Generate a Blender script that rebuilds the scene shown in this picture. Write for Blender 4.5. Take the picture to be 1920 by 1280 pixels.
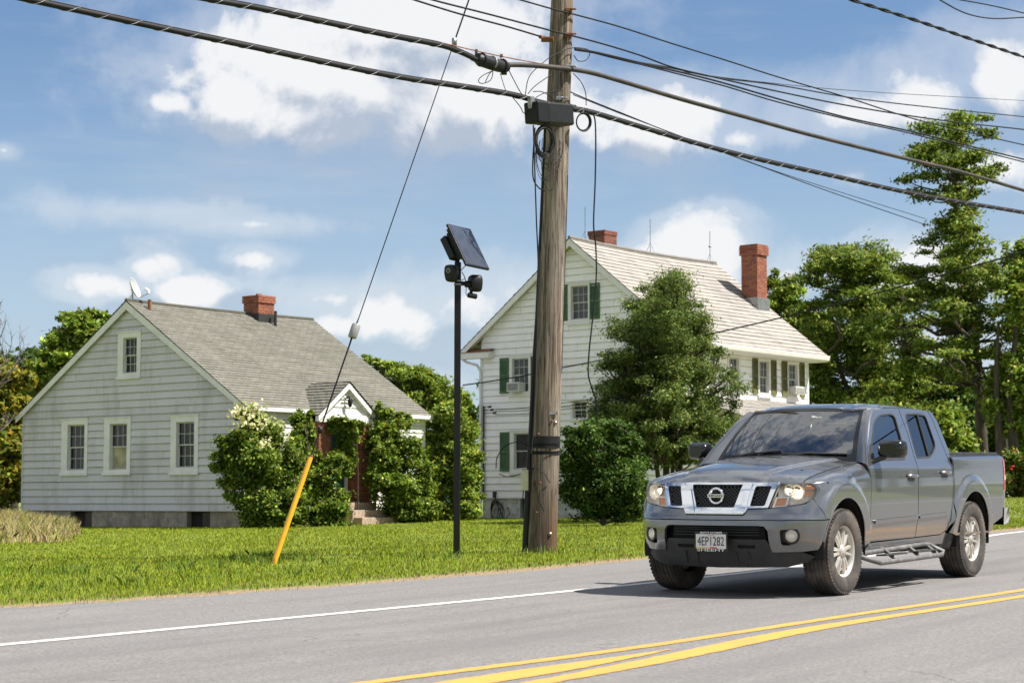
import bpy, bmesh, math, random
import numpy as np
from mathutils import Vector, Matrix
from mathutils.geometry import tessellate_polygon

scene = bpy.context.scene
for o in list(bpy.data.objects):
    bpy.data.objects.remove(o)
COL = scene.collection
rad = math.radians

# ------------------------------------------------------------------ camera
FPX, HORIZON, EYE = 3600.0, 940.0, 0.828          # photograph pixels (1920 x 1280), metres
PITCH = math.atan((HORIZON - 640.0) / FPX)
cam_d = bpy.data.cameras.new('camera')
cam = bpy.data.objects.new('camera', cam_d)
COL.objects.link(cam)
cam.location = (0, 0, EYE)
cam.rotation_euler = (rad(90) + PITCH, 0, 0)
cam_d.sensor_width = 36.0
cam_d.lens = 36.0 * FPX / 1920.0
cam_d.clip_start, cam_d.clip_end = 0.1, 6000
cam_d.dof.use_dof = True
cam_d.dof.focus_distance = 21.0
cam_d.dof.aperture_fstop = 4.5
scene.camera = cam

# ------------------------------------------------------------------ light
SUN_EL, SUN_AZ = rad(55), math.atan2(0.986, -0.168)   # azimuth clockwise from +Y
S_DIR = Vector((math.sin(SUN_AZ) * math.cos(SUN_EL), math.cos(SUN_AZ) * math.cos(SUN_EL), math.sin(SUN_EL)))
sun_d = bpy.data.lights.new('sun', 'SUN')
sun_d.energy = 5.0
sun_d.angle = rad(0.5)
sun_d.color = (1.0, 0.945, 0.865)
sun = bpy.data.objects.new('sun', sun_d)
sun.rotation_euler = S_DIR.to_track_quat('Z', 'Y').to_euler()
COL.objects.link(sun)

scene.render.engine = 'CYCLES'
scene.cycles.use_denoising = True
scene.cycles.max_bounces = 8
scene.cycles.transparent_max_bounces = 16
scene.cycles.sample_clamp_indirect = 6.0
scene.view_settings.view_transform = 'Standard'
scene.view_settings.look = 'None'
scene.view_settings.gamma = 1.0
scene.view_settings.exposure = 0.95
scene.view_settings.use_curve_mapping = False


class NT:
    """small helper to write node trees"""
    def __init__(s, tree):
        s.t = tree
        s.t.nodes.clear()

    def n(s, kind, **kw):
        nd = s.t.nodes.new(kind)
        for k, v in kw.items():
            if k.startswith('i_'):
                key = k[2:]
                key = int(key) if key.isdigit() else key.replace('_', ' ')
                s.put(nd.inputs[key], v)
            else:
                setattr(nd, k, v)
        return nd

    def put(s, sock, v):
        if isinstance(v, bpy.types.NodeSocket):
            s.t.links.new(v, sock)
        elif isinstance(v, bpy.types.Node):
            s.t.links.new(v.outputs[0], sock)
        else:
            if hasattr(sock, 'default_value'):
                try:
                    sock.default_value = v
                except Exception:
                    sock.default_value = (*v, 1.0) if len(v) == 3 else v

    def math(s, op, a, b=0.0, c=None, clamp=False):
        nd = s.t.nodes.new('ShaderNodeMath'); nd.operation = op; nd.use_clamp = clamp
        s.put(nd.inputs[0], a); s.put(nd.inputs[1], b)
        if c is not None:
            s.put(nd.inputs[2], c)
        return nd.outputs[0]

    def vm(s, op, a, b=(0, 0, 0)):
        nd = s.t.nodes.new('ShaderNodeVectorMath'); nd.operation = op
        s.put(nd.inputs[0], a)
        if op == 'SCALE':
            s.put(nd.inputs[3], b)
        else:
            s.put(nd.inputs[1], b)
        return nd.outputs['Value'] if op in ('LENGTH', 'DOT_PRODUCT', 'DISTANCE') else nd.outputs[0]

    def mix(s, f, a, b, mode='MIX'):
        nd = s.t.nodes.new('ShaderNodeMix'); nd.data_type = 'RGBA'; nd.blend_type = mode
        s.put(nd.inputs[0], f); s.put(nd.inputs[6], a); s.put(nd.inputs[7], b)
        return nd.outputs[2]

    def noise(s, vec, scale, detail=3.0, rough=0.55, dist=0.0):
        nd = s.t.nodes.new('ShaderNodeTexNoise')
        if vec is not None:
            s.put(nd.inputs['Vector'], vec)
        nd.inputs['Scale'].default_value = scale
        nd.inputs['Detail'].default_value = detail
        nd.inputs['Roughness'].default_value = rough
        nd.inputs['Distortion'].default_value = dist
        return nd.outputs[0]

    def ramp(s, v, lo, hi, a=0.0, b=1.0, smooth=True):
        nd = s.t.nodes.new('ShaderNodeMapRange')
        nd.interpolation_type = 'SMOOTHSTEP' if smooth else 'LINEAR'
        s.put(nd.inputs[0], v)
        for k, q in zip((1, 2, 3, 4), (lo, hi, a, b)):
            nd.inputs[k].default_value = q
        return nd.outputs[0]

    def scaled(s, vec, sc):
        nd = s.t.nodes.new('ShaderNodeMapping')
        s.put(nd.inputs[0], vec)
        nd.inputs['Scale'].default_value = sc
        return nd.outputs[0]


# ------------------------------------------------------------------ sky
world = bpy.data.worlds.new('World')
scene.world = world
world.use_nodes = True
W = NT(world.node_tree)
SKY_STRENGTH = 0.062
tc = W.n('ShaderNodeTexCoord').outputs['Generated']
skyt = W.n('ShaderNodeTexSky', sky_type='NISHITA', sun_disc=False)
skyt.sun_elevation = SUN_EL
skyt.sun_rotation = SUN_AZ
skyt.altitude = 100
skyt.air_density = 1.0
skyt.dust_density = 0.6
skyt.ozone_density = 1.6


def pix_dir(x, y):
    a, b = (x - 960) / FPX, (y - 640) / FPX
    cp, sp = math.cos(PITCH), math.sin(PITCH)
    return Vector((a, cp + sp * b, sp - cp * b))


BLOBS = [  # cumulus masses: direction (as a photograph pixel), half width, half height (pixels), weight
    (640, 140, 300, 125, 1.0), (780, 50, 290, 120, 1.0), (880, 190, 230, 120, 1.0), (460, 190, 120, 80, .9), (560, 215, 200, 75, .9),
    (320, 195, 70, 32, .75), (1250, 225, 160, 72, .95), (1390, 260, 90, 40, .7), (1620, 215, 200, 70, .95), (1740, 190, 160, 75, .95), (1890, 150, 130, 100, 1.0),
    (1310, 470, 90, 72, 1.05), (1225, 485, 70, 34, .9), (282, 498, 66, 44, .86), (205, 532, 90, 38, .68), (345, 545, 100, 44, .70), (482, 487, 70, 32, .66),
    (730, 600, 130, 60, .85), (640, 610, 90, 40, .7), (890, 560, 120, 70, .92), (960, 610, 120, 60, .8), (1480, 520, 60, 40, .75), (1560, 500, 120, 45, .8),
    (1880, 310, 110, 50, .8), (1720, 520, 180, 70, .9), (1700, 640, 220, 90, .8), (1010, 690, 260, 50, .6), (8, 282, 30, 18, .5), (250, 395, 330, 40, .38), (480, 420, 200, 34, .36), (620, 560, 240, 60, .42), (1100, 560, 240, 80, .40), (1600, 330, 60, 30, .6)]


def cloud_field(vec):
    """where the cumulus stand, without their billows"""
    field = None
    for (px, py, rx, ry, wgt) in BLOBS:
        c = pix_dir(px, py).normalized()
        d = W.vm('SUBTRACT', vec, tuple(c))
        d = W.vm('MULTIPLY', d, (FPX / rx, FPX / rx, FPX / ry))
        v = W.math('MULTIPLY_ADD', W.vm('LENGTH', d), -0.95, 0.95 - (1 - wgt) * 1.1)
        field = v if field is None else W.math('SMOOTH_MAX', field, v, 0.15)
    # unseen rest of the sky: broken cumulus, cover thickened to whiten the fill light
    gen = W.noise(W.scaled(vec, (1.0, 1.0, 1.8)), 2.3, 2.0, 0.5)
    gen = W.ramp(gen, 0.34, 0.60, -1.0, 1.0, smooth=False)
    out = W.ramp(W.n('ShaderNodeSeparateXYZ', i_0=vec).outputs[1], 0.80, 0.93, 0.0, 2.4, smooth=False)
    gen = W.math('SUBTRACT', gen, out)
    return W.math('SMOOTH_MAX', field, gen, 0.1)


def billow(vec):
    """cauliflower relief: swells broken up into fine crumbs"""
    return W.noise(vec, 15.0, 8.0, 0.60, 0.25)


vec = W.vm('NORMALIZE', tc)
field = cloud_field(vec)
b0 = billow(vec)
b1 = billow(W.vm('ADD', vec, (0.0075, -0.001, 0.0085)))
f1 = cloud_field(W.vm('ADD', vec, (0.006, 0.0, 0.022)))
d0 = W.math('ADD', W.math('MULTIPLY', field, 1.15), W.math('MULTIPLY_ADD', b0, 3.6, -1.72))
alpha = W.ramp(d0, -0.06, 0.62)
soft = W.ramp(d0, -0.95, 0.25, 0.0, 0.34)
alpha = W.math('MAXIMUM', W.math('MULTIPLY', alpha, 0.96), soft)
relief = W.math('SUBTRACT', b0, b1)
body = W.math('SUBTRACT', field, f1)
lit = W.math('ADD', W.math('MULTIPLY', relief, 2.6), W.math('MULTIPLY', body, 1.0))
shade = W.ramp(lit, 0.20, -0.40)
K = 1.0 / SKY_STRENGTH
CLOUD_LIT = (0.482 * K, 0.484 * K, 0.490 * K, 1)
CLOUD_DARK = (0.245 * K, 0.283 * K, 0.345 * K, 1)
ccol = W.mix(shade, CLOUD_LIT, CLOUD_DARK)
elev = W.n('ShaderNodeSeparateXYZ', i_0=vec).outputs[2]
veil = W.ramp(elev, 0.0, 0.25, 0.82, 0.0)
skyc = W.mix(1.0, skyt.outputs[0], (0.80, 0.90, 1.01, 1), 'MULTIPLY')
skyc = W.mix(veil, skyc, (0.285 * K, 0.345 * K, 0.408 * K, 1))
wisp = W.noise(W.scaled(vec, (1.4, 1.4, 9.0)), 3.0, 6.0, 0.62)
wisp = W.ramp(wisp, 0.46, 0.80, 0.0, 0.40)
skyc = W.mix(wisp, skyc, (0.32 * K, 0.352 * K, 0.388 * K, 1))
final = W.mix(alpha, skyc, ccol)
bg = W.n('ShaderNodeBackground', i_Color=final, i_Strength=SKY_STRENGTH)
W.n('ShaderNodeOutputWorld', i_Surface=bg)
world.cycles.sampling_method = 'MANUAL'
world.cycles.sample_map_resolution = 512


# ------------------------------------------------------------------ objects
def tag(o, label=None, cat=None, group=None, kind=None):
    if label: o['label'] = label
    if cat: o['category'] = cat
    if group: o['group'] = group
    if kind: o['kind'] = kind
    return o


def link(o, parent=None):
    COL.objects.link(o)
    if parent is not None:
        o.parent = parent
    return o


def empty(name, loc=(0, 0, 0), rot=(0, 0, 0), label=None, cat=None, group=None):
    o = bpy.data.objects.new(name, None)
    o.empty_display_size = 0.2
    o.location = loc
    o.rotation_euler = rot
    link(o)
    return tag(o, label, cat, group)


class MB:
    """collects shapes, builds ONE mesh object"""
    def __init__(s):
        s.v, s.f, s.sm = [], [], []

    def add(s, verts, faces, smooth=False):
        b = len(s.v)
        s.v.extend([tuple(q) for q in verts])
        s.f.extend([tuple(b + i for i in q) for q in faces])
        s.sm.extend([smooth] * len(faces))
        return s

    def box(s, lo, hi, M=None):
        x0, y0, z0 = lo; x1, y1, z1 = hi
        vs = [(x0, y0, z0), (x1, y0, z0), (x1, y1, z0), (x0, y1, z0), (x0, y0, z1), (x1, y0, z1), (x1, y1, z1), (x0, y1, z1)]
        if M is not None:
            vs = [M @ Vector(q) for q in vs]
        return s.add(vs, [(0, 3, 2, 1), (4, 5, 6, 7), (0, 1, 5, 4), (1, 2, 6, 5), (2, 3, 7, 6), (3, 0, 4, 7)])

    def tube(s, pts, r, seg=8, cap=True, smooth=True):
        pts = [Vector(p) for p in pts]
        rs = r if hasattr(r, '__len__') else [r] * len(pts)
        ref = None
        rings = []
        for i, p in enumerate(pts):
            a = pts[max(0, i - 1)]; b = pts[min(len(pts) - 1, i + 1)]
            t = (b - a).normalized()
            if ref is None:
                ref = t.orthogonal().normalized()
            ref = (ref - t * ref.dot(t))
            if ref.length < 1e-6:
                ref = t.orthogonal()
            ref.normalize()
            w = t.cross(ref)
            rings.append([p + (ref * math.cos(k * 2 * math.pi / seg) + w * math.sin(k * 2 * math.pi / seg)) * rs[i] for k in range(seg)])
        vs = [q for rg in rings for q in rg]
        fs = []
        for i in range(len(pts) - 1):
            for k in range(seg):
                k2 = (k + 1) % seg
                fs.append((i * seg + k, i * seg + k2, (i + 1) * seg + k2, (i + 1) * seg + k))
        s.add(vs, fs, smooth)
        if cap:
            s.add(rings[0], [tuple(range(seg - 1, -1, -1))])
            s.add(rings[-1], [tuple(range(seg))])
        return s

    def lathe(s, prof, seg=24, axis='Y', M=None, smooth=True, close=False):
        """prof: list of (r, h) along the axis"""
        vs = []
        for (r, h) in prof:
            for k in range(seg):
                a = 2 * math.pi * k / seg
                c, d = r * math.cos(a), r * math.sin(a)
                q = Vector((c, h, d)) if axis == 'Y' else (Vector((c, d, h)) if axis == 'Z' else Vector((h, c, d)))
                vs.append(M @ q if M is not None else q)
        fs = []
        n = len(prof)
        for i in range(n - 1 if not close else n):
            j = (i + 1) % n
            for k in range(seg):
                k2 = (k + 1) % seg
                fs.append((i * seg + k, i * seg + k2, j * seg + k2, j * seg + k))
        return s.add(vs, fs, smooth)

    def prism(s, poly, M, depth):
        """poly: 2D points (in local xy), extruded to z = depth, placed with M"""
        n = len(poly)
        a = [M @ Vector((x, y, 0)) for x, y in poly]
        b = [M @ Vector((x, y, depth)) for x, y in poly]
        fs = [tuple(range(n - 1, -1, -1)), tuple(range(n, 2 * n))]
        fs += [(i, (i + 1) % n, n + (i + 1) % n, n + i) for i in range(n)]
        return s.add(a + b, fs)

    def build(s, name, mat=None, parent=None, bevel=0.0, loc=None):
        me = bpy.data.meshes.new(name)
        me.from_pydata(s.v, [], s.f)
        if any(s.sm):
            me.polygons.foreach_set('use_smooth', s.sm)
        bm = bmesh.new(); bm.from_mesh(me)
        bmesh.ops.recalc_face_normals(bm, faces=bm.faces)
        if bevel > 0:
            bmesh.ops.remove_doubles(bm, verts=bm.verts, dist=1e-5)
            bmesh.ops.bevel(bm, geom=[e for e in bm.edges if e.is_manifold and e.calc_face_angle(0) > 0.5], offset=bevel, segments=2, affect='EDGES', profile=0.5)
        bm.to_mesh(me); bm.free()
        if mat is not None:
            me.materials.append(mat)
        o = bpy.data.objects.new(name, me)
        if loc is not None:
            o.location = loc
        return link(o, parent)


def np_obj(name, V, F, mat, parent=None, col=None, smooth=False):
    """fast mesh from numpy arrays; F is (n, k) with one k; col per vertex (n, 3)"""
    me = bpy.data.meshes.new(name)
    V = np.asarray(V, np.float32); F = np.asarray(F, np.int32)
    nf, k = F.shape
    me.vertices.add(len(V)); me.vertices.foreach_set('co', V.ravel())
    me.loops.add(nf * k); me.loops.foreach_set('vertex_index', F.ravel())
    me.polygons.add(nf)
    me.polygons.foreach_set('loop_start', np.arange(0, nf * k, k, dtype=np.int32))
    me.polygons.foreach_set('loop_total', np.full(nf, k, np.int32))
    if smooth:
        me.polygons.foreach_set('use_smooth', np.ones(nf, bool))
    if col is not None:
        at = me.color_attributes.new('col', 'FLOAT_COLOR', 'POINT')
        c4 = np.ones((len(V), 4), np.float32); c4[:, :3] = col
        at.data.foreach_set('color', c4.ravel())
    me.update(calc_edges=True)
    me.validate()
    if mat is not None:
        me.materials.append(mat)
    o = bpy.data.objects.new(name, me)
    return link(o, parent)


# ------------------------------------------------------------------ materials
def new_mat(name):
    m = bpy.data.materials.new(name)
    m.use_nodes = True
    return m, NT(m.node_tree)


def plain(name, col, rough=0.6, var=0.12, scale=6.0, metal=0.0, bump=0.0, bscale=40.0, spec=0.5, coat=0.0, stretch=None, dirt=None):
    """base colour broken up by noise, optional fine relief and dirt colour"""
    m, t = new_mat(name)
    c = t.n('ShaderNodeTexCoord').outputs['Object']
    if stretch:
        c = t.scaled(c, stretch)
    n = t.noise(c, scale, 5.0, 0.6)
    lo = tuple(max(0, q * (1 - var)) for q in col); hi = tuple(min(1, q * (1 + var)) for q in col)
    colr = t.mix(t.ramp(n, 0.3, 0.7), lo, hi)
    if dirt:
        dn = t.ramp(t.noise(c, scale * 0.35, 6.0, 0.65), dirt[1], dirt[2], 0.0, dirt[3] if len(dirt) > 3 else 0.7)
        colr = t.mix(dn, colr, dirt[0])
    b = t.n('ShaderNodeBsdfPrincipled', i_Roughness=rough, i_Metallic=metal)
    t.put(b.inputs['Base Color'], colr)
    b.inputs['Specular IOR Level'].default_value = spec
    b.inputs['Coat Weight'].default_value = coat
    b.inputs['Coat Roughness'].default_value = 0.04
    if bump:
        bn = t.n('ShaderNodeBump', i_Strength=bump, i_Distance=0.02)
        t.put(bn.inputs['Height'], t.noise(c, bscale, 4.0, 0.6))
        t.put(b.inputs['Normal'], bn)
    t.n('ShaderNodeOutputMaterial', i_Surface=b)
    return m


def glass_mat(name, tint=(0.35, 0.4, 0.38), ior=1.5, rough=0.0, gain=1.0):
    m, t = new_mat(name)
    fr = t.n('ShaderNodeFresnel', i_IOR=ior)
    tr = t.n('ShaderNodeBsdfTransparent', i_Color=(*tint, 1))
    gl = t.n('ShaderNodeBsdfGlossy', i_Roughness=rough, i_Color=(gain, gain, gain, 1))
    mx = t.n('ShaderNodeMixShader', i_0=fr, i_1=tr, i_2=gl)
    t.n('ShaderNodeOutputMaterial', i_Surface=mx)
    return m


def leaf_mat(name, gloss=0.18, lift=0.0):
    m, t = new_mat(name)
    at = t.n('ShaderNodeAttribute', attribute_name='col').outputs['Color']
    b = t.n('ShaderNodeBsdfPrincipled', i_Roughness=0.5)
    b.inputs['Specular IOR Level'].default_value = gloss
    t.put(b.inputs['Base Color'], at)
    tl = t.n('ShaderNodeBsdfTranslucent')
    if lift:        # short blades lie over each other: shade them mostly like the sward they form
        g = t.n('ShaderNodeNewGeometry').outputs['Normal']
        nn = t.vm('NORMALIZE', t.vm('ADD', t.vm('SCALE', g, 1 - lift), (0, 0, lift)))
        t.put(b.inputs['Normal'], nn)
    t.put(tl.inputs['Color'], t.mix(1.0, at, (1.35, 1.25, 0.55, 1), 'MULTIPLY'))
    mx = t.n('ShaderNodeMixShader', i_0=0.30, i_1=b, i_2=tl)
    t.n('ShaderNodeOutputMaterial', i_Surface=mx)
    return m


M = {}
M['leaf'] = leaf_mat('leaf', 0.10, 0.25)
M['grass'] = leaf_mat('grass_blade', 0.06, 0.62)
M['bark'] = plain('bark', (0.055, 0.043, 0.034), 0.9, 0.4, 9, bump=0.8, bscale=18, stretch=(1, 1, .25))
M['bark_grey'] = plain('bark_grey', (0.16, 0.14, 0.125), 0.9, 0.4, 9, bump=0.6, bscale=18)
M['black_metal'] = plain('black_metal', (0.007, 0.007, 0.008), 0.5, 0.3, 5, spec=.3)
M['black_plastic'] = plain('black_plastic', (0.010, 0.010, 0.011), 0.5, 0.25, 8, spec=.3)
M['rubber_cable'] = plain('rubber_cable', (0.009, 0.009, 0.010), 0.6, 0.3, 4, spec=.25)
M['lash_wire'] = plain('lash_wire', (0.22, 0.22, 0.22), 0.45, 0.3, 6, metal=.4)
M['old_cable'] = plain('old_cable', (0.030, 0.024, 0.020), 0.6, 0.5, 3, dirt=((0.07, 0.04, 0.028), .5, .7))
M['steel'] = plain('steel', (0.32, 0.32, 0.32), 0.4, 0.25, 12, metal=0.8)
M['rust'] = plain('rust', (0.20, 0.08, 0.04), 0.8, 0.4, 20)
M['grey_insulator'] = plain('grey_insulator', (0.27, 0.27, 0.27), 0.35, 0.1)
M['yellow_plastic'] = plain('yellow_plastic', (0.80, 0.40, 0.018), 0.4, 0.08, 3)
M['concrete_step'] = plain('concrete_step', (0.36, 0.27, 0.20), 0.9, 0.22, 9, bump=.4, dirt=((0.16, 0.13, 0.10), .5, .75, .5))
M['trim_white'] = plain('trim_white', (0.68, 0.67, 0.69), 0.55, 0.06, 3, dirt=((0.42, 0.42, 0.38), .5, .8, .5))
M['trim_clean'] = plain('trim_clean', (0.70, 0.69, 0.66), 0.5, 0.04, 3, dirt=((0.55, 0.54, 0.48), .55, .8, .4))
M['sash'] = plain('sash', (0.46, 0.46, 0.43), 0.6, 0.15, 8)
M['pane'] = plain('pane', (0.010, 0.011, 0.012), 0.08, 0.5, 2.2, spec=0.35)
M['pane_screen'] = plain('pane_screen', (0.06, 0.063, 0.067), 0.35, 0.25, 2.0)
M['board'] = plain('window_board', (0.33, 0.31, 0.20), 0.8, 0.25, 4)
M['shutter_green'] = plain('shutter_green', (0.050, 0.115, 0.045), 0.55, 0.18, 7)
M['shutter_olive'] = plain('shutter_olive', (0.115, 0.115, 0.035), 0.65, 0.2, 6, dirt=((0.30, 0.21, 0.07), .62, .75, .8))
M['dark_hole'] = plain('dark_hole', (0.014, 0.012, 0.011), 0.9)
M['door_teal'] = plain('door_teal', (0.012, 0.075, 0.08), 0.45)
M['ac_case'] = plain('ac_case', (0.58, 0.57, 0.53), 0.5, .1)
M['dish_grey'] = plain('dish_grey', (0.42, 0.43, 0.43), 0.4, .08)
M['lead_black'] = plain('lead_black', (0.02, 0.02, 0.022), 0.6)
M['beige_box'] = plain('beige_box', (0.46, 0.43, 0.30), 0.5, .1)
M['found_block'] = plain('foundation_block', (0.30, 0.265, 0.22), 0.95, 0.25, 4, bump=.5, dirt=((0.15, 0.125, 0.10), .45, .7))
M['found_white'] = plain('foundation_whitewash', (0.55, 0.54, 0.51), 0.9, 0.15, 4, bump=.5, dirt=((0.27, 0.23, 0.19), .48, .68))
M['green_hose'] = plain('green_plastic', (0.02, 0.22, 0.10), 0.4)


def siding_mat(name, col, grime, amt, hshift):
    m, t = new_mat(name)
    c = t.n('ShaderNodeTexCoord').outputs['Object']
    streak = t.noise(t.scaled(c, (1.5, 1.5, 0.22)), 1.6, 6.0, 0.66)
    blot = t.noise(c, 0.8, 5.0, 0.6)
    fine = t.noise(t.scaled(c, (1, 1, 4)), 14.0, 4.0, 0.6)
    g = t.ramp(t.math('ADD', t.math('MULTIPLY', streak, 0.65), t.math('MULTIPLY', blot, 0.45)), 0.50, 0.72, 0.0, amt)
    base = t.mix(t.ramp(fine, .25, .75), tuple(q * .93 for q in col), tuple(min(1, q * 1.04) for q in col))
    orn = t.n('ShaderNodeObjectInfo').outputs['Random']
    base = t.mix(t.ramp(orn, 0, 1, 0, .16, smooth=False), base, grime)
    colr = t.mix(g, base, grime)
    rust = t.ramp(t.noise(t.scaled(c, (5, 5, .5)), 2.6, 4, .6), .69, .78, 0, .35)
    colr = t.mix(rust, colr, (0.30, 0.20, 0.10))
    b = t.n('ShaderNodeBsdfPrincipled', i_Roughness=0.62)
    t.put(b.inputs['Base Color'], colr)
    bn = t.n('ShaderNodeBump', i_Strength=.15, i_Distance=.01)
    t.put(bn.inputs['Height'], fine); t.put(b.inputs['Normal'], bn)
    t.n('ShaderNodeOutputMaterial', i_Surface=b)
    return m


def roof_mat(name, c1, c2, stain, bw, bh, mortar):
    m, t = new_mat(name)
    uv = t.n('ShaderNodeUVMap').outputs[0]
    br = t.n('ShaderNodeTexBrick', offset=0.5, i_Scale=1.0)
    t.put(br.inputs['Vector'], uv)
    br.inputs['Color1'].default_value = (*c1, 1)
    br.inputs['Color2'].default_value = (*c2, 1)
    br.inputs['Mortar'].default_value = (*[q * .45 for q in c1], 1)
    br.inputs['Mortar Size'].default_value = mortar
    br.inputs['Bias'].default_value = 0.0
    br.inputs['Brick Width'].default_value = bw
    br.inputs['Row Height'].default_value = bh
    n1 = t.noise(t.scaled(uv, (1.1, .35, 1)), 1.3, 6.0, .62)
    n2 = t.noise(uv, 26.0, 4.0, .7)
    colr = t.mix(t.ramp(n1, .45, .72, 0, .75), br.outputs[0], stain)
    colr = t.mix(t.ramp(n2, .35, .65, .0, .30), colr, tuple(q * .55 for q in c1))
    b = t.n('ShaderNodeBsdfPrincipled', i_Roughness=0.93)
    b.inputs['Specular IOR Level'].default_value = .25
    t.put(b.inputs['Base Color'], colr)
    bn = t.n('ShaderNodeBump', i_Strength=.5, i_Distance=.02)
    t.put(bn.inputs['Height'], n2); t.put(b.inputs['Normal'], bn)
    t.n('ShaderNodeOutputMaterial', i_Surface=b)
    return m


def brick_mat(name, c1, c2, c3):
    m, t = new_mat(name)
    r = t.n('ShaderNodeNewGeometry').outputs['Random Per Island']
    c = t.n('ShaderNodeTexCoord').outputs['Object']
    n = t.noise(c, 30, 4, .6)
    colr = t.mix(t.ramp(r, .0, .7), c1, c2)
    colr = t.mix(t.ramp(r, .75, 1.0), colr, c3)
    colr = t.mix(t.ramp(n, .35, .7, 0, .35), colr, tuple(q * .5 for q in c1))
    b = t.n('ShaderNodeBsdfPrincipled', i_Roughness=0.9)
    t.put(b.inputs['Base Color'], colr)
    t.n('ShaderNodeOutputMaterial', i_Surface=b)
    return m


M['siding_grey'] = siding_mat('siding_grey', (0.57, 0.555, 0.63), (0.255, 0.248, 0.245), .46, 0)
M['siding_white'] = siding_mat('siding_white', (0.90, 0.88, 0.90), (0.56, 0.53, 0.47), .24, 0)
M['roof_grey'] = roof_mat('roof_grey', (0.198, 0.190, 0.160), (0.150, 0.145, 0.122), (0.105, 0.107, 0.084), .3, .143, .012)
M['roof_tan'] = roof_mat('roof_tan', (0.365, 0.338, 0.308), (0.30, 0.28, 0.256), (0.205, 0.195, 0.182), .42, .235, .012)
M['mildew_lap_shade'] = plain('mildew_lap_shade', (0.27, 0.27, 0.215), .9, .25, 3)  # clapboard drip edges: dirt and the lap's shadow line in one colour
M['mildew_lap_shade_light'] = plain('mildew_lap_shade_light', (0.50, 0.48, 0.40), .9, .25, 3)
M['brick'] = brick_mat('brick', (0.23, 0.075, 0.045), (0.32, 0.11, 0.06), (0.14, 0.055, 0.045))
M['brick_dark'] = brick_mat('brick_dark', (0.17, 0.06, 0.042), (0.24, 0.085, 0.055), (0.10, 0.04, 0.035))
M['mortar'] = plain('mortar', (0.30, 0.26, 0.22), .95, .2, 20)

# pole wood
m, t = new_mat('pole_wood')
c = t.n('ShaderNodeTexCoord').outputs['Object']
g1 = t.noise(t.scaled(c, (22, 22, .55)), 1.0, 6, .6, .3)
g2 = t.noise(t.scaled(c, (90, 90, 1.6)), 1.0, 3, .6)
big = t.noise(t.scaled(c, (2.2, 2.2, .35)), 1.6, 4, .6)
sep = t.n('ShaderNodeSeparateXYZ', i_0=c)
colr = t.mix(t.ramp(g1, .34, .66), (0.095, 0.070, 0.050), (0.30, 0.235, 0.178))
colr = t.mix(t.ramp(big, .42, .62, 0, .55), colr, (0.26, 0.235, 0.205))
colr = t.mix(t.ramp(g2, .50, .60, 0, .85), colr, (0.045, 0.032, 0.024))
low = t.math('MULTIPLY', t.ramp(sep.outputs[2], 0.1, 1.7, 1, 0), t.ramp(t.math('ADD', big, t.math('MULTIPLY', g1, .5)), .62, .86))
colr = t.mix(low, colr, (0.055, 0.032, 0.018))
rst = t.math('MULTIPLY', t.ramp(sep.outputs[2], 0.2, 1.3, 1, 0), t.ramp(sep.outputs[0], .04, .19))
colr = t.mix(t.math('MULTIPLY', rst, .38), colr, (0.20, 0.095, 0.04))
b = t.n('ShaderNodeBsdfPrincipled', i_Roughness=.88); t.put(b.inputs['Base Color'], colr)
bn = t.n('ShaderNodeBump', i_Strength=.9, i_Distance=.012)
t.put(bn.inputs['Height'], t.math('SUBTRACT', g1, t.math('MULTIPLY', t.ramp(g2, .5, .64), .6))); t.put(b.inputs['Normal'], bn)
t.n('ShaderNodeOutputMaterial', i_Surface=b)
M['pole_wood'] = m

# asphalt (object coordinates: x along the road, y across)
m, t = new_mat('asphalt')
c = t.n('ShaderNodeTexCoord').outputs['Object']
sp = t.noise(c, 34, 4, .8)
sp2 = t.noise(c, 110, 2, .8)
st = t.noise(t.scaled(c, (.12, 1.5, 1)), 2.0, 5, .6)
pat = t.noise(c, .45, 5, .6)
fl = t.n('ShaderNodeTexVoronoi', i_Scale=55.0); t.put(fl.inputs['Vector'], c)
colr = t.mix(t.ramp(sp, .30, .70), (0.092, 0.089, 0.087), (0.220, 0.212, 0.206))
colr = t.mix(t.ramp(sp2, .42, .75, 0, .5), colr, (0.32, 0.31, 0.30))
colr = t.mix(t.ramp(st, .42, .68, 0, .42), colr, (0.125, 0.120, 0.120))
colr = t.mix(t.ramp(pat, .5, .72, 0, .30), colr, (0.24, 0.225, 0.21))
fv = t.math('LESS_THAN', fl.outputs['Distance'], .16)
colr = t.mix(t.math('MULTIPLY', fv, .30), colr, (0.045, 0.045, 0.047))
cr = t.n('ShaderNodeTexVoronoi', feature='DISTANCE_TO_EDGE', i_Scale=.55)
t.put(cr.inputs['Vector'], t.vm('ADD', c, t.vm('SCALE', t.n('ShaderNodeTexNoise', i_Vector=c, i_Scale=3.0).outputs['Color'], .35)))
crk = t.math('MULTIPLY', t.math('LESS_THAN', cr.outputs[0], .004), t.ramp(pat, .52, .60))
colr = t.mix(t.math('MULTIPLY', crk, .45), colr, (0.02, 0.02, 0.02))
ny = t.n('ShaderNodeSeparateXYZ', i_0=c).outputs[1]
oil = t.math('MULTIPLY', t.ramp(t.math('ABSOLUTE', t.math('ADD', ny, .15)), .75, .05, 0, 1), t.ramp(t.noise(t.scaled(c, (.35, 1.6, 1)), 1.6, 5, .65), .38, .66, 0, .42))
colr = t.mix(oil, colr, (0.115, 0.100, 0.092))
trk = t.ramp(t.math('ABSOLUTE', t.math('SUBTRACT', t.math('ABSOLUTE', ny), .80)), .42, .08, 0, .30)
colr = t.mix(t.math('MULTIPLY', trk, t.ramp(st, .3, .6)), colr, (0.125, 0.119, 0.115))
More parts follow.
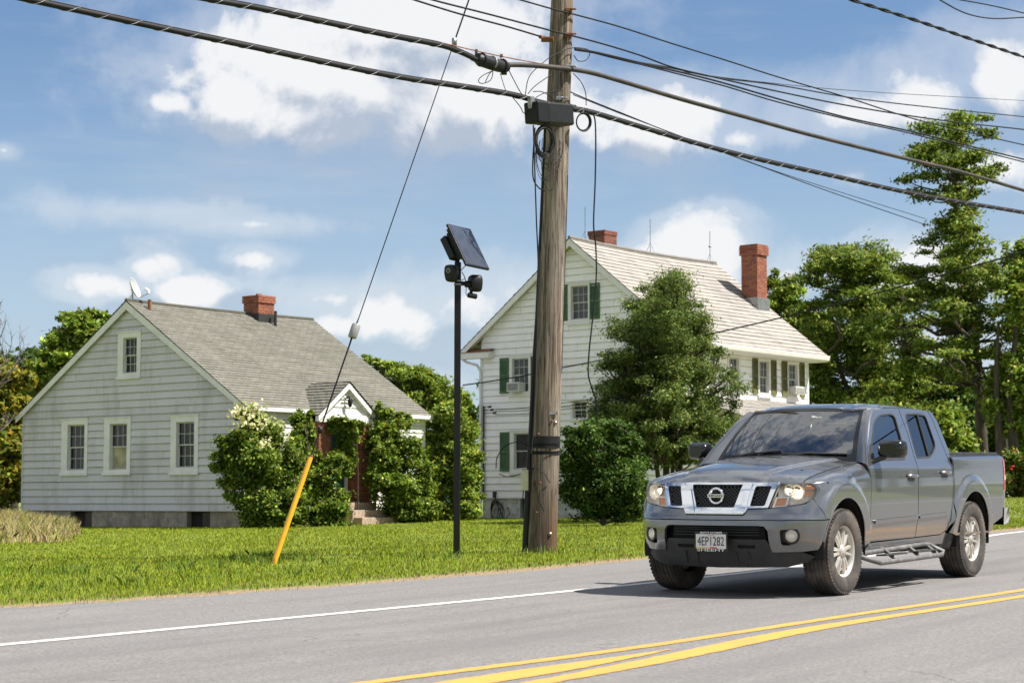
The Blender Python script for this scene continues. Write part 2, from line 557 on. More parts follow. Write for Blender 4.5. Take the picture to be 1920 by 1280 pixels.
b = t.n('ShaderNodeBsdfPrincipled', i_Roughness=.82); t.put(b.inputs['Base Color'], colr)
b.inputs['Specular IOR Level'].default_value = .35
bn = t.n('ShaderNodeBump', i_Strength=.7, i_Distance=.006)
t.put(bn.inputs['Height'], t.math('ADD', sp, sp2)); t.put(b.inputs['Normal'], bn)
t.n('ShaderNodeOutputMaterial', i_Surface=b)
M['asphalt'] = m


def paint_mat(name, col, wear):
    m, t = new_mat(name)
    c = t.n('ShaderNodeTexCoord').outputs['Object']
    n = t.noise(c, 60, 4, .75); n2 = t.noise(t.scaled(c, (.5, 2, 1)), 5.0, 5, .65)
    w = t.ramp(t.math('ADD', t.math('MULTIPLY', n, .6), t.math('MULTIPLY', n2, .5)), wear, wear + .14, 0, .75)
    colr = t.mix(w, col, (0.17, 0.165, 0.16))
    colr = t.mix(t.ramp(n2, .35, .75, .0, .3), colr, tuple(q * .75 for q in col))
    b = t.n('ShaderNodeBsdfPrincipled', i_Roughness=.7); t.put(b.inputs['Base Color'], colr)
    bn = t.n('ShaderNodeBump', i_Strength=.5, i_Distance=.005); t.put(bn.inputs['Height'], n); t.put(b.inputs['Normal'], bn)
    t.n('ShaderNodeOutputMaterial', i_Surface=b)
    return m


M['paint_white'] = paint_mat('paint_white', (0.60, 0.585, 0.55), .58)
M['paint_yellow'] = paint_mat('paint_yellow', (0.56, 0.29, 0.055), .58)

# soil and turf below the grass blades; attribute 'col' r = nearness to the asphalt edge
m, t = new_mat('turf')
c = t.n('ShaderNodeTexCoord').outputs['Object']
ed = t.n('ShaderNodeSeparateColor', i_0=t.n('ShaderNodeAttribute', attribute_name='col').outputs['Color']).outputs[0]
n1 = t.noise(c, .35, 5, .6); n2 = t.noise(c, 5, 5, .7); n3 = t.noise(c, 30, 3, .7)
colr = t.mix(t.ramp(n1, .35, .65), (0.16, 0.21, 0.017), (0.22, 0.26, 0.022))
colr = t.mix(t.ramp(n2, .35, .7, 0, .5), colr, (0.10, 0.14, 0.012))
colr = t.mix(t.ramp(n3, .5, .75, 0, .5), colr, (0.17, 0.20, 0.045))
e2 = t.ramp(t.math('ADD', ed, t.math('MULTIPLY', t.math('SUBTRACT', n2, .5), .55)), .45, .62)
colr = t.mix(e2, colr, t.mix(t.ramp(n3, .3, .7), (0.36, 0.265, 0.15), (0.22, 0.16, 0.09)))
b = t.n('ShaderNodeBsdfPrincipled', i_Roughness=.95); t.put(b.inputs['Base Color'], colr)
bn = t.n('ShaderNodeBump', i_Strength=1.0, i_Distance=.05); t.put(bn.inputs['Height'], n3); t.put(b.inputs['Normal'], bn)
t.n('ShaderNodeOutputMaterial', i_Surface=b)
M['turf'] = m

# ------------------------------------------------------------------ terrain: s along the road, n across it (towards the lawn)
TX, TY = 2.233, 17.804                      # under the truck's front axle, z = 0
US, UN = np.array([.556, .831]), np.array([-.831, .556])
GS, GN = .019, .006
EDGE_S = [-80, -14, -8, -4.8, -3.7, -2.2, -.5, 1.8, 4.8, 9, 14.4, 16, 25, 60, 200]
EDGE_N = [7, 5.4, 4.95, 4.66, 4.34, 4.14, 3.95, 3.86, 3.98, 3.75, 3.40, 3.45, 4.3, 8.0, 22]
WHITE_S = [-80, -14, -7.2, -4.84, -1.67, .84, 2.8, 6, 10, 14.4, 16, 25, 60, 200]
WHITE_N = [5.6, 2.5, 1.98, 1.80, 1.58, 1.50, 1.48, 1.66, 2.25, 2.86, 3.02, 3.9, 7.6, 21.6]
YEL_S = [-80, -14, -7.64, -6.53, -4.88, -2.35, 1.34, 6, 16, 25, 60, 200]
YEL_N = [2.2, -1.05, -1.50, -1.66, -1.80, -1.86, -2.06, -1.95, -.6, .3, 4.0, 18]


def smooth_tab(xs, ys):
    xs, ys = np.array(xs, float), np.array(ys, float)
    g = np.concatenate([np.arange(-80, -20, 2.0), np.arange(-20, 30, .25), np.arange(30, 200.1, 2.0)])
    v = np.interp(g, xs, ys)
    for _ in range(14):
        w = v.copy(); w[1:-1] = .25 * v[:-2] + .5 * v[1:-1] + .25 * v[2:]; v = w
    return lambda q: np.interp(q, g, v)


edge_n, white_n, yel_n = smooth_tab(EDGE_S, EDGE_N), smooth_tab(WHITE_S, WHITE_N), smooth_tab(YEL_S, YEL_N)


def sn(x, y):
    dx, dy = np.asarray(x) - TX, np.asarray(y) - TY
    return dx * US[0] + dy * US[1], dx * UN[0] + dy * UN[1]


def xy(s, n):
    return TX + s * US[0] + n * UN[0], TY + s * US[1] + n * UN[1]


def sstep(a, b, v):
    q = np.clip((v - a) / (b - a), 0, 1)
    return q * q * (3 - 2 * q)


def hz_sn(s, n):
    s, n = np.asarray(s, float), np.asarray(n, float)
    se = np.where(s < 15, s, 15 + .6 * (s - 15))
    se = np.where(s > 45, 33 + 6 * np.tanh((s - 45) * .1), se)
    se = np.where(s < -25, -25 + 10 * np.tanh((s + 25) / 10), se)
    ne = edge_n(s)
    d = n - ne
    z = GS * se + GN * np.clip(n, -9, None)
    zl = GS * se + GN * ne - .0135 * 45 * np.tanh(d / 45)
    z = np.where(d > 0, zl, z)
    z = z + .36 * sstep(26, 42, s) * (1 - sstep(15, 24, n)) * sstep(5, 9, n)
    return z


def hz(x, y):
    return hz_sn(*sn(x, y))


def at(px, py, Y):
    """point at depth Y behind a photograph pixel"""
    d = pix_dir(px, py)
    k = Y / d.y
    return Vector((d.x * k, Y, EYE + d.z * k))


def ground_at(px, py):
    d = pix_dir(px, py); prev = 5.0
    for Y in np.arange(5, 160, .02):
        k = Y / d.y
        if EYE + d.z * k < hz(d.x * k, Y):
            return Vector((d.x * k, Y, float(hz(d.x * k, Y))))
    return None


def ground_px(px, Y):
    """ground point below the pixel column px at depth Y"""
    x = (px - 960) / FPX * Y
    return Vector((x, Y, float(hz(x, Y))))


def grid_sheet(xs, ys, zf, name, mat, colf=None):
    X, Y = np.meshgrid(xs, ys)
    Z = zf(X, Y)
    V = np.stack([X.ravel(), Y.ravel(), Z.ravel()], 1)
    nx, ny = len(xs), len(ys)
    i = (np.arange(ny - 1)[:, None] * nx + np.arange(nx - 1)[None]).ravel()
    F = np.stack([i, i + 1, i + nx + 1, i + nx], 1)
    c = colf(X, Y).reshape(-1, 3) if colf else None
    return np_obj(name, V, F, mat, None, c, True)


# one ground sheet, in road coordinates, fine along the verge and coarse to the horizon
gs = np.concatenate([-np.geomspace(3500, 40, 22), np.arange(-38, 60, .5), np.geomspace(62, 3500, 24)])
gn = np.concatenate([-np.geomspace(3500, 14, 16), np.arange(-12, 0, 1.0), np.arange(0, 9, .18), np.arange(9, 60, 1.0), np.geomspace(61, 3500, 24)])


def ground_z(S, N):
    z = hz_sn(S, N)
    e = edge_n(S)
    under = sstep(.05, .30, e - N) * sstep(.0, .3, N + 7.6)
    bump = .018 * np.sin(S * 1.7 + np.sin(N * 1.3)) * np.sin(N * 2.1 + 1) * sstep(.3, 1.5, N - e)
    return z + .012 - .075 * under + bump


def ground_c(S, N):
    e = edge_n(S)
    d = N - e
    r = np.clip(1 - np.abs(d) / (.42 + .15 * np.sin(S * 1.9) + .1 * np.sin(S * .7)), 0, 1)
    return np.stack([r, r * 0, r * 0], -1)


ROADROT = math.atan2(US[1], US[0])
ground = grid_sheet(gs, gn, ground_z, 'ground', M['turf'], ground_c)
ground.location = (TX, TY, 0); ground.rotation_euler = (0, 0, ROADROT)
tag(ground, 'bright green mown lawn ground reaching back to the trees', 'ground', kind='structure')

rng = np.random.default_rng(5)
rs = np.concatenate([np.arange(-80, -20, 1.0), np.arange(-20, 24, .12), np.arange(24, 200, 2.0)])
jag = np.convolve(rng.normal(0, .10, len(rs)), np.ones(4) / 4, 'same')
nf = np.linspace(0, 1, 30)
S2 = np.repeat(rs[None], len(nf), 0)
N2 = -7.4 + (edge_n(rs)[None] + jag[None] + 7.4) * nf[:, None]
V = np.stack([S2.ravel(), N2.ravel(), hz_sn(S2, N2).ravel()], 1)
i = (np.arange(len(nf) - 1)[:, None] * len(rs) + np.arange(len(rs) - 1)[None]).ravel()
road = np_obj('road', V, np.stack([i, i + 1, i + len(rs) + 1, i + len(rs)], 1), M['asphalt'], None, None, True)
road.location = (TX, TY, 0); road.rotation_euler = (0, 0, ROADROT)
tag(road, 'worn light grey asphalt two lane road with painted lines', 'road', kind='structure')


def stripe(name, s0, s1, nfun, w, mat, lift=.004, wf=None):
    ss = np.arange(s0, s1, .08)
    n0 = nfun(ss); ww = (wf(ss) if wf else np.full(len(ss), w)) / 2
    r = np.random.default_rng(len(name))
    e1, e2 = r.normal(0, .004, len(ss)), r.normal(0, .004, len(ss))
    V = np.concatenate([np.stack([ss, n0 - ww + e1, hz_sn(ss, n0 - ww) + lift], 1), np.stack([ss, n0 + ww + e2, hz_sn(ss, n0 + ww) + lift], 1)])
    k = len(ss); i = np.arange(k - 1)
    return np_obj(name, V, np.stack([i, i + 1, i + k + 1, i + k], 1), mat, road)


stripe('edge_line', -60, 120, white_n, .125, M['paint_white'])
stripe('centre_line', -60, 120, yel_n, .115, M['paint_yellow'])
low = smooth_tab([-80, -14, -7.2, -5.8, -3.8, -3.0, .58, 6, 16, 25, 60, 200], [.6, -2.25, -2.32, -2.29, -2.12, -2.13, -2.33, -2.22, -.88, .02, 3.7, 17.7])
stripe('centre_line', -60, 120, low, .13, M['paint_yellow'], wf=lambda s: .12 + .10 * np.exp(-((s + 4.8) / 2.2) ** 2))
stripe('gore_stripe', -12.5, -5.15, lambda s: (yel_n(s) * .42 + low(s) * .58) + .02, .2, M['paint_yellow'],
       wf=lambda s: np.clip((-5.1 - s) * .17, 0.005, .26))
stripe('edge_line', -60, 120, lambda s: -6.1 + 0 * s, .125, M['paint_white'])
# short sealed crack on the shoulder

# ------------------------------------------------------------------ houses
HROT = math.atan2(.779, .627)      # local x runs along the long wall, local y along the gable wall; walls face -y and -x


class Wall:
    """wall plane of a house; (a, z) on the wall plus distance out of it"""
    def __init__(s, kind, off=0.0, base=0.0):
        s.kind, s.off = kind, off

    def p(s, a, z, out=0.0):
        return Vector((s.off - out, a, z)) if s.kind == 'gable' else Vector((a, s.off - out, z))

    def slab(s, mb, a0, a1, z0, z1, o0, o1):
        P = [s.p(a, z, o) for o in (o0, o1) for (a, z) in ((a0, z0), (a1, z0), (a1, z1), (a0, z1))]
        mb.add(P, [(0, 1, 2, 3), (4, 5, 6, 7), (0, 1, 5, 4), (1, 2, 6, 5), (2, 3, 7, 6), (3, 0, 4, 7)])
        return mb


def clapboards(house, wall, span, z0, z1, ex, holes, mat, thick=.022, seed=0, stain=None):
    """one object per board; span(z) -> (lo, hi); holes: (a0, a1, z0, z1)"""
    r = random.Random(seed)
    z = z0
    while z < z1 - .02:
        zt = min(z + ex, z1)
        cuts = sorted({h[i] for h in holes for i in (0, 1) if h[2] < zt and h[3] > z})
        lo0, hi0 = span(z); lo1, hi1 = span(zt)
        j_ = lo0 + r.uniform(1.0, 3.4)          # butt joints between boards
        while j_ < hi0 - .6:
            if all(abs(j_ - q_) > .25 for q_ in cuts): cuts = sorted(cuts + [j_])
            j_ += r.choice((2.44, 3.05, 3.66))
        xs = [None] + [c for c in cuts if lo0 + .02 < c < hi0 - .02] + [None]
        dz = r.uniform(-.003, .003); t = thick * r.uniform(.8, 1.25)
        for k in range(len(xs) - 1):
            a0, a1 = xs[k], xs[k + 1]
            mid = ((a0 if a0 is not None else lo0) + (a1 if a1 is not None else hi0)) / 2
            zz = [(z, zt)]
            for h in holes:
                if h[0] < mid < h[1] and h[2] < zt and h[3] > z:
                    nz = []
                    for (p, q) in zz:
                        if h[2] > p + .01: nz.append((p, min(q, h[2])))
                        if h[3] < q - .01: nz.append((max(p, h[3]), q))
                    zz = nz
            for (p, q) in zz:
                fo = lambda v: .004 + t * (zt - v) / ex
                L = lambda v: a0 + .003 if a0 is not None else lo0 + (lo1 - lo0) * (v - z) / (zt - z)
                R = lambda v: a1 - .003 if a1 is not None else hi0 + (hi1 - hi0) * (v - z) / (zt - z)
                P = [wall.p(L(p), p + dz, fo(p)), wall.p(R(p), p + dz, fo(p)), wall.p(R(q), q + dz, fo(q)), wall.p(L(q), q + dz, fo(q)), wall.p(L(p), p + dz, -.02), wall.p(R(p), p + dz, -.02)]
                m_ = min(p + .016, q)           # mildewed drip edge, with the shadow line under the lap painted in
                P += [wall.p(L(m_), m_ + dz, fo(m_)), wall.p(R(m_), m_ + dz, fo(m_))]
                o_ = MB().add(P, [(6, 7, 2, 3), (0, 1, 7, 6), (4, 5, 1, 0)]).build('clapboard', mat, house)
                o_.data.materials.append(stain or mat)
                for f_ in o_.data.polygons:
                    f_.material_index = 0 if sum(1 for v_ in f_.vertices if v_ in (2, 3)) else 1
        z = zt


def window(house, wall, box, glass, cols, rows, pane_mat, trim, lower=None, rail=True, sill=True, glass_lower=None):
    """box: outer casing (a0,a1,z0,z1); glass: daylight; window > casing mesh, sash, pane ..."""
    a0, a1, z0, z1 = box; g0, g1, h0, h1 = glass
    mb = MB()
    for (p, q, u, v) in ((a0, g0, z0, z1), (g1, a1, z0, z1), (g0, g1, h1, z1), (g0, g1, z0, h0)):
        wall.slab(mb, p, q, u, v, -.10, .035)
    w = mb.build('window', trim, house)
    if sill:
        wall.slab(MB(), a0 - .03, a1 + .03, z0 - .03, z0 + .035, -.02, .075).build('sill', trim, w)
        wall.slab(MB(), a0 - .02, a1 + .02, z1 - .002, z1 + .025, -.02, .06).build('drip_cap', trim, w)
    zm = (h0 + h1) / 2
    sash = .035
    for (b0, b1, out, lowhalf) in ((zm - .0175, h1, -.045, False), (h0, zm + .0175, -.07, True)):
        mb = MB()
        for (p, q, u, v) in ((g0, g0 + sash, b0, b1), (g1 - sash, g1, b0, b1), (g0 + sash, g1 - sash, b1 - sash, b1), (g0 + sash, g1 - sash, b0, b0 + sash)):
            wall.slab(mb, p, q, u, v, out - .03, out)
        mb.build('sash', M['sash'], w)
        c, r_ = (cols, rows) if not (lowhalf and lower) else lower
        pm = glass_lower if (lowhalf and glass_lower) else pane_mat
        x0, x1, y0, y1 = g0 + sash, g1 - sash, b0 + sash, b1 - sash
        bar = .015
        for k in range(1, c):
            xm = x0 + (x1 - x0) * k / c
            wall.slab(MB(), xm - bar / 2, xm + bar / 2, y0, y1, out - .024, out - .004).build('muntin', M['sash'], w)
        for k in range(1, r_):
            ym = y0 + (y1 - y0) * k / r_
            wall.slab(MB(), x0, x1, ym - bar / 2, ym + bar / 2, out - .026, out - .006).build('muntin', M['sash'], w)
        rr = random.Random(int(a0 * 100 + z0 * 10))
        for i in range(c):
            for j in range(r_):
                e = rr.uniform(-.004, .004)
                u0, u1 = x0 + (x1 - x0) * i / c, x0 + (x1 - x0) * (i + 1) / c
                v0, v1 = y0 + (y1 - y0) * j / r_, y0 + (y1 - y0) * (j + 1) / r_
                P = [wall.p(u0, v0, out - .016 + e), wall.p(u1, v0, out - .016 - e), wall.p(u1, v1, out - .016), wall.p(u0, v1, out - .016 + e)]
                MB().add(P, [(0, 1, 2, 3)]).build('pane', pm, w)
    return w


def shutter(house, wall, a0, a1, z0, z1, mat):
    mb = MB()
    f = .04
    for (p, q, u, v) in ((a0, a0 + f, z0, z1), (a1 - f, a1, z0, z1), (a0 + f, a1 - f, z0, z0 + .07), (a0 + f, a1 - f, z1 - .06, z1), (a0 + f, a1 - f, (z0 + z1) / 2 - .03, (z0 + z1) / 2 + .03)):
        wall.slab(mb, p, q, u, v, .022, .058)
    o = mb.build('shutter', mat, house)
    mb = MB()
    z = z0 + .07
    while z < z1 - .09:
        P = [wall.p(a0 + f, z, .05), wall.p(a1 - f, z, .05), wall.p(a1 - f, z + .04, .028), wall.p(a0 + f, z + .04, .028)]
        mb.add(P, [(0, 1, 2, 3)])
        z += .032
    tag(mb.build('louver', mat, o), kind='stuff')
    return o


def roof_plane(mb, uvs, x0, x1, eave, ridge, ex, thick=.02, sag=0.0, seed=1, wob=.006):
    """stepped shingle courses from eave (y,z) to ridge (y,z)"""
    ey, ez = eave; ry, rz = ridge
    Ls = math.hypot(ry - ey, rz - ez)
    ty, tz = (ry - ey) / Ls, (rz - ez) / Ls
    ny, nz = (-tz, ty) if ty > 0 else (tz, -ty)
    n = int(math.ceil(Ls / ex))
    r = random.Random(seed)
    nx = 14
    for k in range(n):
        d0, d1 = k * ex, min((k + 1) * ex, Ls)
        top, bot = [], []
        b = len(mb.v)
        for i in range(nx + 1):
            u = i / nx
            x = x0 + (x1 - x0) * u
            sg = -sag * 4 * u * (1 - u)
            w0 = r.uniform(-wob, wob)
            h0 = thick + w0
            mb.v.append((x, ey + ty * d0 + ny * h0, ez + tz * d0 + nz * h0 + sg * (d0 / Ls)))
            mb.v.append((x, ey + ty * d1 + ny * .002, ez + tz * d1 + nz * .002 + sg * (d1 / Ls)))
            mb.v.append((x, ey + ty * d0 - ny * .01, ez + tz * d0 - nz * .01 + sg * (d0 / Ls)))
        for i in range(nx):
            a, c = b + 3 * i, b + 3 * (i + 1)
            mb.f.append((a, c, c + 1, a + 1)); mb.sm.append(False)
            mb.f.append((a + 2, c + 2, c, a)); mb.sm.append(False)
            ua, uc = (x1 - x0) * i / nx, (x1 - x0) * (i + 1) / nx
            uvs += [(ua, d0), (uc, d0), (uc, d1), (ua, d1)]
            uvs += [(ua, d0), (uc, d0), (uc, d0 + .001), (ua, d0 + .001)]


def roof_build(name, planes, mat, parent):
    mb = MB(); uvs = []
    for kw in planes:
        roof_plane(mb, uvs, **kw)
    me = bpy.data.meshes.new(name)
    me.from_pydata(mb.v, [], mb.f)
    uv = me.uv_layers.new(name='UVMap')
    uv.data.foreach_set('uv', np.array(uvs, np.float32).ravel())
    me.materials.append(mat)
    o = bpy.data.objects.new(name, me)
    return link(o, parent)


def brickwork(name, x0, x1, y0, y1, z0, z1, mat, parent, bl=.205, bh=.066, joint=.011, flare=None):
    """four faces of running-bond bricks round a mortar core; real bricks joined into one part"""
    core = MB().box((x0 + .012, y0 + .012, z0), (x1 - .012, y1 - .012, z1 - .004)).build(name, M['mortar'], parent)
    mb = MB(); r = random.Random(7)
    z = z0; k = 0
    while z < z1 - .02:
        zt = min(z + bh, z1)
        fl = flare(z, z1) if flare else 0.0
        X0, X1, Y0, Y1 = x0 - fl, x1 + fl, y0 - fl, y1 + fl
        for face in range(4):
            L = (X1 - X0) if face < 2 else (Y1 - Y0)
            a = -(bl + joint) * (.5 if (k + (face >= 2)) % 2 else 0.0)
            while a < L:
                a0, a1 = max(a, 0), min(a + bl, L)
                if a1 - a0 > .02:
                    j = r.uniform(-.003, .004)
                    if face == 0: mb.box((X0 + a0, Y0 - j, z), (X0 + a1, Y0 + .05, zt))
                    elif face == 1: mb.box((X0 + a0, Y1 - .05, z), (X0 + a1, Y1 + j, zt))
                    elif face == 2: mb.box((X0 - j, Y0 + a0, z), (X0 + .05, Y0 + a1, zt))
                    else: mb.box((X1 - .05, Y0 + a0, z), (X1 + j, Y0 + a1, zt))
                a += bl + joint
        z += bh + joint; k += 1
    tag(mb.build('bricks', mat, core), kind='stuff')
    return core


# ---- grey cottage
HL = (-7.27, 52.0)
zL = float(hz(*HL))
cottage = empty('cottage', (HL[0], HL[1], 0), (0, 0, HROT), 'small grey sided cottage with mossy shingle roof and vine covered brick entry', 'house')
WG, WS = Wall('gable'), Wall('side')
GW, LW = 9.62, 7.42
EZ, RY, RZ, FZ = 3.50, 4.81, 6.50, .56
spanG = lambda z: (0.0, GW) if z <= EZ else (max(0, (z - EZ) / (RZ - EZ)) * RY, GW - (z - EZ) / (RZ - EZ) * (GW - RY))
winsG = [((4.25, 5.25, 4.36, 5.68), (4.42, 5.02, 4.50, 5.52)), ((6.55, 7.75, 1.62, 3.24), (6.69, 7.47, 1.75, 3.08)),
         ((4.63, 5.81, 1.62, 3.23), (4.79, 5.55, 1.74, 3.06)), ((1.77, 2.92, 1.60, 3.21), (1.94, 2.68, 1.77, 3.04))]
# core walls (behind the boards)
mb = MB()
mb.add([(.13, .12, FZ), (.13, GW - .12, FZ), (.13, GW - .12, EZ), (.13, RY, RZ - .1), (.13, .12, EZ)], [(0, 1, 2, 3, 4)])
mb.add([(.13, .12, FZ), (LW - .1, .12, FZ), (LW - .1, .12, EZ), (.13, .12, EZ)], [(0, 1, 2, 3)])
mb.build('wall', M['dark_hole'], cottage)
mb = MB()
mb.add([(LW, .0, FZ), (LW, GW, FZ), (LW, GW, EZ), (LW, RY, RZ - .05), (LW, .0, EZ)], [(0, 1, 2, 3, 4)])
mb.add([(.0, GW, FZ), (LW, GW, FZ), (LW, GW, EZ), (.0, GW, EZ)], [(0, 1, 2, 3)])
mb.build('wall', M['siding_grey'], cottage)
holesG = [w[0] for w in winsG]
clapboards(cottage, WG, spanG, FZ, RZ - .06, .2105, holesG, M['siding_grey'], seed=1, stain=M['mildew_lap_shade'])
clapboards(cottage, WS, lambda z: (0, LW), FZ, EZ - .02, .2105, [(2.25, 4.45, 0, 3.3)], M['trim_clean'], seed=2, stain=M['mildew_lap_shade_light'])
for k, (bx, gl) in enumerate(winsG):
    window(cottage, WG, bx, gl, 3, 2, M['pane'], M['trim_white'], lower=(1, 1) if k == 2 else None, glass_lower=M['board'] if k == 2 else None)
# corner boards, foundation
for y in (0.0, GW):
    s = 1 if y == 0 else -1
    MB().box((-.028, y - (.012 if s > 0 else .06), FZ), (.05, y + (.06 if s > 0 else .012), EZ)).build('corner_board', M['siding_grey'], cottage)
vents = [(1.31, 2.26), (6.36, 7.34)]
fnd = MB()
ys = [0.03] + [v for pr in vents for v in pr] + [GW - .03]
for k in range(0, len(ys), 2):
    fnd.box((.03, ys[k], -.4), (.25, ys[k + 1], FZ))
fnd.box((.26, .03, -.4), (LW - .05, .20, FZ)).box((LW - .05, .03, -.4), (LW - .02, GW - .03, FZ)).box((.25, GW - .2, -.4), (LW - .05, GW - .03, FZ))
found = fnd.build('foundation', M['found_block'], cottage)
for (a, b_) in vents:
    MB().box((.20, a, -.3), (.24, b_, FZ)).build('crawl_vent', M['dark_hole'], found)
    MB().box((.05, a, -.1), (.10, a + .33, FZ - .02)).build('vent_board', M['bark'], found)
r = random.Random(3)
for row in range(3):                       # block courses of the foundation
    a = .03 + (row % 2) * .2
    while a < GW - .45:
        if not any(v0 - .40 < a < v1 for v0, v1 in vents):
            MB().box((.022 + r.uniform(-.004, .004), a + .006, -.06 + row * .205), (.06, a + .394, .138 + row * .205)).build('block', M['found_block'], found)
        a += .40
# roof
roofL = roof_build('roof', [dict(x0=-.14, x1=LW + .05, eave=(-.22, EZ - .10), ridge=(RY, RZ + .09), ex=.143, thick=.013, sag=.03, seed=1),
                            dict(x0=-.14, x1=LW + .05, eave=(GW + .22, EZ - .10), ridge=(RY, RZ + .09), ex=.143, thick=.013, sag=.03, seed=2)], M['roof_grey'], cottage)
MB().tube([(-.14 + (LW + .19) * u, RY, RZ + .105 - .03 * 4 * u * (1 - u)) for u in np.linspace(0, 1, 9)], .05, 6).build('ridge_cap', M['roof_grey'], roofL)
for sgn, ye in ((1, -.22), (-1, GW + .22)):
    sl = (RZ - EZ + .19) / (RY + .22)
    for nm, xx in (('bargeboard', -.13), ('bargeboard', LW + .02)):
        mb = MB()
        ye_ = ye; yr = RY
        P = [(xx, ye_, EZ - .13), (xx, yr, RZ + .05), (xx, yr, RZ - .17), (xx, ye_ , EZ - .30)]
        Q = [(xx + .03, y, z) for (_, y, z) in P]
        mb.add(P + Q, [(0, 1, 2, 3), (4, 5, 6, 7), (0, 1, 5, 4), (1, 2, 6, 5), (2, 3, 7, 6), (3, 0, 4, 7)])
        mb.build(nm, M['trim_white'], cottage)
    P = [(-.10, ye, EZ - .13), (-.10, RY, RZ + .03), (.03, RY, RZ + .03), (.03, ye, EZ - .13)]
    MB().add([(x, y, z - .06) for x, y, z in P], [(0, 1, 2, 3)]).build('soffit', M['trim_white'], cottage)
MB().box((-.10, -.22, EZ - .21), (LW + .1, -.19, EZ - .095)).box((-.10, -.19, EZ - .21), (LW + .1, .0, EZ - .18)).build('eave_board', M['trim_clean'], cottage)
# chimney and vent pipes
ch = brickwork('chimney', 4.72, 5.38, 4.42, 5.08, 6.52, 7.14, M['brick'], cottage, flare=lambda z, z1: .035 if z > z1 - .24 else 0)
MB().box((4.69, 4.38, 6.2), (5.41, 5.12, 6.56)).build('flashing', M['lead_black'], ch)
MB().lathe([(.10, .0), (.10, .08), (.07, .08), (.07, -.1)], 12, 'Z', Matrix.Translation((5.05, 4.75, 7.13))).build('flue', M['brick_dark'], ch)
MB().tube([(5.25, 4.22, 6.1), (5.25, 4.22, 6.66)], .045, 8).build('vent_pipe', M['lead_black'], roofL)
MB().tube([(.42, 4.42, 6.2), (.42, 4.42, 6.63)], .055, 8).build('vent_pipe', M['rust'], roofL)
# brick entry with its little gable
EP, EX0, EX1 = .62, 2.25, 4.45
ecx = (EX0 + EX1) / 2
WV = Wall('side', -EP)
roof_mb = []
entry_roof = roof_build('entry_roof', [dict(x0=0, x1=1.55, eave=(-1.25, 3.22), ridge=(0, 4.20), ex=.143, seed=4), dict(x0=0, x1=1.55, eave=(1.25, 3.22), ridge=(0, 4.20), ex=.143, seed=5)], M['roof_grey'], cottage)
entry_roof.location = (ecx, -EP - .16, 0); entry_roof.rotation_euler = (0, 0, rad(90))
clapboards(cottage, WV, lambda z: (EX0 + max(0, (z - 3.25) / .93) * 1.1, EX1 - max(0, (z - 3.25) / .93) * 1.1), 3.27, 4.12, .21, [], M['trim_clean'], seed=6, stain=M['mildew_lap_shade_light'])
MB().box((EX0 - .04, -EP - .06, 3.04), (EX1 + .04, -EP + .02, 3.27)).build('lintel_board', M['trim_clean'], cottage)
for sg in (-1, 1):
    x_e = ecx + sg * 1.22
    P = [(x_e, -EP - .13, 3.20), (ecx, -EP - .13, 4.16), (ecx, -EP - .13, 4.0), (x_e, -EP - .13, 3.05)]
    Q = [(x, y + .13, z) for x, y, z in P]
    MB().add(P + Q, [(0, 1, 2, 3), (4, 5, 6, 7), (0, 1, 5, 4), (1, 2, 6, 5), (2, 3, 7, 6), (3, 0, 4, 7)]).build('bargeboard', M['trim_clean'], cottage)
for (a, b_) in ((EX0 + .02, EX0 + .50), (EX1 - .50, EX1 - .02)):
    brickwork('brick_pillar', a, b_, -EP, .1, -.2, 3.04, M['brick'], cottage)
MB().box((EX0 + .5, -.06, .85), (EX1 - .5, .0, 3.04)).build('entry_wall', M['dark_hole'], cottage)
dr = MB().box((2.92, -.12, .86), (3.82, -.07, 2.92)).build('door', M['door_teal'], cottage)
for (u, v) in ((1.05, 1.7), (1.85, 2.75)):
    for (p, q) in ((3.0, 3.33), (3.41, 3.74)):
        MB().box((p, -.135, u), (q, -.118, v)).build('door_panel', M['door_teal'], dr)
MB().box((3.82, -.16, .86), (3.92, -.02, 3.0)).box((2.82, -.16, .86), (2.92, -.02, 3.0)).box((2.82, -.16, 2.92), (3.92, -.02, 3.02)).build('door_frame', M['trim_clean'], cottage)
MB().box((EX0, -EP, -.3), (EX1, 0, .85)).build('threshold_slab', M['concrete_step'], cottage)
steps = empty('entry_steps', (HL[0], HL[1], 0), (0, 0, HROT), 'tan concrete entry steps between the vines of the grey cottage', 'steps')
for k in range(4):
    x0 = 2.85 + .04 * k
    MB().box((x0, -1.02 - .32 * k, -.35), (x0 + (1.35 if k == 0 else 1.88), -EP - .30 * k - .02 * k, .80 - .205 * k)).build('step', M['concrete_step'], steps, bevel=.012)
# wall lamp
lamp = empty('entry_lamp', (HL[0], HL[1], 0), (0, 0, HROT), 'small black lantern lamp on the white entry gable', 'lamp')
Lm = Matrix.Translation((3.33, -EP - .17, 3.62))
MB().lathe([(.0, -.14), (.05, -.12), (.075, .06), (.02, .12), (0, .15)], 6, 'Z', Lm).build('lantern', M['black_metal'], lamp)
MB().lathe([(.03, -.20), (.03, -.12)], 6, 'Z', Lm).build('finial', M['trim_clean'], lamp)
MB().tube([(3.33, -EP - .17, 3.75), (3.33, -EP - .12, 3.80), (3.33, -EP - .0, 3.74)], .018, 6).tube([(3.15, -EP - .1, 3.72), (3.33, -EP - .1, 3.74), (3.46, -EP - .1, 3.72)], .02, 6).build('bracket', M['black_metal'], lamp)
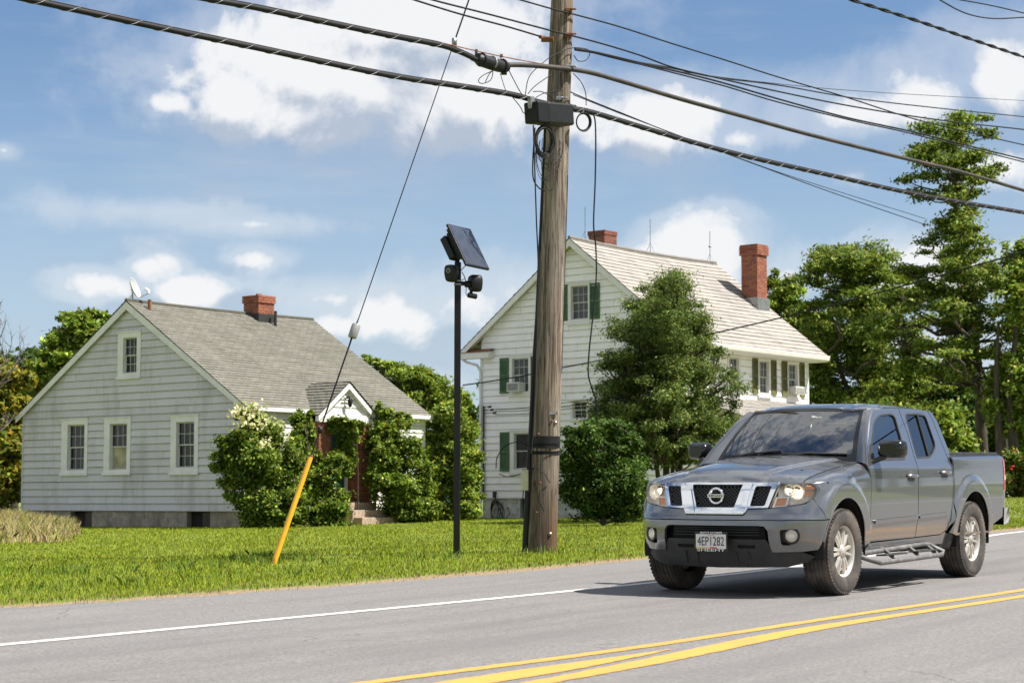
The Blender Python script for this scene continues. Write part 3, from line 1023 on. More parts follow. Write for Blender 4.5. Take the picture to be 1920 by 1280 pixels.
# satellite dish
dish = empty('satellite_dish', (HL[0], HL[1], 0), (0, 0, HROT), 'pale grey satellite dish on the peak of the cottage roof', 'dish')
hub = Vector((.25, 4.98, 6.95))
dirv = Vector((.46, -.80, .38)).normalized()
Md = Matrix.Translation(hub) @ dirv.to_track_quat('Z', 'Y').to_matrix().to_4x4()
MB().lathe([(.0, .0), (.12, .012), (.24, .05), (.33, .10), (.335, .105), (.25, .045), (.12, -.0), (0, -.012)], 20, 'Z', Md).build('reflector', M['dish_grey'], dish)
MB().tube([Md @ Vector((0, -.30, .06)), Md @ Vector((0, -.30, .42))], .014, 6).tube([(.25, 4.98, 6.50), (.25, 4.98, 6.90), hub - dirv * .05], .022, 8).tube([(.25, 4.98, 6.8), (.02, 5.35, 6.30)], .012, 6).build('mast', M['dish_grey'], dish)
MB().tube([Md @ Vector((0, -.30, .40)), Md @ Vector((0, -.22, .42)), Md @ Vector((0, -.14, .36))], .045, 8).build('receiver', M['trim_white'], dish)

# ---- white farmhouse
HR = (4.86, 57.3)
farm = empty('farmhouse', (HR[0], HR[1], 0), (0, 0, HROT), 'two storey white clapboard farmhouse with green shutters and tan shingle roof', 'house')
GW2, LW2 = 7.5, 7.86
EZ2, RY2, RZ2, FZ2 = 5.52, 3.72, 8.86, .96
SL = (RZ2 - 5.60) / (RY2 + .62)
def spanR(z):
    zz = max(0.0, z - 6.08) / (RZ2 - 6.08)
    return (zz * RY2, GW2 - zz * (GW2 - RY2))
winR = [dict(box=(3.13, 3.97, 6.34, 7.60), gl=(3.19, 3.86, 6.48, 7.53), c=3, r=2, pm=M['pane_screen']),
        dict(box=(5.46, 6.32, 4.19, 5.44), gl=(5.55, 6.22, 4.30, 5.37), c=3, r=2, pm=M['pane_screen']),
        dict(box=(5.46, 6.30, 1.71, 3.06), gl=(5.54, 6.14, 1.86, 2.99), c=1, r=1, pm=M['pane']),
        dict(box=(3.18, 3.88, 3.34, 3.97), gl=(3.26, 3.80, 3.40, 3.92), c=2, r=2, pm=M['pane'])]
mb = MB()
mb.add([(.13, .12, FZ2), (.13, GW2 - .12, FZ2), (.13, GW2 - .12, 6.0), (.13, RY2, RZ2 - .1), (.13, .12, 6.0)], [(0, 1, 2, 3, 4)])
mb.add([(.13, .12, FZ2), (LW2 - .1, .12, FZ2), (LW2 - .1, .12, EZ2), (.13, .12, EZ2)], [(0, 1, 2, 3)])
mb.build('wall', M['dark_hole'], farm)
mb = MB()
mb.add([(LW2, .0, FZ2), (LW2, GW2, FZ2), (LW2, GW2, 6.06), (LW2, RY2, RZ2 - .04), (LW2, .0, 6.06)], [(0, 1, 2, 3, 4)])
mb.add([(.0, GW2, FZ2), (LW2, GW2, FZ2), (LW2, GW2, 6.06), (.0, GW2, 6.06)], [(0, 1, 2, 3)])
mb.build('wall', M['siding_white'], farm)
clapboards(farm, WG, spanR, FZ2, RZ2 - .05, .216, [w['box'] for w in winR], M['siding_white'], seed=11, stain=M['mildew_lap_shade_light'])
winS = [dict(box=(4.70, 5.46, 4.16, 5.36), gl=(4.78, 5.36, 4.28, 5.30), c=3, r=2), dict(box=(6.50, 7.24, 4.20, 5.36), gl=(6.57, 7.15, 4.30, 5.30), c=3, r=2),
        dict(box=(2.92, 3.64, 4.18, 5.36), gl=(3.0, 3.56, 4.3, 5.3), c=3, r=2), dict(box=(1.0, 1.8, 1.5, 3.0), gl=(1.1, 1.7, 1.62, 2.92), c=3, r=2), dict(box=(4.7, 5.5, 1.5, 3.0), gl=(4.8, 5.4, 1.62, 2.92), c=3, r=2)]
clapboards(farm, WS, lambda z: (0, LW2), FZ2, EZ2 - .02, .216, [w['box'] for w in winS], M['siding_white'], seed=12, stain=M['mildew_lap_shade_light'])
for w in winR:
    window(farm, WG, w['box'], w['gl'], w['c'], w['r'], w['pm'], M['trim_clean'])
for w in winS:
    window(farm, WS, w['box'], w['gl'], w['c'], w['r'], M['pane_screen'], M['trim_clean'])
for (a0, a1, z0, z1) in ((2.74, 3.11, 6.45, 7.57), (3.99, 4.36, 6.46, 7.60), (6.35, 6.71, 4.27, 5.41), (5.08, 5.44, 4.27, 5.41), (6.33, 6.70, 1.79, 3.04), (5.07, 5.44, 1.79, 3.04)):
    shutter(farm, WG, a0, a1, z0, z1, M['shutter_green'])
for (a0, a1, z0, z1) in ((5.49, 5.80, 4.23, 5.36), (6.15, 6.48, 4.24, 5.37), (7.28, 7.58, 4.24, 5.38), (4.36, 4.67, 4.23, 5.36)):
    shutter(farm, WS, a0, a1, z0, z1, M['shutter_olive'])
for y in (0.0, GW2):
    s = 1 if y == 0 else -1
    MB().box((-.03, y - (.03 if s > 0 else .08), FZ2), (.05, y + (.08 if s > 0 else .03), EZ2 + .1)).build('corner_board', M['trim_clean'], farm)
MB().box((LW2 - .08, -.03, FZ2), (LW2 + .02, .05, EZ2)).build('corner_board', M['trim_clean'], farm)
fnd = MB().box((.04, .04, -.5), (.3, 5.5, FZ2)).box((.04, 5.95, -.5), (.3, GW2 - .02, FZ2)).box((.3, .04, -.5), (LW2, .3, FZ2)).box((LW2 - .2, .3, -.5), (LW2, GW2 - .02, FZ2)).box((.3, GW2 - .3, -.5), (LW2 - .2, GW2 - .02, FZ2))
found2 = fnd.build('foundation', M['found_white'], farm)
for row in range(5):
    a = .05 + (row % 2) * .2
    while a < GW2 - .42:
        if not (5.05 < a < 5.96):
            MB().box((.024 + r.uniform(-.006, .006), a + .006, .05 + row * .185), (.06, a + .394, .226 + row * .185)).build('block', M['found_white'], found2)
        a += .40
MB().box((.2, 5.5, -.1), (.24, 5.95, FZ2)).build('cellar_window', M['dark_hole'], found2)
MB().box((.0, 5.46, .1), (.06, 5.54, FZ2)).box((.0, 5.91, .1), (.06, 5.99, FZ2)).build('cellar_frame', M['sash'], found2)
MB().box((-.05, .0, FZ2 - .03), (.04, GW2, FZ2 + .004)).build('water_table', M['trim_clean'], farm)
# roof
eR, rR = (-.62, 5.62), (RY2, RZ2 + .16)
eL = (GW2 + .70, 5.66)
roofR = roof_build('roof', [dict(x0=-.30, x1=LW2 + .22, eave=eR, ridge=rR, ex=.235, thick=.018, sag=.07, seed=3, wob=.008),
                            dict(x0=-.30, x1=LW2 + .22, eave=eL, ridge=rR, ex=.235, thick=.018, sag=.07, seed=6, wob=.008)], M['roof_tan'], farm)
MB().tube([(-.30 + (LW2 + .52) * u, RY2, RZ2 + .18 - .07 * 4 * u * (1 - u)) for u in np.linspace(0, 1, 20)], [.055 + .012 * (i % 2) for i in range(20)], 6).build('ridge_cap', M['roof_tan'], roofR)
for ev in (eR, eL):
    for xx in (-.29, LW2 + .18):
        P = [(xx, ev[0], ev[1] - .02), (xx, RY2, rR[1] - .03), (xx, RY2, rR[1] - .25), (xx, ev[0], ev[1] - .20)]
        Q = [(xx + .03, y, z) for _, y, z in P]
        MB().add(P + Q, [(0, 1, 2, 3), (4, 5, 6, 7), (0, 1, 5, 4), (1, 2, 6, 5), (2, 3, 7, 6), (3, 0, 4, 7)]).build('bargeboard', M['trim_clean'], farm)
    P = [(-.26, ev[0], ev[1] - .10), (-.26, RY2, rR[1] - .12), (.02, RY2, rR[1] - .12), (.02, ev[0], ev[1] - .10)]
    MB().add(P, [(0, 1, 2, 3)]).build('soffit', M['trim_clean'], farm)
# eaves: soffit, frieze, gutter
MB().box((-.26, -.60, 5.40), (LW2 + .18, -.005, 5.43)).build('eave_soffit', M['trim_clean'], farm)
MB().box((.0, -.035, 5.36), (LW2, .0, 5.44)).build('frieze', M['trim_clean'], farm)
gut = MB()
prof = [(-.60, 5.44), (-.60, 5.58), (-.615, 5.59), (-.72, 5.60), (-.73, 5.58), (-.70, 5.46), (-.64, 5.42)]
gut.add([(x, y, z) for x in (-.30, LW2 + .22) for y, z in prof], [(i, i + 1, i + 8, i + 7) for i in range(6)] + [(6, 0, 7, 13), (0, 1, 2, 3, 4, 5, 6), (7, 8, 9, 10, 11, 12, 13)])
gut.build('gutter', M['trim_clean'], farm)
# boxed eave return on the far corner with its rusty cap
MB().box((-.28, 6.98, 5.43), (.0, GW2 + .78, 5.64)).build('eave_return', M['trim_clean'], farm)
MB().add([(-.30, 6.95, 5.64), (-.30, GW2 + .80, 5.64), (.02, GW2 + .80, 5.76), (.02, 6.95, 5.76), (-.30, 6.95, 5.62), (-.30, GW2 + .80, 5.62)], [(0, 1, 2, 3), (4, 5, 1, 0)]).build('return_cap', M['rust'], farm)
MB().tube([(-.12, GW2 + .70, 5.44), (-.12, GW2 + .55, 5.34), (-.08, GW2 + .12, 5.22), (-.06, GW2 - .0, 5.0), (-.06, GW2 - .02, .15)], .045, 8).build('downpipe', M['trim_clean'], farm)
# chimneys
brickwork('chimney', 7.12, 7.74, 1.45, 2.07, 6.6, 9.42, M['brick'], farm, flare=lambda z, z1: .05 if z1 - .42 < z < z1 - .10 else (.03 if z >= z1 - .10 else 0))
MB().box((7.06, 1.39, 6.9), (7.80, 2.13, 7.62)).build('flashing', M['steel'], farm)
brickwork('chimney', 2.38, 3.06, 4.30, 4.95, 8.1, 9.62, M['brick_dark'], farm, flare=lambda z, z1: .02 if z > z1 - .16 else 0)
for (x, h) in ((.55, 1.15), (4.15, 1.15), (7.75, 1.15)):
    rod = MB().tube([(x, RY2, RZ2 + .1), (x, RY2, RZ2 + .1 + h)], .012, 5)
    for (dx, dy) in ((.16, .1), (-.16, .1), (0, -.2)):
        rod.tube([(x, RY2, RZ2 + .48), (x + dx, RY2 + dy, RZ2 + .06)], .007, 4)
    if x > 7:
        rod.lathe([(0, .57), (.05, .60), (.05, .64), (0, .67)], 8, 'Z', Matrix.Translation((x, RY2, RZ2 + .1)))
    rod.build('lightning_rod', M['steel'], farm)
# service bracket and conduit on the gable corner
MB().tube([(-.07, 7.36, 3.9), (-.07, 7.36, 1.0)], .03, 6).box((-.1, 7.30, .92), (0, 7.45, 1.05)).build('service_conduit', M['lead_black'], farm)
for z in (3.86, 3.76, 3.66):
    MB().tube([(-.05, 7.33, z - .02), (-.22, 7.2, z)], .012, 5).tube([(-.20, 7.05 - (3.86 - z), z - .01), (-.22, 6.93 - (3.86 - z), z)], .035, 6).tube([(-.22, 7.2, z), (-.22, 6.9 - (3.86 - z), z)], .01, 5).build('insulator', M['lead_black'], farm)
# side porch of the farmhouse (a low roof behind the truck)
pr = roof_build('porch_roof', [dict(x0=.6, x1=LW2 + .2, eave=(-2.3, 3.25), ridge=(-.02, 4.02), ex=.2, seed=9)], M['roof_tan'], farm)
for x in (.8, 3.2, 5.6, 7.8):
    MB().box((x - .07, -2.2, 0), (x + .07, -2.06, 3.2)).build('porch_post', M['trim_clean'], farm)
MB().box((.6, -2.3, 3.08), (LW2 + .2, -2.12, 3.24)).build('porch_beam', M['trim_clean'], farm)
MB().box((.6, -2.2, -.4), (LW2 + .1, .03, .85)).build('porch_floor', M['found_white'], farm)

# window air conditioners
def air_con(house_loc, wall, a0, a1, z0, z1, label):
    o = empty('air_conditioner', (house_loc[0], house_loc[1], 0), (0, 0, HROT), label, 'air conditioner')
    wall.slab(MB(), a0, a1, z0, z1, -.06, .30).build('case', M['ac_case'], o, bevel=.012)
    wall.slab(MB(), a0 + .05, a0 + (a1 - a0) * .92, z0 + .04, z1 - .04, .30, .306).build('coil', M['pane_screen'], o)
    mb = MB()
    n = 9
    for k in range(n):
        z = z0 + .05 + (z1 - z0 - .1) * k / (n - 1)
        wall.slab(mb, a0 + .045, a0 + (a1 - a0) * .93, z - .004, z + .004, .306, .316)
    tag(mb.build('grille', M['ac_case'], o), kind='stuff')
    return o
air_con(HR, WG, 5.72, 6.22, 4.30, 4.60, 'beige window air conditioner in the farmhouse gable window with green shutters')
air_con(HR, WS, 6.58, 7.14, 4.31, 4.56, 'pale window air conditioner in the farmhouse side window with olive shutters')
# hose hanging on the foundation
hose = empty('garden_hose', (HR[0], HR[1], 0), (0, 0, HROT), 'black garden hose coiled against the whitewashed foundation', 'hose')
mb = MB()
for k in range(4):
    cy, w, h = 6.90 - .05 * k, .16 + .035 * k, .30 + .02 * k
    mb.tube([(-.06 - .01 * k, cy + w * math.sin(a), .60 - .05 * k + h * math.cos(a)) for a in np.linspace(0, 2 * math.pi, 20)], .015, 6, cap=False)
mb.tube([(-.05, 6.9, 1.0), (-.08, 6.75, .7), (-.08, 6.55, .35), (-.1, 6.4, .30), (-.1, 6.27, .45), (-.1, 6.3, .62), (-.08, 6.38, .64)], .015, 6)
mb.build('coil', M['rubber_cable'], hose)
MB().box((-.12, 6.86, .95), (.03, 6.94, 1.15)).build('hanger', M['lead_black'], hose)
pan = MB().lathe([(.0, .0), (.14, .0), (.17, .07), (.155, .07), (.13, .015), (0, .012)], 14, 'Z')
gp = Vector((HR[0], HR[1], 0)) + Matrix.Rotation(HROT, 3, 'Z') @ Vector((-.35, 6.5, 0))
pan = pan.build('green_basin', M['green_hose'], None, loc=(gp.x, gp.y, float(hz(gp.x, gp.y)) + .01))
tag(pan, 'small green plastic basin on the lawn below the hose', 'basin')

# ------------------------------------------------------------------ utility pole
PB = ground_at(1015, 1038)
PTOP = at(1054, 0, PB.y)
LEAN = (PTOP - PB) / (PTOP.z - PB.z)
POLE_H = 12.6
def pole_c(z):                      # axis of the pole at world height z
    return PB + LEAN * (z - PB.z)
def pole_r(z):
    return .203 - .0062 * (z - PB.z)
upole = empty('utility_pole', PB, (0, 0, 0), 'weathered leaning wooden utility pole on the lawn verge', 'utility pole')
mb = MB()
zs = np.concatenate([np.arange(-.5, 9, .22), [10, 11, 12, POLE_H]])
rr = random.Random(2)
pts, seg = [], 26
off = [rr.uniform(-.006, .006) for _ in range(seg)]
for h in zs:
    c_ = LEAN * h; R_ = pole_r(h + PB.z) * (1.0 + (.05 * max(0, .5 - h)))
    for k in range(seg):
        a = 2 * math.pi * k / seg
        q = R_ + off[k] + rr.uniform(-.0025, .0025)
        pts.append((c_.x + q * math.cos(a), c_.y + q * math.sin(a), h))
fs = [(i * seg + k, i * seg + (k + 1) % seg, (i + 1) * seg + (k + 1) % seg, (i + 1) * seg + k) for i in range(len(zs) - 1) for k in range(seg)]
mb.add(pts, fs, True); mb.add(pts[-seg:], [tuple(range(seg))])
mb.build('shaft', M['pole_wood'], upole)
def pole_pt(py, px=None, out=0.0):
    """local point on the camera side of the pole at photograph row py"""
    z = at(1030, py, PB.y).z
    c_ = pole_c(z); R_ = pole_r(z)
    if px is None:
        return Vector((c_.x, c_.y - R_ - out, z)) - PB
    x = at(px, py, PB.y - .15).x
    dx = max(-R_ * .99, min(R_ * .99, x - c_.x))
    return Vector((c_.x + dx * (1 + out / R_), c_.y - math.sqrt(max(0, R_ * R_ - dx * dx)) - out, z)) - PB
def pole_side(py, out=.0, side=-1):
    z = at(1030, py, PB.y).z
    c_ = pole_c(z); R_ = pole_r(z) + out
    return Vector((c_.x + side * R_ * .97, c_.y - R_ * .25, z)) - PB
# black tape wraps
for (y0, y1, tilt) in ((818, 834, 0), (829, 838, .02), (836, 840, -.025), (843, 847, .03), (846, 852, 0)):
    z0, z1 = at(1030, y1, PB.y).z, at(1030, y0, PB.y).z
    V_, F_ = [], []
    for k in range(27):
        a = 2 * math.pi * k / 26
        for z in (z0, z1):
            zz = z + tilt * math.sin(a * 1.0)
            c_ = pole_c(zz); q = pole_r(zz) + .010
            V_.append((c_.x + q * math.cos(a) - PB.x, c_.y + q * math.sin(a) - PB.y, zz - PB.z))
    F_ = [(2 * k, 2 * k + 2, 2 * k + 3, 2 * k + 1) for k in range(26)]
    MB().add(V_, F_, True).build('tape_wrap', M['black_plastic'], upole)
# black riser guard down the left flank, ground rod wire, staples
MB().tube([pole_side(y, .028 if y > 600 else .012) for y in (205, 300, 400, 500, 600, 700, 800, 900, 980, 1042)], [.02, .02, .02, .022, .024, .026, .028, .040, .045, .045], 8).build('riser_guard', M['black_plastic'], upole)
MB().tube([pole_side(y, .004, 1) for y in (330, 430, 560, 700)], .008, 5).build('ground_wire', M['rubber_cable'], upole)
for (y, x) in ((814, 1010), (905, 1013), (960, 1006), (790, 1035)):
    p_ = pole_pt(y, x, .004)
    MB().lathe([(0, -.012), (.016, -.010), (.016, .01)], 8, 'Y', Matrix.Translation(p_)).build('bolt', M['rust'], upole)
for (y, x) in ((775, 1041), (793, 1041), (1000, 1031)):
    p_ = pole_pt(y, x, .006)
    MB().lathe([(0, -.016), (.024, -.012), (.028, .01)], 8, 'Y', Matrix.Translation(p_)).build('pole_tag', M['steel'], upole)
p_ = pole_pt(775, 1036, .004)
MB().box((p_.x - .07, p_.y - .004, p_.z - .02), (p_.x + .07, p_.y + .03, p_.z + .02)).build('metal_strap', M['steel'], upole)
for (y, sx) in ((24, 1), (70, 1), (130, 1), (203, 1), (190, -1)):       # clamps where the cables meet the pole
    p_ = pole_pt(y, 1062 if sx > 0 else 1046, .02)
    MB().box((p_.x - .03, p_.y - .03, p_.z - .03), (p_.x + .07, p_.y + .10, p_.z + .025)).box((p_.x + .05, p_.y - .05, p_.z - .014), (p_.x + .13, p_.y - .02, p_.z + .014)).build('clamp', M['steel' if y > 100 else 'rust'], upole, bevel=.01)
MB().tube([pole_pt(850, 1003, .02), pole_pt(900, 1006, .05), pole_pt(940, 1012, .04), pole_pt(958, 1020, .01)], .006, 5).tube([pole_side(880, .03), pole_pt(876, 1008, .06), pole_pt(890, 1022, .05), pole_pt(905, 1030, .01)], .006, 5).build('loose_wire', M['rubber_cable'], upole)
# beige junction box
jb = empty('junction_box', PB, (0, 0, 0), 'small beige junction box strapped to the left flank of the utility pole', 'box')
b0 = at(984, 899, PB.y - .05) - PB
MB().box((b0.x - .055, b0.y - .09, b0.z - .15), (b0.x + .05, b0.y + .09, b0.z + .14)).build('case', M['beige_box'], jb, bevel=.012)
MB().box((b0.x + .03, b0.y - .05, b0.z - .18), (b0.x + .13, b0.y + .05, b0.z + .16)).build('bracket', M['black_plastic'], jb)
MB().box((b0.x - .035, b0.y - .10, b0.z + .14), (b0.x + .03, b0.y + .04, b0.z + .165)).build('cap', M['steel'], jb, bevel=.008)
MB().tube([(b0.x - .02, b0.y, b0.z - .15), (b0.x - .03, b0.y - .02, b0.z - .27), (b0.x + .06, b0.y - .03, b0.z - .38), (b0.x + .12, b0.y - .02, b0.z - .34)], .008, 5).build('lead', M['rubber_cable'], jb)

# ------------------------------------------------------------------ cables, traced on the vertical plane that runs along the road through the pole
def on_vplane(px, py, base, dirv):
    d = pix_dir(px, py)
    n_ = Vector((-dirv[1], dirv[0], 0))
    o = Vector((0, 0, EYE))
    k = (base - o).dot(n_) / d.dot(n_)
    return o + d * k
CD = Vector((.63, .777, 0)).normalized()
PC = pole_c(6.3) + Vector((CD.y, -CD.x, 0)) * .24
def catmull(P, n=8):
    P = [Vector(p) for p in P]
    Q = [P[0] * 2 - P[1]] + P + [P[-1] * 2 - P[-2]]
    out = []
    for i in range(1, len(Q) - 2):
        for k in range(n):
            t_ = k / n
            a, b_, c_, d_ = Q[i - 1], Q[i], Q[i + 1], Q[i + 2]
            out.append(.5 * ((2 * b_) + (c_ - a) * t_ + (2 * a - 5 * b_ + 4 * c_ - d_) * t_ * t_ + (3 * b_ - a - 3 * c_ + d_) * t_ ** 3))
    out.append(Q[-2])
    return out
def extend(P, left=True, right=True, far=26):
    """let a cable run on beyond the frame along its own last direction"""
    if left: P = [P[0] + (P[0] - P[1]).normalized() * far] + P
    if right: P = P + [P[-1] + (P[-1] - P[-2]).normalized() * far]
    return P
def cable(name, pix, r, mat, label, base=None, dirv=None, left=False, right=False, twist=None, lash=False, group=None, parent=None):
    base = PC if base is None else base
    dirv = CD if dirv is None else dirv
    P = extend(catmull([on_vplane(x, y, base, dirv) for x, y in pix], 6), left, right)
    org = P[len(P) // 2].copy()
    P = [p - org for p in P]
    mb = MB()
    if twist:
        fine = []
        for i in range(len(P) - 1):
            for k in range(6): fine.append(P[i].lerp(P[i + 1], k / 6))
        acc, L = [], 0
        for i, p in enumerate(fine):
            if i: L += (p - fine[i - 1]).length
            acc.append(L)
        for ph in (0, math.pi):
            Q = []
            for i, p in enumerate(fine):
                a = acc[i] / twist * 2 * math.pi + ph
                Q.append(p + Vector((0, 0, 1)) * math.sin(a) * r + Vector((CD.y, -CD.x, 0)) * math.cos(a) * r)
            mb.tube(Q, r, 5)
    else:
        mb.tube(P, r, 8 if r > .02 else 6)
    o = mb.build(name, mat, parent)
    if parent is None:
        o.location = org
        tag(o, label, 'cable', group)
    if lash:
        fine = []
        for i in range(len(P) - 1):
            for k in range(10): fine.append(P[i].lerp(P[i + 1], k / 10))
        mb = MB(); L = 0; Q = []
        for i, p in enumerate(fine):
            if i: L += (p - fine[i - 1]).length
            a = L / .42 * 2 * math.pi
            Q.append(p + (Vector((0, 0, 1)) * math.sin(a) + Vector((CD.y, -CD.x, 0)) * math.cos(a)) * (r + .003))
        lw = MB().tube(Q, .0034, 4).build('lashing_wire', M['lash_wire'], o)
        MB().tube([p + Vector((0, 0, r + .008)) for p in P], .006, 5).build('messenger_strand', M['old_cable'], o)
    return o
cable('lashed_cable', [(-60, -25), (0, -12), (240, 40), (480, 90), (720, 140), (880, 165), (960, 178), (1010, 192), (1060, 203), (1100, 209), (1160, 226), (1280, 262), (1400, 294), (1560, 330), (1720, 365), (1920, 399)], .033, M['rubber_cable'], 'thick black lashed cable above the box on the pole, lowest on the pole', left=True, right=True, lash=True)
cable('lashed_cable', [(300, -22), (370, -5), (480, 15), (600, 40), (720, 65), (820, 84), (860, 97), (905, 118)], .034, M['rubber_cable'], 'thick black lashed cable running into the grey splice case', left=True, lash=True)
cable('messenger_wire', [(826, 80), (890, 95), (950, 108), (1010, 119), (1062, 127)], .008, M['rust'], 'thin rusty strand above the grey splice case')
cable('old_cable', [(942, 122), (975, 122), (1010, 124), (1060, 129), (1110, 137), (1180, 157), (1280, 187), (1400, 220), (1520, 253), (1700, 298), (1800, 322), (1920, 357)], .034, M['old_cable'], 'thick brownish old cable leaving the pole towards the trees', right=True)
cable('span_wire', [(920, -16), (975, 0), (1035, 17), (1075, 27), (1160, 50), (1260, 82), (1360, 113), (1460, 145), (1585, 182), (1710, 222), (1820, 249), (1920, 272)], .013, M['rubber_cable'], 'uppermost thin black wire passing the pole top clamp', left=True, right=True)
cable('dead_end_wire', [(700, -24), (776, 0), (860, 26), (950, 50), (1024, 72)], .014, M['rubber_cable'], 'thin black wire ending at the rusty clevis on the pole', left=True)
FD = Vector((.50, .866, 0))
cable('span_wire', [(760, -16), (810, 0), (920, 28), (1034, 58), (1075, 68), (1135, 84), (1200, 104), (1260, 126), (1335, 144), (1460, 172), (1600, 200), (1760, 225), (1920, 243)], .014, M['rubber_cable'], 'thin black wire just under the uppermost wire at the pole', left=True, right=True)
cable('service_drop', [(1078, 92), (1120, 99), (1200, 118), (1335, 150), (1460, 186), (1585, 220), (1710, 247), (1810, 272), (1920, 299)], .016, M['rubber_cable'], 'black service cable drooping from the pole, upper of a close pair', right=True)
cable('service_drop', [(1078, 94), (1130, 103), (1260, 136), (1360, 162), (1460, 192), (1610, 229), (1710, 251), (1920, 304)], .013, M['rubber_cable'], 'black service cable drooping from the pole, lower of a close pair', right=True)
cable('drop_wire', [(1078, 90), (1160, 110), (1260, 128), (1340, 145), (1460, 160), (1600, 184), (1760, 203), (1920, 219)], .013, M['rubber_cable'], 'black wire from the pole running level over the tall tree', dirv=FD, right=True)
cable('drop_wire', [(1078, 91), (1180, 117), (1260, 132), (1410, 152), (1610, 171), (1920, 189)], .006, M['rubber_cable'], 'finest black wire from the pole rising clear above the tall tree', dirv=FD, right=True)
HOUSE_D = Vector((.66, .75, 0)).normalized()
cable('house_drop', [(1070, 173), (1110, 190), (1185, 220), (1260, 250), (1410, 306), (1560, 361), (1740, 423)], .009, M['rubber_cable'], 'thin black drop wire sagging from the pole into the tall tree', dirv=FD, right=False)
cable('house_drop', [(1075, 178), (1160, 212), (1240, 242), (1340, 279), (1460, 323), (1600, 368), (1735, 410)], .007, M['rubber_cable'], 'finest drop wire sagging from the pole beside a thicker one', dirv=FD)
cable('twisted_service_cable', [(1540, -19), (1597, 0), (1710, 36), (1810, 70), (1920, 107)], .018, M['rubber_cable'], 'twisted black service cable high above the tall tree', left=True, right=True, twist=1.1)
cable('high_wire', [(1720, -28), (1762, 0), (1810, 25), (1860, 35), (1920, 33)], .014, M['rubber_cable'], 'sagging black wire dipping lowest over the twisted cable', right=True, left=True)
cable('high_wire', [(1740, -11), (1800, 0), (1860, 11), (1920, 25)], .014, M['rubber_cable'], 'straight black wire over the twisted cable', right=True, left=True)
# service line that crosses in front of the farmhouse
A_, B_ = at(868, 722, 55.0), at(1800, 506, 46.0)
cable('farm_service_wire', [(868, 722), (960, 708), (1040, 692), (1180, 664), (1285, 637), (1450, 599), (1620, 556), (1800, 506)], .018, M['rubber_cable'], 'dark service wire crossing before the farmhouse gable and roof', base=A_, dirv=(B_ - A_).normalized().to_2d().to_3d(), right=True)
# wires between the farmhouse insulators and the pole
for k, (y0, y1) in enumerate(((767, 758), (771, 765), (777, 771))):
    q0 = at(929, y0, 61.0); q1 = at(1050, y1 - 8, 57.5)
    cable('farm_feeder', [(929, y0), (990, (y0 + y1) / 2 + 1), (1110, y1 - 10), (1180, y1 - 18)], .010, M['rubber_cable'], ('uppermost', 'middle', 'lowest')[k] + ' of three thin feeder wires at the farmhouse gable insulators', base=q0, dirv=(q1 - q0).to_2d().to_3d().normalized(), group='feeder wires on the farmhouse gable')

# hardware on the cables
def px_obj(mb, name, mat, label, cat, bevel=0):
    c_ = Vector(np.mean(np.array(mb.v), 0))
    mb.v = [tuple(Vector(q) - c_) for q in mb.v]
    o = mb.build(name, mat, None, bevel=bevel); o.location = c_
    return tag(o, label, cat)
def cp(x, y, off=0.0):
    return on_vplane(x, y, PC - Vector((CD.y, -CD.x, 0)) * -off, CD)
sc_ = empty('splice_case', cp(922, 119), (0, 0, 0), 'grey cylindrical splice case on the upper cable beside the pole', 'splice case')
o_ = sc_.location
ax = [cp(894, 110) - o_, cp(905, 114) - o_, cp(936, 124) - o_, cp(950, 126) - o_]
MB().tube([ax[0], ax[0].lerp(ax[1], .3), ax[1], ax[1].lerp(ax[2], .5), ax[2], ax[3]], [.05, .075, .085, .088, .085, .07], 12).build('case', M['black_plastic'], sc_)
for u in (.15, .5, .85):
    c_ = ax[0].lerp(ax[3], u); dd = (ax[3] - ax[0]).normalized() * .014
    MB().tube([c_ - dd, c_ + dd], .095, 12).build('band', M['steel' if u == .5 else 'black_metal'], sc_)
for (x, y) in ((896, 108), (945, 133)):
    c_ = cp(x, y) - o_
    MB().box((c_.x - .04, c_.y - .05, c_.z - .05), (c_.x + .04, c_.y + .05, c_.z + .05)).build('lug', M['black_metal'], sc_, bevel=.01)
for (x, y) in ((893, 96), (940, 105)):
    MB().tube([cp(x, y) - o_, cp(x - 3, y + 12) - o_], .006, 5).box((cp(x, y) - o_) - Vector((.02, .02, .02)), (cp(x, y) - o_) + Vector((.02, .02, .02))).build('hanger', M['rust'], sc_)
loops = MB().tube(catmull([cp(926, 132) - o_, cp(905, 142) - o_, cp(897, 152) - o_, cp(905, 157) - o_, cp(920, 150) - o_, cp(924, 134) - o_, cp(917, 140) - o_, cp(910, 154) - o_], 6), .006, 5).tube(catmull([cp(938, 138) - o_, cp(943, 155) - o_, cp(950, 176) - o_], 6), .005, 5)
loops.build('loose_wire', M['rubber_cable'], sc_)
# terminal box on the pole
tb = empty('cable_terminal_box', cp(1030, 213, .10), (0, 0, 0), 'black plastic cable terminal box hung on the pole under the lowest cable', 'terminal box')
o_ = tb.location
A1, A2 = cp(996, 211, .1) - o_, cp(1063, 217, .1) - o_
dirb = (A2 - A1); Lb = dirb.length; dirb.normalize()
upb = Vector((0, 0, 1)); upb = (upb - dirb * upb.dot(dirb)).normalized(); sdb = dirb.cross(upb)
Mb = Matrix((dirb, sdb, upb)).transposed().to_4x4(); Mb.translation = A1
MB().box((Lb * .28, -.13, -.15), (Lb, .13, .15), Mb).build('cover', M['black_plastic'], tb, bevel=.03)
MB().box((0, -.125, -.145), (Lb * .30, .125, .145), Mb).build('end_cap', M['black_metal'], tb, bevel=.02)
MB().box((-.03, -.03, .05), (.06, .03, .22), Mb).build('hanger', M['steel'], tb, bevel=.008)
mb = MB()
for k in range(7):
    mb.box((.02, -.132 , -.12 + .036 * k), (Lb * .27, -.124, -.10 + .036 * k), Mb)
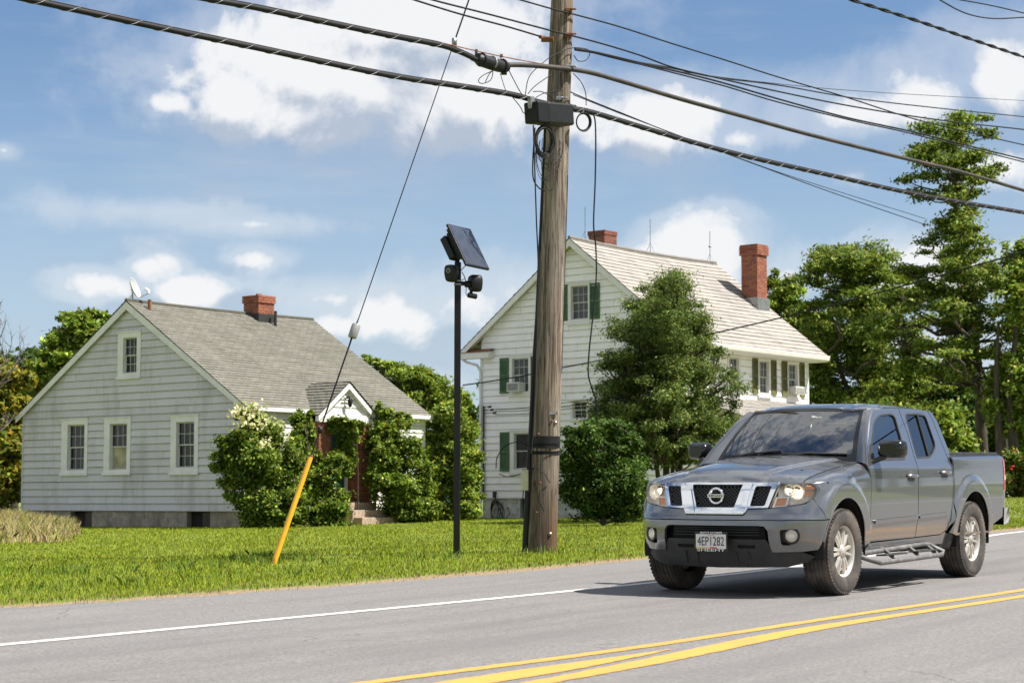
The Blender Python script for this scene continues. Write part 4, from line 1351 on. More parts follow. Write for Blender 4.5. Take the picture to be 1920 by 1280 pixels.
tag(mb.build('port_ribs', M['black_plastic'], tb), kind='stuff')
# hanging cable coils
cl = empty('cable_coil', cp(1020, 262, .12), (0, 0, 0), 'bundle of black cable loops hanging below the terminal box', 'cable coil')
o_ = cl.location
mb = MB(); rr = random.Random(4)
for k in range(7):
    cx, w, h = 1021 + rr.uniform(-2, 2), 15 + rr.uniform(-2, 3), 26 + rr.uniform(-3, 4)
    pts = [cp(cx + w * math.sin(a), 262 - h * math.cos(a) + k, .12 + rr.uniform(-.01, .01) + .012 * k) - o_ for a in np.linspace(.0, 2 * math.pi, 22)]
    mb.tube(pts, .011, 6, cap=False)
mb.build('loop', M['rubber_cable'], cl)
mb = MB()
for k in range(9):
    cx, w, h = 1026 + rr.uniform(-8, 8), rr.uniform(14, 26), rr.uniform(30, 62)
    pts = [cp(cx + w * math.sin(a), 240 + h - h * math.cos(a) , .24 + rr.uniform(-.02, .02)) - o_ for a in np.linspace(1.3, 2 * math.pi - 1.2, 16)]
    mb.tube(pts, .0045, 4, cap=False)
mb.build('thin_loop', M['rubber_cable'], cl)
rc = empty('cable_coil', cp(1093, 228), (0, 0, 0), 'small round black cable coil hanging right of the pole', 'cable coil')
o_ = rc.location
mb = MB()
for k in range(5):
    pts = [cp(1093 + (12 + k * .5) * math.sin(a) + k * .4, 229 - (15.5 + .5 * k) * math.cos(a), .012 * k) - o_ for a in np.linspace(0, 2 * math.pi, 20)]
    mb.tube(pts, .009, 6, cap=False)
mb.build('loop', M['rubber_cable'], rc)
MB().tube([cp(1066, 209) - o_, cp(1090, 211) - o_, cp(1116, 211) - o_], .008, 5).box((cp(1091, 208) - o_) - Vector((.03, .03, .03)), (cp(1091, 208) - o_) + Vector((.03, .03, .03))).build('hanger', M['steel'], rc)
# clevis of the dead-end wire
px_obj(MB().box(cp(1019, 68) - Vector((.03, .04, .03)), cp(1033, 80) + Vector((.03, .06, .03))).tube([cp(1012, 69), cp(1036, 76)], .03, 8), 'clevis', M['rust'], 'rusty orange clevis on the left of the pole', 'clevis', .012)
# loose wires between the cables
mb = MB()
for pts in ([(944, 110), (958, 140), (975, 172), (982, 180)], [(955, 175), (975, 200), (982, 212), (997, 214)], [(990, 176), (1005, 160), (1034, 140)], [(985, 178), (990, 150), (1002, 132), (1035, 105), (1060, 95)],
            [(1000, 172), (1015, 172), (1030, 180), (1040, 190)], [(1075, 138), (1090, 155), (1098, 175), (1099, 198)], [(1005, 183), (1020, 175), (1035, 172), (1055, 170)], [(1035, 182), (1045, 150), (1048, 132), (1050, 100), (1076, 90), (1105, 95), (1100, 112), (1085, 115), (1076, 104)]):
    mb.tube(catmull([cp(x, y) for x, y in pts], 5), .0065, 5)
px_obj(mb, 'jumper_wires', M['rubber_cable'], 'loose thin black jumper wires between the cables at the pole', 'wire')['kind'] = 'stuff'
# wire that hangs free beside the pole
px_obj(MB().tube(catmull([cp(x, y) for x, y in ((1108, 212), (1115, 222), (1117, 260), (1116, 340), (1113, 420), (1117, 462), (1118, 520), (1112, 590), (1105, 655), (1103, 700), (1110, 728), (1118, 752), (1120, 795))], 6), .011, 6), 'hanging_wire', M['rubber_cable'], 'wavy black wire hanging free in front of the farmhouse attic window', 'wire')
mb = MB()
for pts in ([(1000, 235), (1003, 330), (1006, 420), (1009, 500), (1006, 600)], [(1003, 240), (999, 300), (1000, 335), (1010, 352), (1022, 358)], [(1012, 470), (1008, 560), (1004, 700), (1000, 800), (996, 850)]):
    mb.tube(catmull([cp(x, y, .2) for x, y in pts], 6), .010, 5)
px_obj(mb, 'hanging_wires', M['rubber_cable'], 'slack black wires hanging down the left side of the pole', 'wire')['kind'] = 'stuff'
px_obj(MB().tube(catmull([at(x, y, PB.y - .05) for x, y in ((993, 848), (985, 832), (965, 829), (945, 838), (932, 858), (930, 878))], 6), .007, 5).tube(catmull([at(x, y, PB.y - .05) for x, y in ((936, 888), (950, 893), (970, 890), (985, 882))], 6), .006, 5), 'wire_loop', M['rubber_cable'], 'thin wire loop bowing out left of the pole tape', 'wire')
# guy wire with its strain insulator, and the yellow guard
GB = ground_at(512, 1060)
GT = pole_c(12.3)
def gpt(py):
    """point of the guy at photograph row py"""
    lo, hi = 0.0, 1.0
    for _ in range(40):
        m_ = (lo + hi) / 2
        p_ = GB.lerp(GT, m_); d_ = p_ - Vector((0, 0, EYE))
        yc = -(d_.z * math.cos(PITCH) - d_.y * math.sin(PITCH)); zc = d_.y * math.cos(PITCH) + d_.z * math.sin(PITCH)
        if 640 + FPX * yc / zc > py: lo = m_
        else: hi = m_
    return GB.lerp(GT, lo)
guy = empty('guy_wire', GB, (0, 0, 0), 'steel guy wire from the pole top down to the yellow guard', 'guy wire')
MB().tube([GB - GB, gpt(805) - GB], .011, 6).tube([gpt(805) - GB, gpt(633) - GB], .012, 6).tube([gpt(608) - GB, gpt(80) - GB], .0075, 6).tube([gpt(78) - GB, GT - GB], .012, 6).build('strand', M['black_metal'], guy)
gd = (GT - GB).normalized()
sx = Vector((0, 0, 1)).cross(gd).normalized()
MB().tube([gpt(633) - GB, gpt(631) - GB, gpt(610) - GB, gpt(608) - GB], [.05, .058, .058, .05], 10).build('strain_insulator', M['grey_insulator'], guy)
MB().tube([gpt(652) - GB, gpt(632) - GB + sx * .03], .006, 5).tube([gpt(590) - GB, gpt(609) - GB + sx * .03], .006, 5).build('tail_wire', M['steel'], guy)
MB().lathe([(0, -.05), (.034, -.035), (.038, 0), (.034, .035), (0, .05)], 8, 'Z', Matrix.Translation(gpt(806) - GB)).build('eye_bolt', M['black_metal'], guy)
MB().lathe([(0, -.06), (.035, -.05), (.035, .05), (0, .06)], 8, 'Z', Matrix.Translation(gpt(79) - GB)).build('guy_clamp', M['steel'], guy)
yg = empty('guy_guard', GB, (0, 0, 0), 'slanted yellow plastic guy wire guard standing in the lawn', 'guard')
top = gpt(857) - GB
mb = MB()
low_ = -gd * .15
n_ = 14
bot_r, top_r = .036, .033
for wl in (1, -1):
    ring0, ring1 = [], []
    for k in range(n_ + 1):
        a = math.pi * 1.55 * (k / n_ - .5) + math.pi * 1.5
        u = sx * math.cos(a) + gd.cross(sx) * -math.sin(a)
        ring0.append(low_ + u * (bot_r - (0 if wl > 0 else .008)))
        ring1.append(top + u * (top_r - (0 if wl > 0 else .008)))
    mb.add(ring0 + ring1, [(k, k + 1, n_ + 2 + k, n_ + 1 + k) for k in range(n_)], True)
mb.build('tube', M['yellow_plastic'], yg)
MB().tube([top - gd * .02, top + gd * .03], .03, 10).build('end_clip', M['rust'], yg)

# ------------------------------------------------------------------ black post with solar panel and cameras
QB = ground_at(856, 1047)
post = empty('camera_post', QB, (0, 0, 0), 'slim black metal post carrying a solar panel and two security cameras', 'post')
Yp = QB.y
ptop = at(858.5, 492, Yp) - QB
mb = MB()
w_ = .043
mb.add([(sx_ * w_ + dz.x, sy_ * w_ + dz.y, dz.z) for dz in (Vector((0, 0, -.3)), ptop) for (sx_, sy_) in ((-1, -1), (1, -1), (1, 1), (-1, 1))], [(0, 1, 5, 4), (1, 2, 6, 5), (2, 3, 7, 6), (3, 0, 4, 7), (4, 5, 6, 7)])
mb.build('pole', M['black_metal'], post, bevel=.006)
def q(x, y, dy=0.0): return at(x, y, Yp + dy) - QB
E1, E2 = Vector((.265, -.28, -.585)), Vector((.30, .45, -.01))
C0 = q(839, 419, -.1)
NN = E1.cross(E2).normalized()
if NN.x < 0: NN = -NN
mb = MB()
Mp = lambda u, v, h: C0 + E1 * u + E2 * v + NN * h
mb.add([Mp(u, v, h) for h in (-.035, 0) for (u, v) in ((0, 0), (1, 0), (1, 1), (0, 1))], [(0, 1, 2, 3), (4, 5, 6, 7), (0, 1, 5, 4), (1, 2, 6, 5), (2, 3, 7, 6), (3, 0, 4, 7)])
sp_ = mb.build('solar_panel', M['black_metal'], post, bevel=.006)
m, t = new_mat('solar_cell')
c = t.n('ShaderNodeTexCoord').outputs['Object']
b = t.n('ShaderNodeBsdfPrincipled', i_Roughness=.22); t.put(b.inputs['Base Color'], t.mix(t.ramp(t.noise(c, 6, 3, .5), .3, .7), (0.035, 0.045, 0.07), (0.05, 0.06, 0.085)))
b.inputs['Specular IOR Level'].default_value = .8
t.n('ShaderNodeOutputMaterial', i_Surface=b)
M['solar'] = m
MB().add([Mp(u, v, .003) for (u, v) in ((.025, .03), (.975, .03), (.975, .97), (.025, .97))], [(0, 1, 2, 3)]).build('solar_cell', M['solar'], sp_)
mb = MB()
e1n, e2n = E1.normalized(), E2.normalized()
Mx = Matrix((e1n, e2n, NN)).transposed().to_4x4()
Mx.translation = q(853, 465, -.02)
bb = q(846, 466, -.02)
Mx.translation = bb
MB().box((-.18, -.10, -.05), (.18, .10, .05), Mx).build('battery_box', M['black_plastic'], post, bevel=.015)
MB().box((-.20, -.05, .05), (.22, .05, .12), Mx).box((-.24, -.07, .09), (-.15, .07, .16), Mx).tube([q(857, 495), q(858, 482), Mp(.55, .3, -.04)], .032, 10).build('panel_bracket', M['black_metal'], post)
MB().tube(catmull([q(861, 512, -.03), q(868, 503, -.03), q(873, 498, -.05)], 5), .006, 5).tube(catmull([q(866, 510, -.04), q(871, 519, -.04), q(873, 527, -.04)], 5), .006, 5).build('lead_wire', M['rubber_cable'], post)
# camera facing the road
cm = q(848, 513, -.16)
Mc = Matrix.Translation(cm) @ Matrix.Rotation(rad(-24), 4, 'Z')
body = MB()
prof = []
for k in range(16):
    a = 2 * math.pi * k / 16
    sx_, sz_ = math.copysign(abs(math.cos(a)) ** .55, math.cos(a)) * .082, math.copysign(abs(math.sin(a)) ** .55, math.sin(a)) * .115
    prof.append((sx_ * (.86 if sz_ < 0 else 1), sz_))
vs = []
for (sc__, y) in ((.80, -.10), (.97, -.085), (1, -.06), (1, .03), (.8, .06)):
    vs += [Mc @ Vector((x * sc__, y, z * sc__)) for x, z in prof]
fs = [(i * 16 + k, i * 16 + (k + 1) % 16, (i + 1) * 16 + (k + 1) % 16, (i + 1) * 16 + k) for i in range(4) for k in range(16)]
body.add(vs, fs, True).add(vs[:16], [tuple(range(16))]).add(vs[-16:], [tuple(range(16))])
c1 = body.build('security_camera', M['black_plastic'], post)
M['lens_ring'] = plain('lens_ring', (0.17, 0.18, 0.16), .3, .1, 4, metal=.5)
MB().lathe([(.015, -.108), (.034, -.108), (.036, -.098), (.015, -.098)], 16, 'Y', Mc @ Matrix.Translation((-.01, 0, .03)), close=True).build('lens_ring', M['lens_ring'], c1)
MB().lathe([(.0, -.106), (.016, -.104), (.016, -.098)], 12, 'Y', Mc @ Matrix.Translation((-.01, 0, .03))).build('lens', M['pane'], c1)
MB().tube([cm + Vector((.02, .04, 0)), q(857, 516)], .028, 8).build('arm', M['black_metal'], c1)
# camera turned away from the road
cm2 = q(888.5, 531, .02)
Mc2 = Matrix.Translation(cm2) @ Matrix.Rotation(rad(118), 4, 'Z')
vs = []
for (sc__, y) in ((.80, -.10), (.97, -.085), (1, -.06), (1, .03), (.8, .06)):
    vs += [Mc2 @ Vector((x * sc__, y, z * sc__)) for x, z in prof]
c2 = MB().add(vs, fs, True).add(vs[:16], [tuple(range(16))]).add(vs[-16:], [tuple(range(16))]).build('security_camera', M['black_plastic'], post)
MB().tube([q(859, 531), q(878, 532, .01)], .030, 8).tube([q(872, 532), q(884, 534, .01)], .045, 8).tube([q(884, 545, .01), q(882, 552, .01)], .022, 8).tube([q(878, 553, -.02), q(893, 556, .04)], .036, 8).build('arm', M['black_metal'], c2)
MB().tube(catmull([q(864, 526), q(872, 524), q(874, 540), q(874, 552), q(880, 556)], 5), .005, 5).build('lead_wire', M['rubber_cable'], c2)
for y in (527, 533.5):
    c_ = q(858, y)
    MB().box((c_.x - .049, c_.y - .049, c_.z - .008), (c_.x + .049, c_.y + .049, c_.z + .008)).build('hose_clamp', M['steel'], post)

# ------------------------------------------------------------------ pickup truck (x forward from the front axle, y to the driver's side, z up)
M['paint'] = None
m, t = new_mat('gunmetal_paint')
c = t.n('ShaderNodeTexCoord').outputs['Object']
fl = t.noise(c, 900, 2, .5)
dn = t.noise(c, 3.0, 6, .65)
sepz = t.n('ShaderNodeSeparateXYZ', i_0=c).outputs[2]
dust = t.math('MULTIPLY', t.ramp(sepz, .75, .30), t.ramp(dn, .38, .68, .15, .75))
colr = t.mix(t.ramp(fl, .3, .7), (0.145, 0.153, 0.166), (0.215, 0.225, 0.242))
colr = t.mix(t.math('MULTIPLY', dust, .7), colr, (0.165, 0.150, 0.130))
b = t.n('ShaderNodeBsdfPrincipled', i_Metallic=.75, i_Roughness=.24)
t.put(b.inputs['Base Color'], colr)
b.inputs['Coat Weight'].default_value = 1.0
t.put(b.inputs['Coat Roughness'], t.math('MULTIPLY_ADD', dust, .35, .035))
t.n('ShaderNodeOutputMaterial', i_Surface=b)
M['paint'] = m
M['chrome'] = plain('chrome', (0.86, 0.87, 0.88), .07, .03, 3, metal=1.0)
M['satin_chrome'] = plain('satin_chrome', (0.62, 0.62, 0.62), .25, .06, 6, metal=1.0)
M['trim_black'] = plain('trim_black', (0.020, 0.021, 0.022), .55, .25, 10, bump=.15, bscale=120, dirt=((0.06, 0.055, 0.05), .5, .8, .5))
M['gloss_black'] = plain('gloss_black', (0.008, 0.008, 0.009), .12, .1, 3)
M['tyre'] = plain('tyre', (0.030, 0.028, 0.026), .8, .25, 10, bump=.2, bscale=70, dirt=((0.135, 0.108, 0.085), .40, .70, .75))
M['alloy'] = plain('alloy', (0.56, 0.53, 0.48), .34, .07, 8, metal=.55, dirt=((0.30, 0.26, 0.21), .5, .8, .5))
M['brake'] = plain('brake', (0.06, 0.055, 0.05), .6, .3, 10)
M['well'] = plain('wheel_well', (0.008, 0.008, 0.008), .9, .3, 8)
M['car_glass'] = glass_mat('car_glass', (.84, .92, .92), 2.9, 0.0, 1.0)
M['car_glass_dark'] = glass_mat('car_glass_dark', (.14, .16, .16), 2.1, 0.0, 1.0)
M['lamp_lens'] = glass_mat('lamp_lens', (.97, .97, .95), 1.35, 0.0, 1.0)
M['lamp_bowl'] = plain('lamp_bowl', (0.90, 0.86, 0.78), .22, .05, 5, metal=.45)
m, t = new_mat('lit_bulb')
em_ = t.n('ShaderNodeEmission', i_Color=(1.0, .80, .55, 1), i_Strength=2.2)
t.n('ShaderNodeOutputMaterial', i_Surface=em_)
M['lit_bulb'] = m
M['lamp_shell'] = plain('lamp_shell', (0.88, 0.84, 0.78), .3, .08, 20)
M['amber'] = plain('amber', (0.80, 0.33, 0.14), .2, .12, 60, coat=.6)
M['tail_red'] = plain('tail_red', (0.50, 0.012, 0.018), .15, .1, 30, coat=.8)
M['plate_white'] = plain('plate_white', (0.66, 0.66, 0.62), .45, .05, 8)
M['letter_dark'] = plain('letter_dark', (0.015, 0.015, 0.02), .5, .1, 8)
M['letter_white'] = plain('letter_white', (0.78, 0.78, 0.78), .5, .05, 8)
M['flag_red'] = plain('flag_red', (0.45, 0.03, 0.03), .5, .1, 8)
M['flag_gold'] = plain('flag_gold', (0.62, 0.40, 0.04), .5, .1, 8)
M['seat'] = plain('seat_cloth', (0.30, 0.29, 0.27), .85, .2, 30)
M['dash'] = plain('dash_plastic', (0.22, 0.215, 0.20), .7, .2, 30)
M['headliner'] = plain('headliner', (0.45, 0.44, 0.42), .9, .1, 30)
M['tonneau'] = plain('tonneau', (0.020, 0.021, 0.024), .42, .2, 6)
M['step_bar'] = plain('step_bar', (0.10, 0.10, 0.10), .55, .3, 14, dirt=((0.22, 0.20, 0.18), .45, .7, .6))
M['skin'] = plain('skin', (0.42, 0.25, 0.18), .55, .1, 12)
M['shirt'] = plain('shirt', (0.035, 0.04, 0.055), .85, .2, 20)
M['hair'] = plain('hair', (0.03, 0.022, 0.016), .7, .3, 40)

truck = empty('pickup_truck', (TX, TY, .002), (-.00597, .01898, rad(236.175)), 'dark grey crew cab pickup truck with chrome grille driving on the road', 'pickup truck')

ZT = np.array([.25, .30, .36, .45, .60, .66, .80, .95, 1.05, 1.12, 1.165, 1.20, 1.72, 1.80]); YT = np.array([.80, .82, .845, .868, .890, .897, .905, .911, .909, .899, .884, .866, .662, .63])
ZB = np.array([.25, .45, .60, .80, .95, 1.10, 1.20, 1.30]); YB = np.array([.83, .872, .892, .905, .911, .908, .900, .893])
def table(zt, yt):
    g = np.linspace(.2, 1.85, 331); y = np.interp(g, zt, yt)
    for _ in range(14):
        w = y.copy(); w[1:-1] = .25 * y[:-2] + .5 * y[1:-1] + .25 * y[2:]; y = w
    return lambda z: float(np.interp(z, g, y))
prof_cab, prof_bed = table(ZT, YT), table(ZB, YB)
def ss1(a, b_, v):
    q_ = min(1.0, max(0.0, (v - a) / (b_ - a))); return q_ * q_ * (3 - 2 * q_)
_XG = np.linspace(.2, 1.1, 181); _XV = np.interp(_XG, [.25, .40, .50, .60, .68, .74, .80, .95, 1.02, 1.06], [.70, .76, .80, .805, .80, .765, .745, .715, .675, .64])
for _ in range(6):
    w = _XV.copy(); w[1:-1] = .25 * _XV[:-2] + .5 * _XV[1:-1] + .25 * _XV[2:]; _XV = w
def xc(z): return float(np.interp(z, _XG, _XV))
DF, PF = .46, 2.6
WC = ((-.005, .42), (-3.215, .42))
def Yside(x, z, bed=False):
    y = prof_bed(z) if bed else prof_cab(z)
    for (cx, cz) in WC:
        rr_ = math.hypot(x - cx, z - cz)
        y += .034 * ss1(.635, .565, rr_)
    x0 = xc(min(z, 1.0)) - DF
    if x > x0:
        q_ = min(.9999, (x - x0) / DF); y *= (1 - q_ ** PF) ** (1 / PF)
    if x < -4.15:
        y -= .05 * (min(.17, -4.15 - x) / .15) ** 2.2
    return y
def Xf(y, z):
    q_ = min(.9999, abs(y) / prof_cab(min(z, 1.0)))
    return xc(z) - DF * (1 - (1 - q_ ** PF) ** (1 / PF))
# arc length table for the front outline
_q = 1 - np.linspace(1, 0, 600) ** 2.2
_y, _x = .905 * _q, -DF * (1 - np.clip(1 - _q ** PF, 0, None) ** (1 / PF))
_s = np.concatenate([[0], np.cumsum(np.hypot(np.diff(_x), np.diff(_y)))])
SMAX = _s[-1]
def s_of_y(y): return math.copysign(float(np.interp(abs(y) / .905, _q, _s)), y)
def P_front(off=0.0):
    def P(s, z):
        a = abs(s)
        if a <= SMAX:
            q_ = float(np.interp(a, _s, _q)); y = q_ * prof_cab(min(z, 1.0)); x = xc(z) - DF * (1 - max(0, 1 - q_ ** PF) ** (1 / PF))
        else:
            x = xc(z) - DF - (a - SMAX); y = prof_cab(min(z, 1.0))
        for (cx, cz) in WC[:1]:
            y += .034 * ss1(.635, .565, math.hypot(x - cx, z - cz)) * ss1(.55, .42, x)
        return Vector((x, math.copysign(y, s), z))
    if off == 0: return P
    def P2(s, z):
        e = 2e-3
        n = (P(s + e, z) - P(s - e, z)).cross(P(s, z + e) - P(s, z - e)).normalized()
        if n.x < 0 and abs(s) < SMAX: n = -n
        return P(s, z) + n * off
    return P2
def fillet(poly, r, n=4):
    out = []
    N = len(poly)
    for i in range(N):
        p, a, b_ = Vector(poly[i]), Vector(poly[i - 1]), Vector(poly[(i + 1) % N])
        ri = r[i] if hasattr(r, '__len__') else r
        u, v = (a - p), (b_ - p)
        d = min(ri, u.length * .45, v.length * .45)
        if d < 1e-4: out.append(tuple(p)); continue
        p0, p1 = p + u.normalized() * d, p + v.normalized() * d
        for k in range(n + 1):
            t_ = k / n
            q_ = p0 * (1 - t_) ** 2 + p * 2 * t_ * (1 - t_) + p1 * t_ ** 2
            out.append((q_.x, q_.y))
    return out
def panel(name, outer, holes, P, mat, parent, res=.05, thick=.014, out=None, rim=True):
    """a shaped sheet: 2D outline with holes mapped through P(u, v); exact smooth normals, folded edges.
    out: point the sheet faces away from"""
    loops_ = [[Vector((x, y, 0)) for x, y in outer]] + [[Vector((x, y, 0)) for x, y in h] for h in holes]
    flat = [v for l_ in loops_ for v in l_]
    bm = bmesh.new()
    vs = [bm.verts.new(v) for v in flat]
    for tri in tessellate_polygon(loops_):
        try: bm.faces.new([vs[i] for i in tri])
        except ValueError: pass
    us = [v.x for v in flat]; ws = [v.y for v in flat]
    rx, ry = (res if hasattr(res, '__len__') else (res, res))
    for axis, lo, hi, rs_ in ((0, min(us), max(us), rx), (1, min(ws), max(ws), ry)):
        k = math.floor(lo / rs_) + 1
        while k * rs_ < hi:
            co = Vector((k * rs_, 0, 0)) if axis == 0 else Vector((0, k * rs_, 0))
            no = Vector((1, 0, 0)) if axis == 0 else Vector((0, 1, 0))
            bmesh.ops.bisect_plane(bm, geom=bm.verts[:] + bm.edges[:] + bm.faces[:], dist=1e-5, plane_co=co, plane_no=no)
            k += 1
    bmesh.ops.remove_doubles(bm, verts=bm.verts, dist=2e-5)
    bm.verts.ensure_lookup_table()
    cen = out if out is not None else Vector((-1.6, 0, .75))
    N = {}
    e = 1.5e-3
    pos = {}
    for v in bm.verts:
        u, w = v.co.x, v.co.y
        p = P(u, w)
        n = (P(u + e, w) - P(u - e, w)).cross(P(u, w + e) - P(u, w - e))
        n = n.normalized() if n.length > 1e-12 else (p - cen).normalized()
        if n.dot(p - cen) < 0: n = -n
        pos[v.index] = p; N[v.index] = n
    bedges = [(ed.verts[0].index, ed.verts[1].index) for ed in bm.edges if len(ed.link_faces) == 1]
    verts = [pos[v.index] for v in bm.verts]
    nv = len(verts)
    faces, fn = [], []
    for f in bm.faces:
        idx = [v.index for v in f.verts]
        a, b_, c_ = (verts[i] for i in idx[:3])
        fno = (b_ - a).cross(c_ - a)
        if sum((N[i].dot(fno) for i in idx)) < 0: idx.reverse()
        faces.append(tuple(idx)); fn.append([N[i] for i in idx])
    bm.free()
    if rim and thick > 0:
        vmap = {}
        for (i, j) in bedges:
            for k in (i, j):
                if k not in vmap:
                    vmap[k] = (len(verts), len(verts) + 1)
                    verts.append(verts[k]); verts.append(verts[k] - N[k] * thick)
            a, a2 = vmap[i]; b_, b2 = vmap[j]
            n_ = (verts[b_] - verts[a]).cross(verts[a2] - verts[a])
            n_ = n_.normalized() if n_.length > 1e-12 else N[i]
            faces.append((a, b_, b2, a2)); fn.append([n_] * 4)
    me = bpy.data.meshes.new(name)
    me.from_pydata([tuple(v) for v in verts], [], faces)
    me.polygons.foreach_set('use_smooth', [True] * len(faces))
    me.normals_split_custom_set([tuple(n) for l_ in fn for n in l_])
    me.materials.append(mat)
    o = bpy.data.objects.new(name, me)
    return link(o, parent)
def side_P(sg, bed=False, off=0.0):
    return lambda x, z: Vector((x, sg * (Yside(x, z, bed) + off), z))
def arc(cx, cz, r, a0, a1, n=18):
    return [(cx + r * math.cos(rad(a0 + (a1 - a0) * k / n)), cz + r * math.sin(rad(a0 + (a1 - a0) * k / n))) for k in range(n + 1)]
AF, AR = (-.005, .425, .448), (-3.215, .425, .462)
def hood_z(x, y):
    e = max(0.0, Xf(y, 1.01) - x)
    z = 1.010 + float(np.interp(e, [0, .015, .05, .10, .18, .30, .5, .8, 1.15, 1.4], [0, .022, .050, .074, .096, .118, .148, .186, .222, .24]))
    z -= .052 * (abs(y) / .74) ** 2.4
    yl = .37 + .20 * min(1.2, e / 1.1)
    z += .020 * ss1(yl + .045, yl - .03, abs(y)) * ss1(.02, .25, e)
    return z
def ztop(x): return hood_z(x, .742) - .003
for sg in (1, -1):
    # fender with its rolled shoulder
    def P_f(x, v, sg=sg):
        if v <= 1.0: return Vector((x, sg * Yside(x, v), v))
        a = min(1.0, (v - 1.0) / .2) * math.pi / 2
        y1 = Yside(x, 1.0); y0 = min(.745, y1 - .02); zt_ = ztop(x)
        return Vector((x, sg * (y0 + (y1 - y0) * math.cos(a)), 1.0 + (zt_ - 1.0) * math.sin(a)))
    fpoly = [(-.575, .445), (-.592, .70), (-.600, 1.0), (-.61, 1.2), (.495, 1.2), (.505, 1.03), (.47, .95), (.505, .868), (.43, .690), ] + \
            [p for p in arc(*AF, 36.5, 180, 20)] + [(AF[0] - AF[2] - .004, .40), (-.47, .395), (-.50, .43)]
    panel('fender', fpoly, [], P_f, M['paint'], truck, (.035, .025))
    # doors
    def door(name, poly, win, dark, mould, handle, quarter=None):
        P = side_P(sg)
        holes = [win] + ([quarter] if quarter else [])
        d = panel(name, poly, holes, P, M['paint'], truck, (.05, .03))
        for w_ in holes:
            panel('window_glass', w_, [], side_P(sg, off=-.012), M['car_glass_dark'] if dark else M['car_glass'], d, (.08, .05), thick=0, rim=False)
            ins = []
            cx = sum(p[0] for p in w_) / len(w_); cz = sum(p[1] for p in w_) / len(w_)
            inner = [(cx + (x - cx) * .955, cz + (z - cz) * .945) for x, z in w_]
            outer = [(cx + (x - cx) * 1.015, cz + (z - cz) * 1.02) for x, z in w_]
            panel('window_seal', outer, [inner], side_P(sg, off=.003), M['trim_black'], d, (.08, .05), thick=.012)
        panel('side_moulding', fillet(mould, .01), [], side_P(sg, off=.018), M['paint'], d, (.12, .02), thick=.02)
        hx, hz_ = handle
        rec = fillet([(hx - .085, hz_ - .052), (hx + .085, hz_ - .052), (hx + .085, hz_ + .048), (hx - .085, hz_ + .048)], .045)
        panel('handle_recess', rec, [], side_P(sg, off=.0022), M['brake'], d, .05, thick=0, rim=False)
        hd = MB()
        pts = []
        for (dx, oo) in ((-.10, .006), (-.085, .028), (-.03, .034), (.03, .034), (.085, .028), (.10, .006)):
            pts.append(Vector((hx + dx, sg * (Yside(hx + dx, hz_) + oo), hz_)))
        hd.tube(pts, [.016, .018, .019, .019, .018, .016], 8).build('handle', M['paint'], d)
        return d
    fd = [(-.612, .452), (-.60, .70), (-.606, 1.0), (-.592, 1.155), (-.74, 1.315), (-1.05, 1.577), (-1.23, 1.672), (-1.42, 1.700), (-1.858, 1.712), (-1.85, 1.475), (-1.775, 1.19), (-1.735, .98), (-1.745, .64), (-1.725, .456)]
    wf = fillet([(-.775, 1.20), (-.86, 1.36), (-1.135, 1.575), (-1.32, 1.640), (-1.62, 1.656), (-1.705, 1.635), (-1.64, 1.39), (-1.535, 1.207)], [.02, .15, .1, .1, .06, .05, .2, .04])
    door('front_door', fd, wf, False, [(-.69, .612), (-1.715, .632), (-1.715, .664), (-.69, .646)], (-1.56, 1.05))
    rd_ = [(-1.737, .457), (-1.757, .64), (-1.747, .98), (-1.787, 1.19), (-1.862, 1.475), (-1.870, 1.712), (-2.40, 1.712), (-2.62, 1.690), (-2.655, 1.60), (-2.655, 1.35), (-2.665, 1.11), (-2.655, .82), (-2.615, .60), (-2.52, .50), (-2.40, .465)]
    wr = fillet([(-1.985, 1.662), (-2.30, 1.670), (-2.175, 1.228), (-1.845, 1.220)], [.05, .01, .01, .03])
    wq = fillet([(-2.318, 1.670), (-2.515, 1.660), (-2.475, 1.345), (-2.30, 1.262), (-2.195, 1.232)], [.01, .05, .06, .04, .01])
    door('rear_door', rd_, wr, True, [(-1.765, .633), (-2.52, .648), (-2.52, .680), (-1.765, .665)], (-2.44, 1.075), wq)
    # cab rear quarter, rocker
    panel('cab_corner', [(-2.632, 1.700), (-2.72, 1.685), (-2.775, 1.60), (-2.775, 1.30), (-2.715, 1.15), (-2.690, .98), (-2.678, .60), (-2.56, .50), (-2.53, .495), (-2.625, .595), (-2.667, .82), (-2.677, 1.11), (-2.667, 1.35), (-2.667, 1.60)], [], side_P(sg), M['paint'], truck, (.03, .04))
    panel('rocker', [(-.47, .352), (-2.50, .365), (-2.53, .488), (-2.40, .455), (-1.73, .447), (-.58, .437)], [], side_P(sg, off=-.004), M['paint'], truck, (.12, .03))
    # bed side with rolled rail
    def P_b(x, v, sg=sg):
        if v <= 1.2: return Vector((x, sg * Yside(x, v, True), v))
        a = (v - 1.2) / .1 * math.pi * .5
        y1 = Yside(x, 1.2, True)
        return Vector((x, sg * (y1 - .085 * (1 - math.cos(a))), 1.2 + .042 * math.sin(a) + .010 * ss1(-2.7, -4.2, x)))
    bpoly = [(-2.705, 1.3), (-2.705, 1.0), (-2.692, .62), (-2.60, .47), (-2.735, .44)] + arc(*AR, 178, 5, 20) + [(-3.76, .455), (-3.80, .50), (-4.24, .62), (-4.285, .86), (-4.155, .87), (-4.150, 1.20), (-4.235, 1.23), (-4.25, 1.3)]
    panel('bed_side', bpoly, [], P_b, M['paint'], truck, (.035, .025))
    tl_ = panel('tail_light', fillet([(-4.158, .875), (-4.30, .865), (-4.305, 1.10), (-4.26, 1.215), (-4.160, 1.195)], .02), [], side_P(sg, True, .004), M['tail_red'], truck, .03, thick=.02)
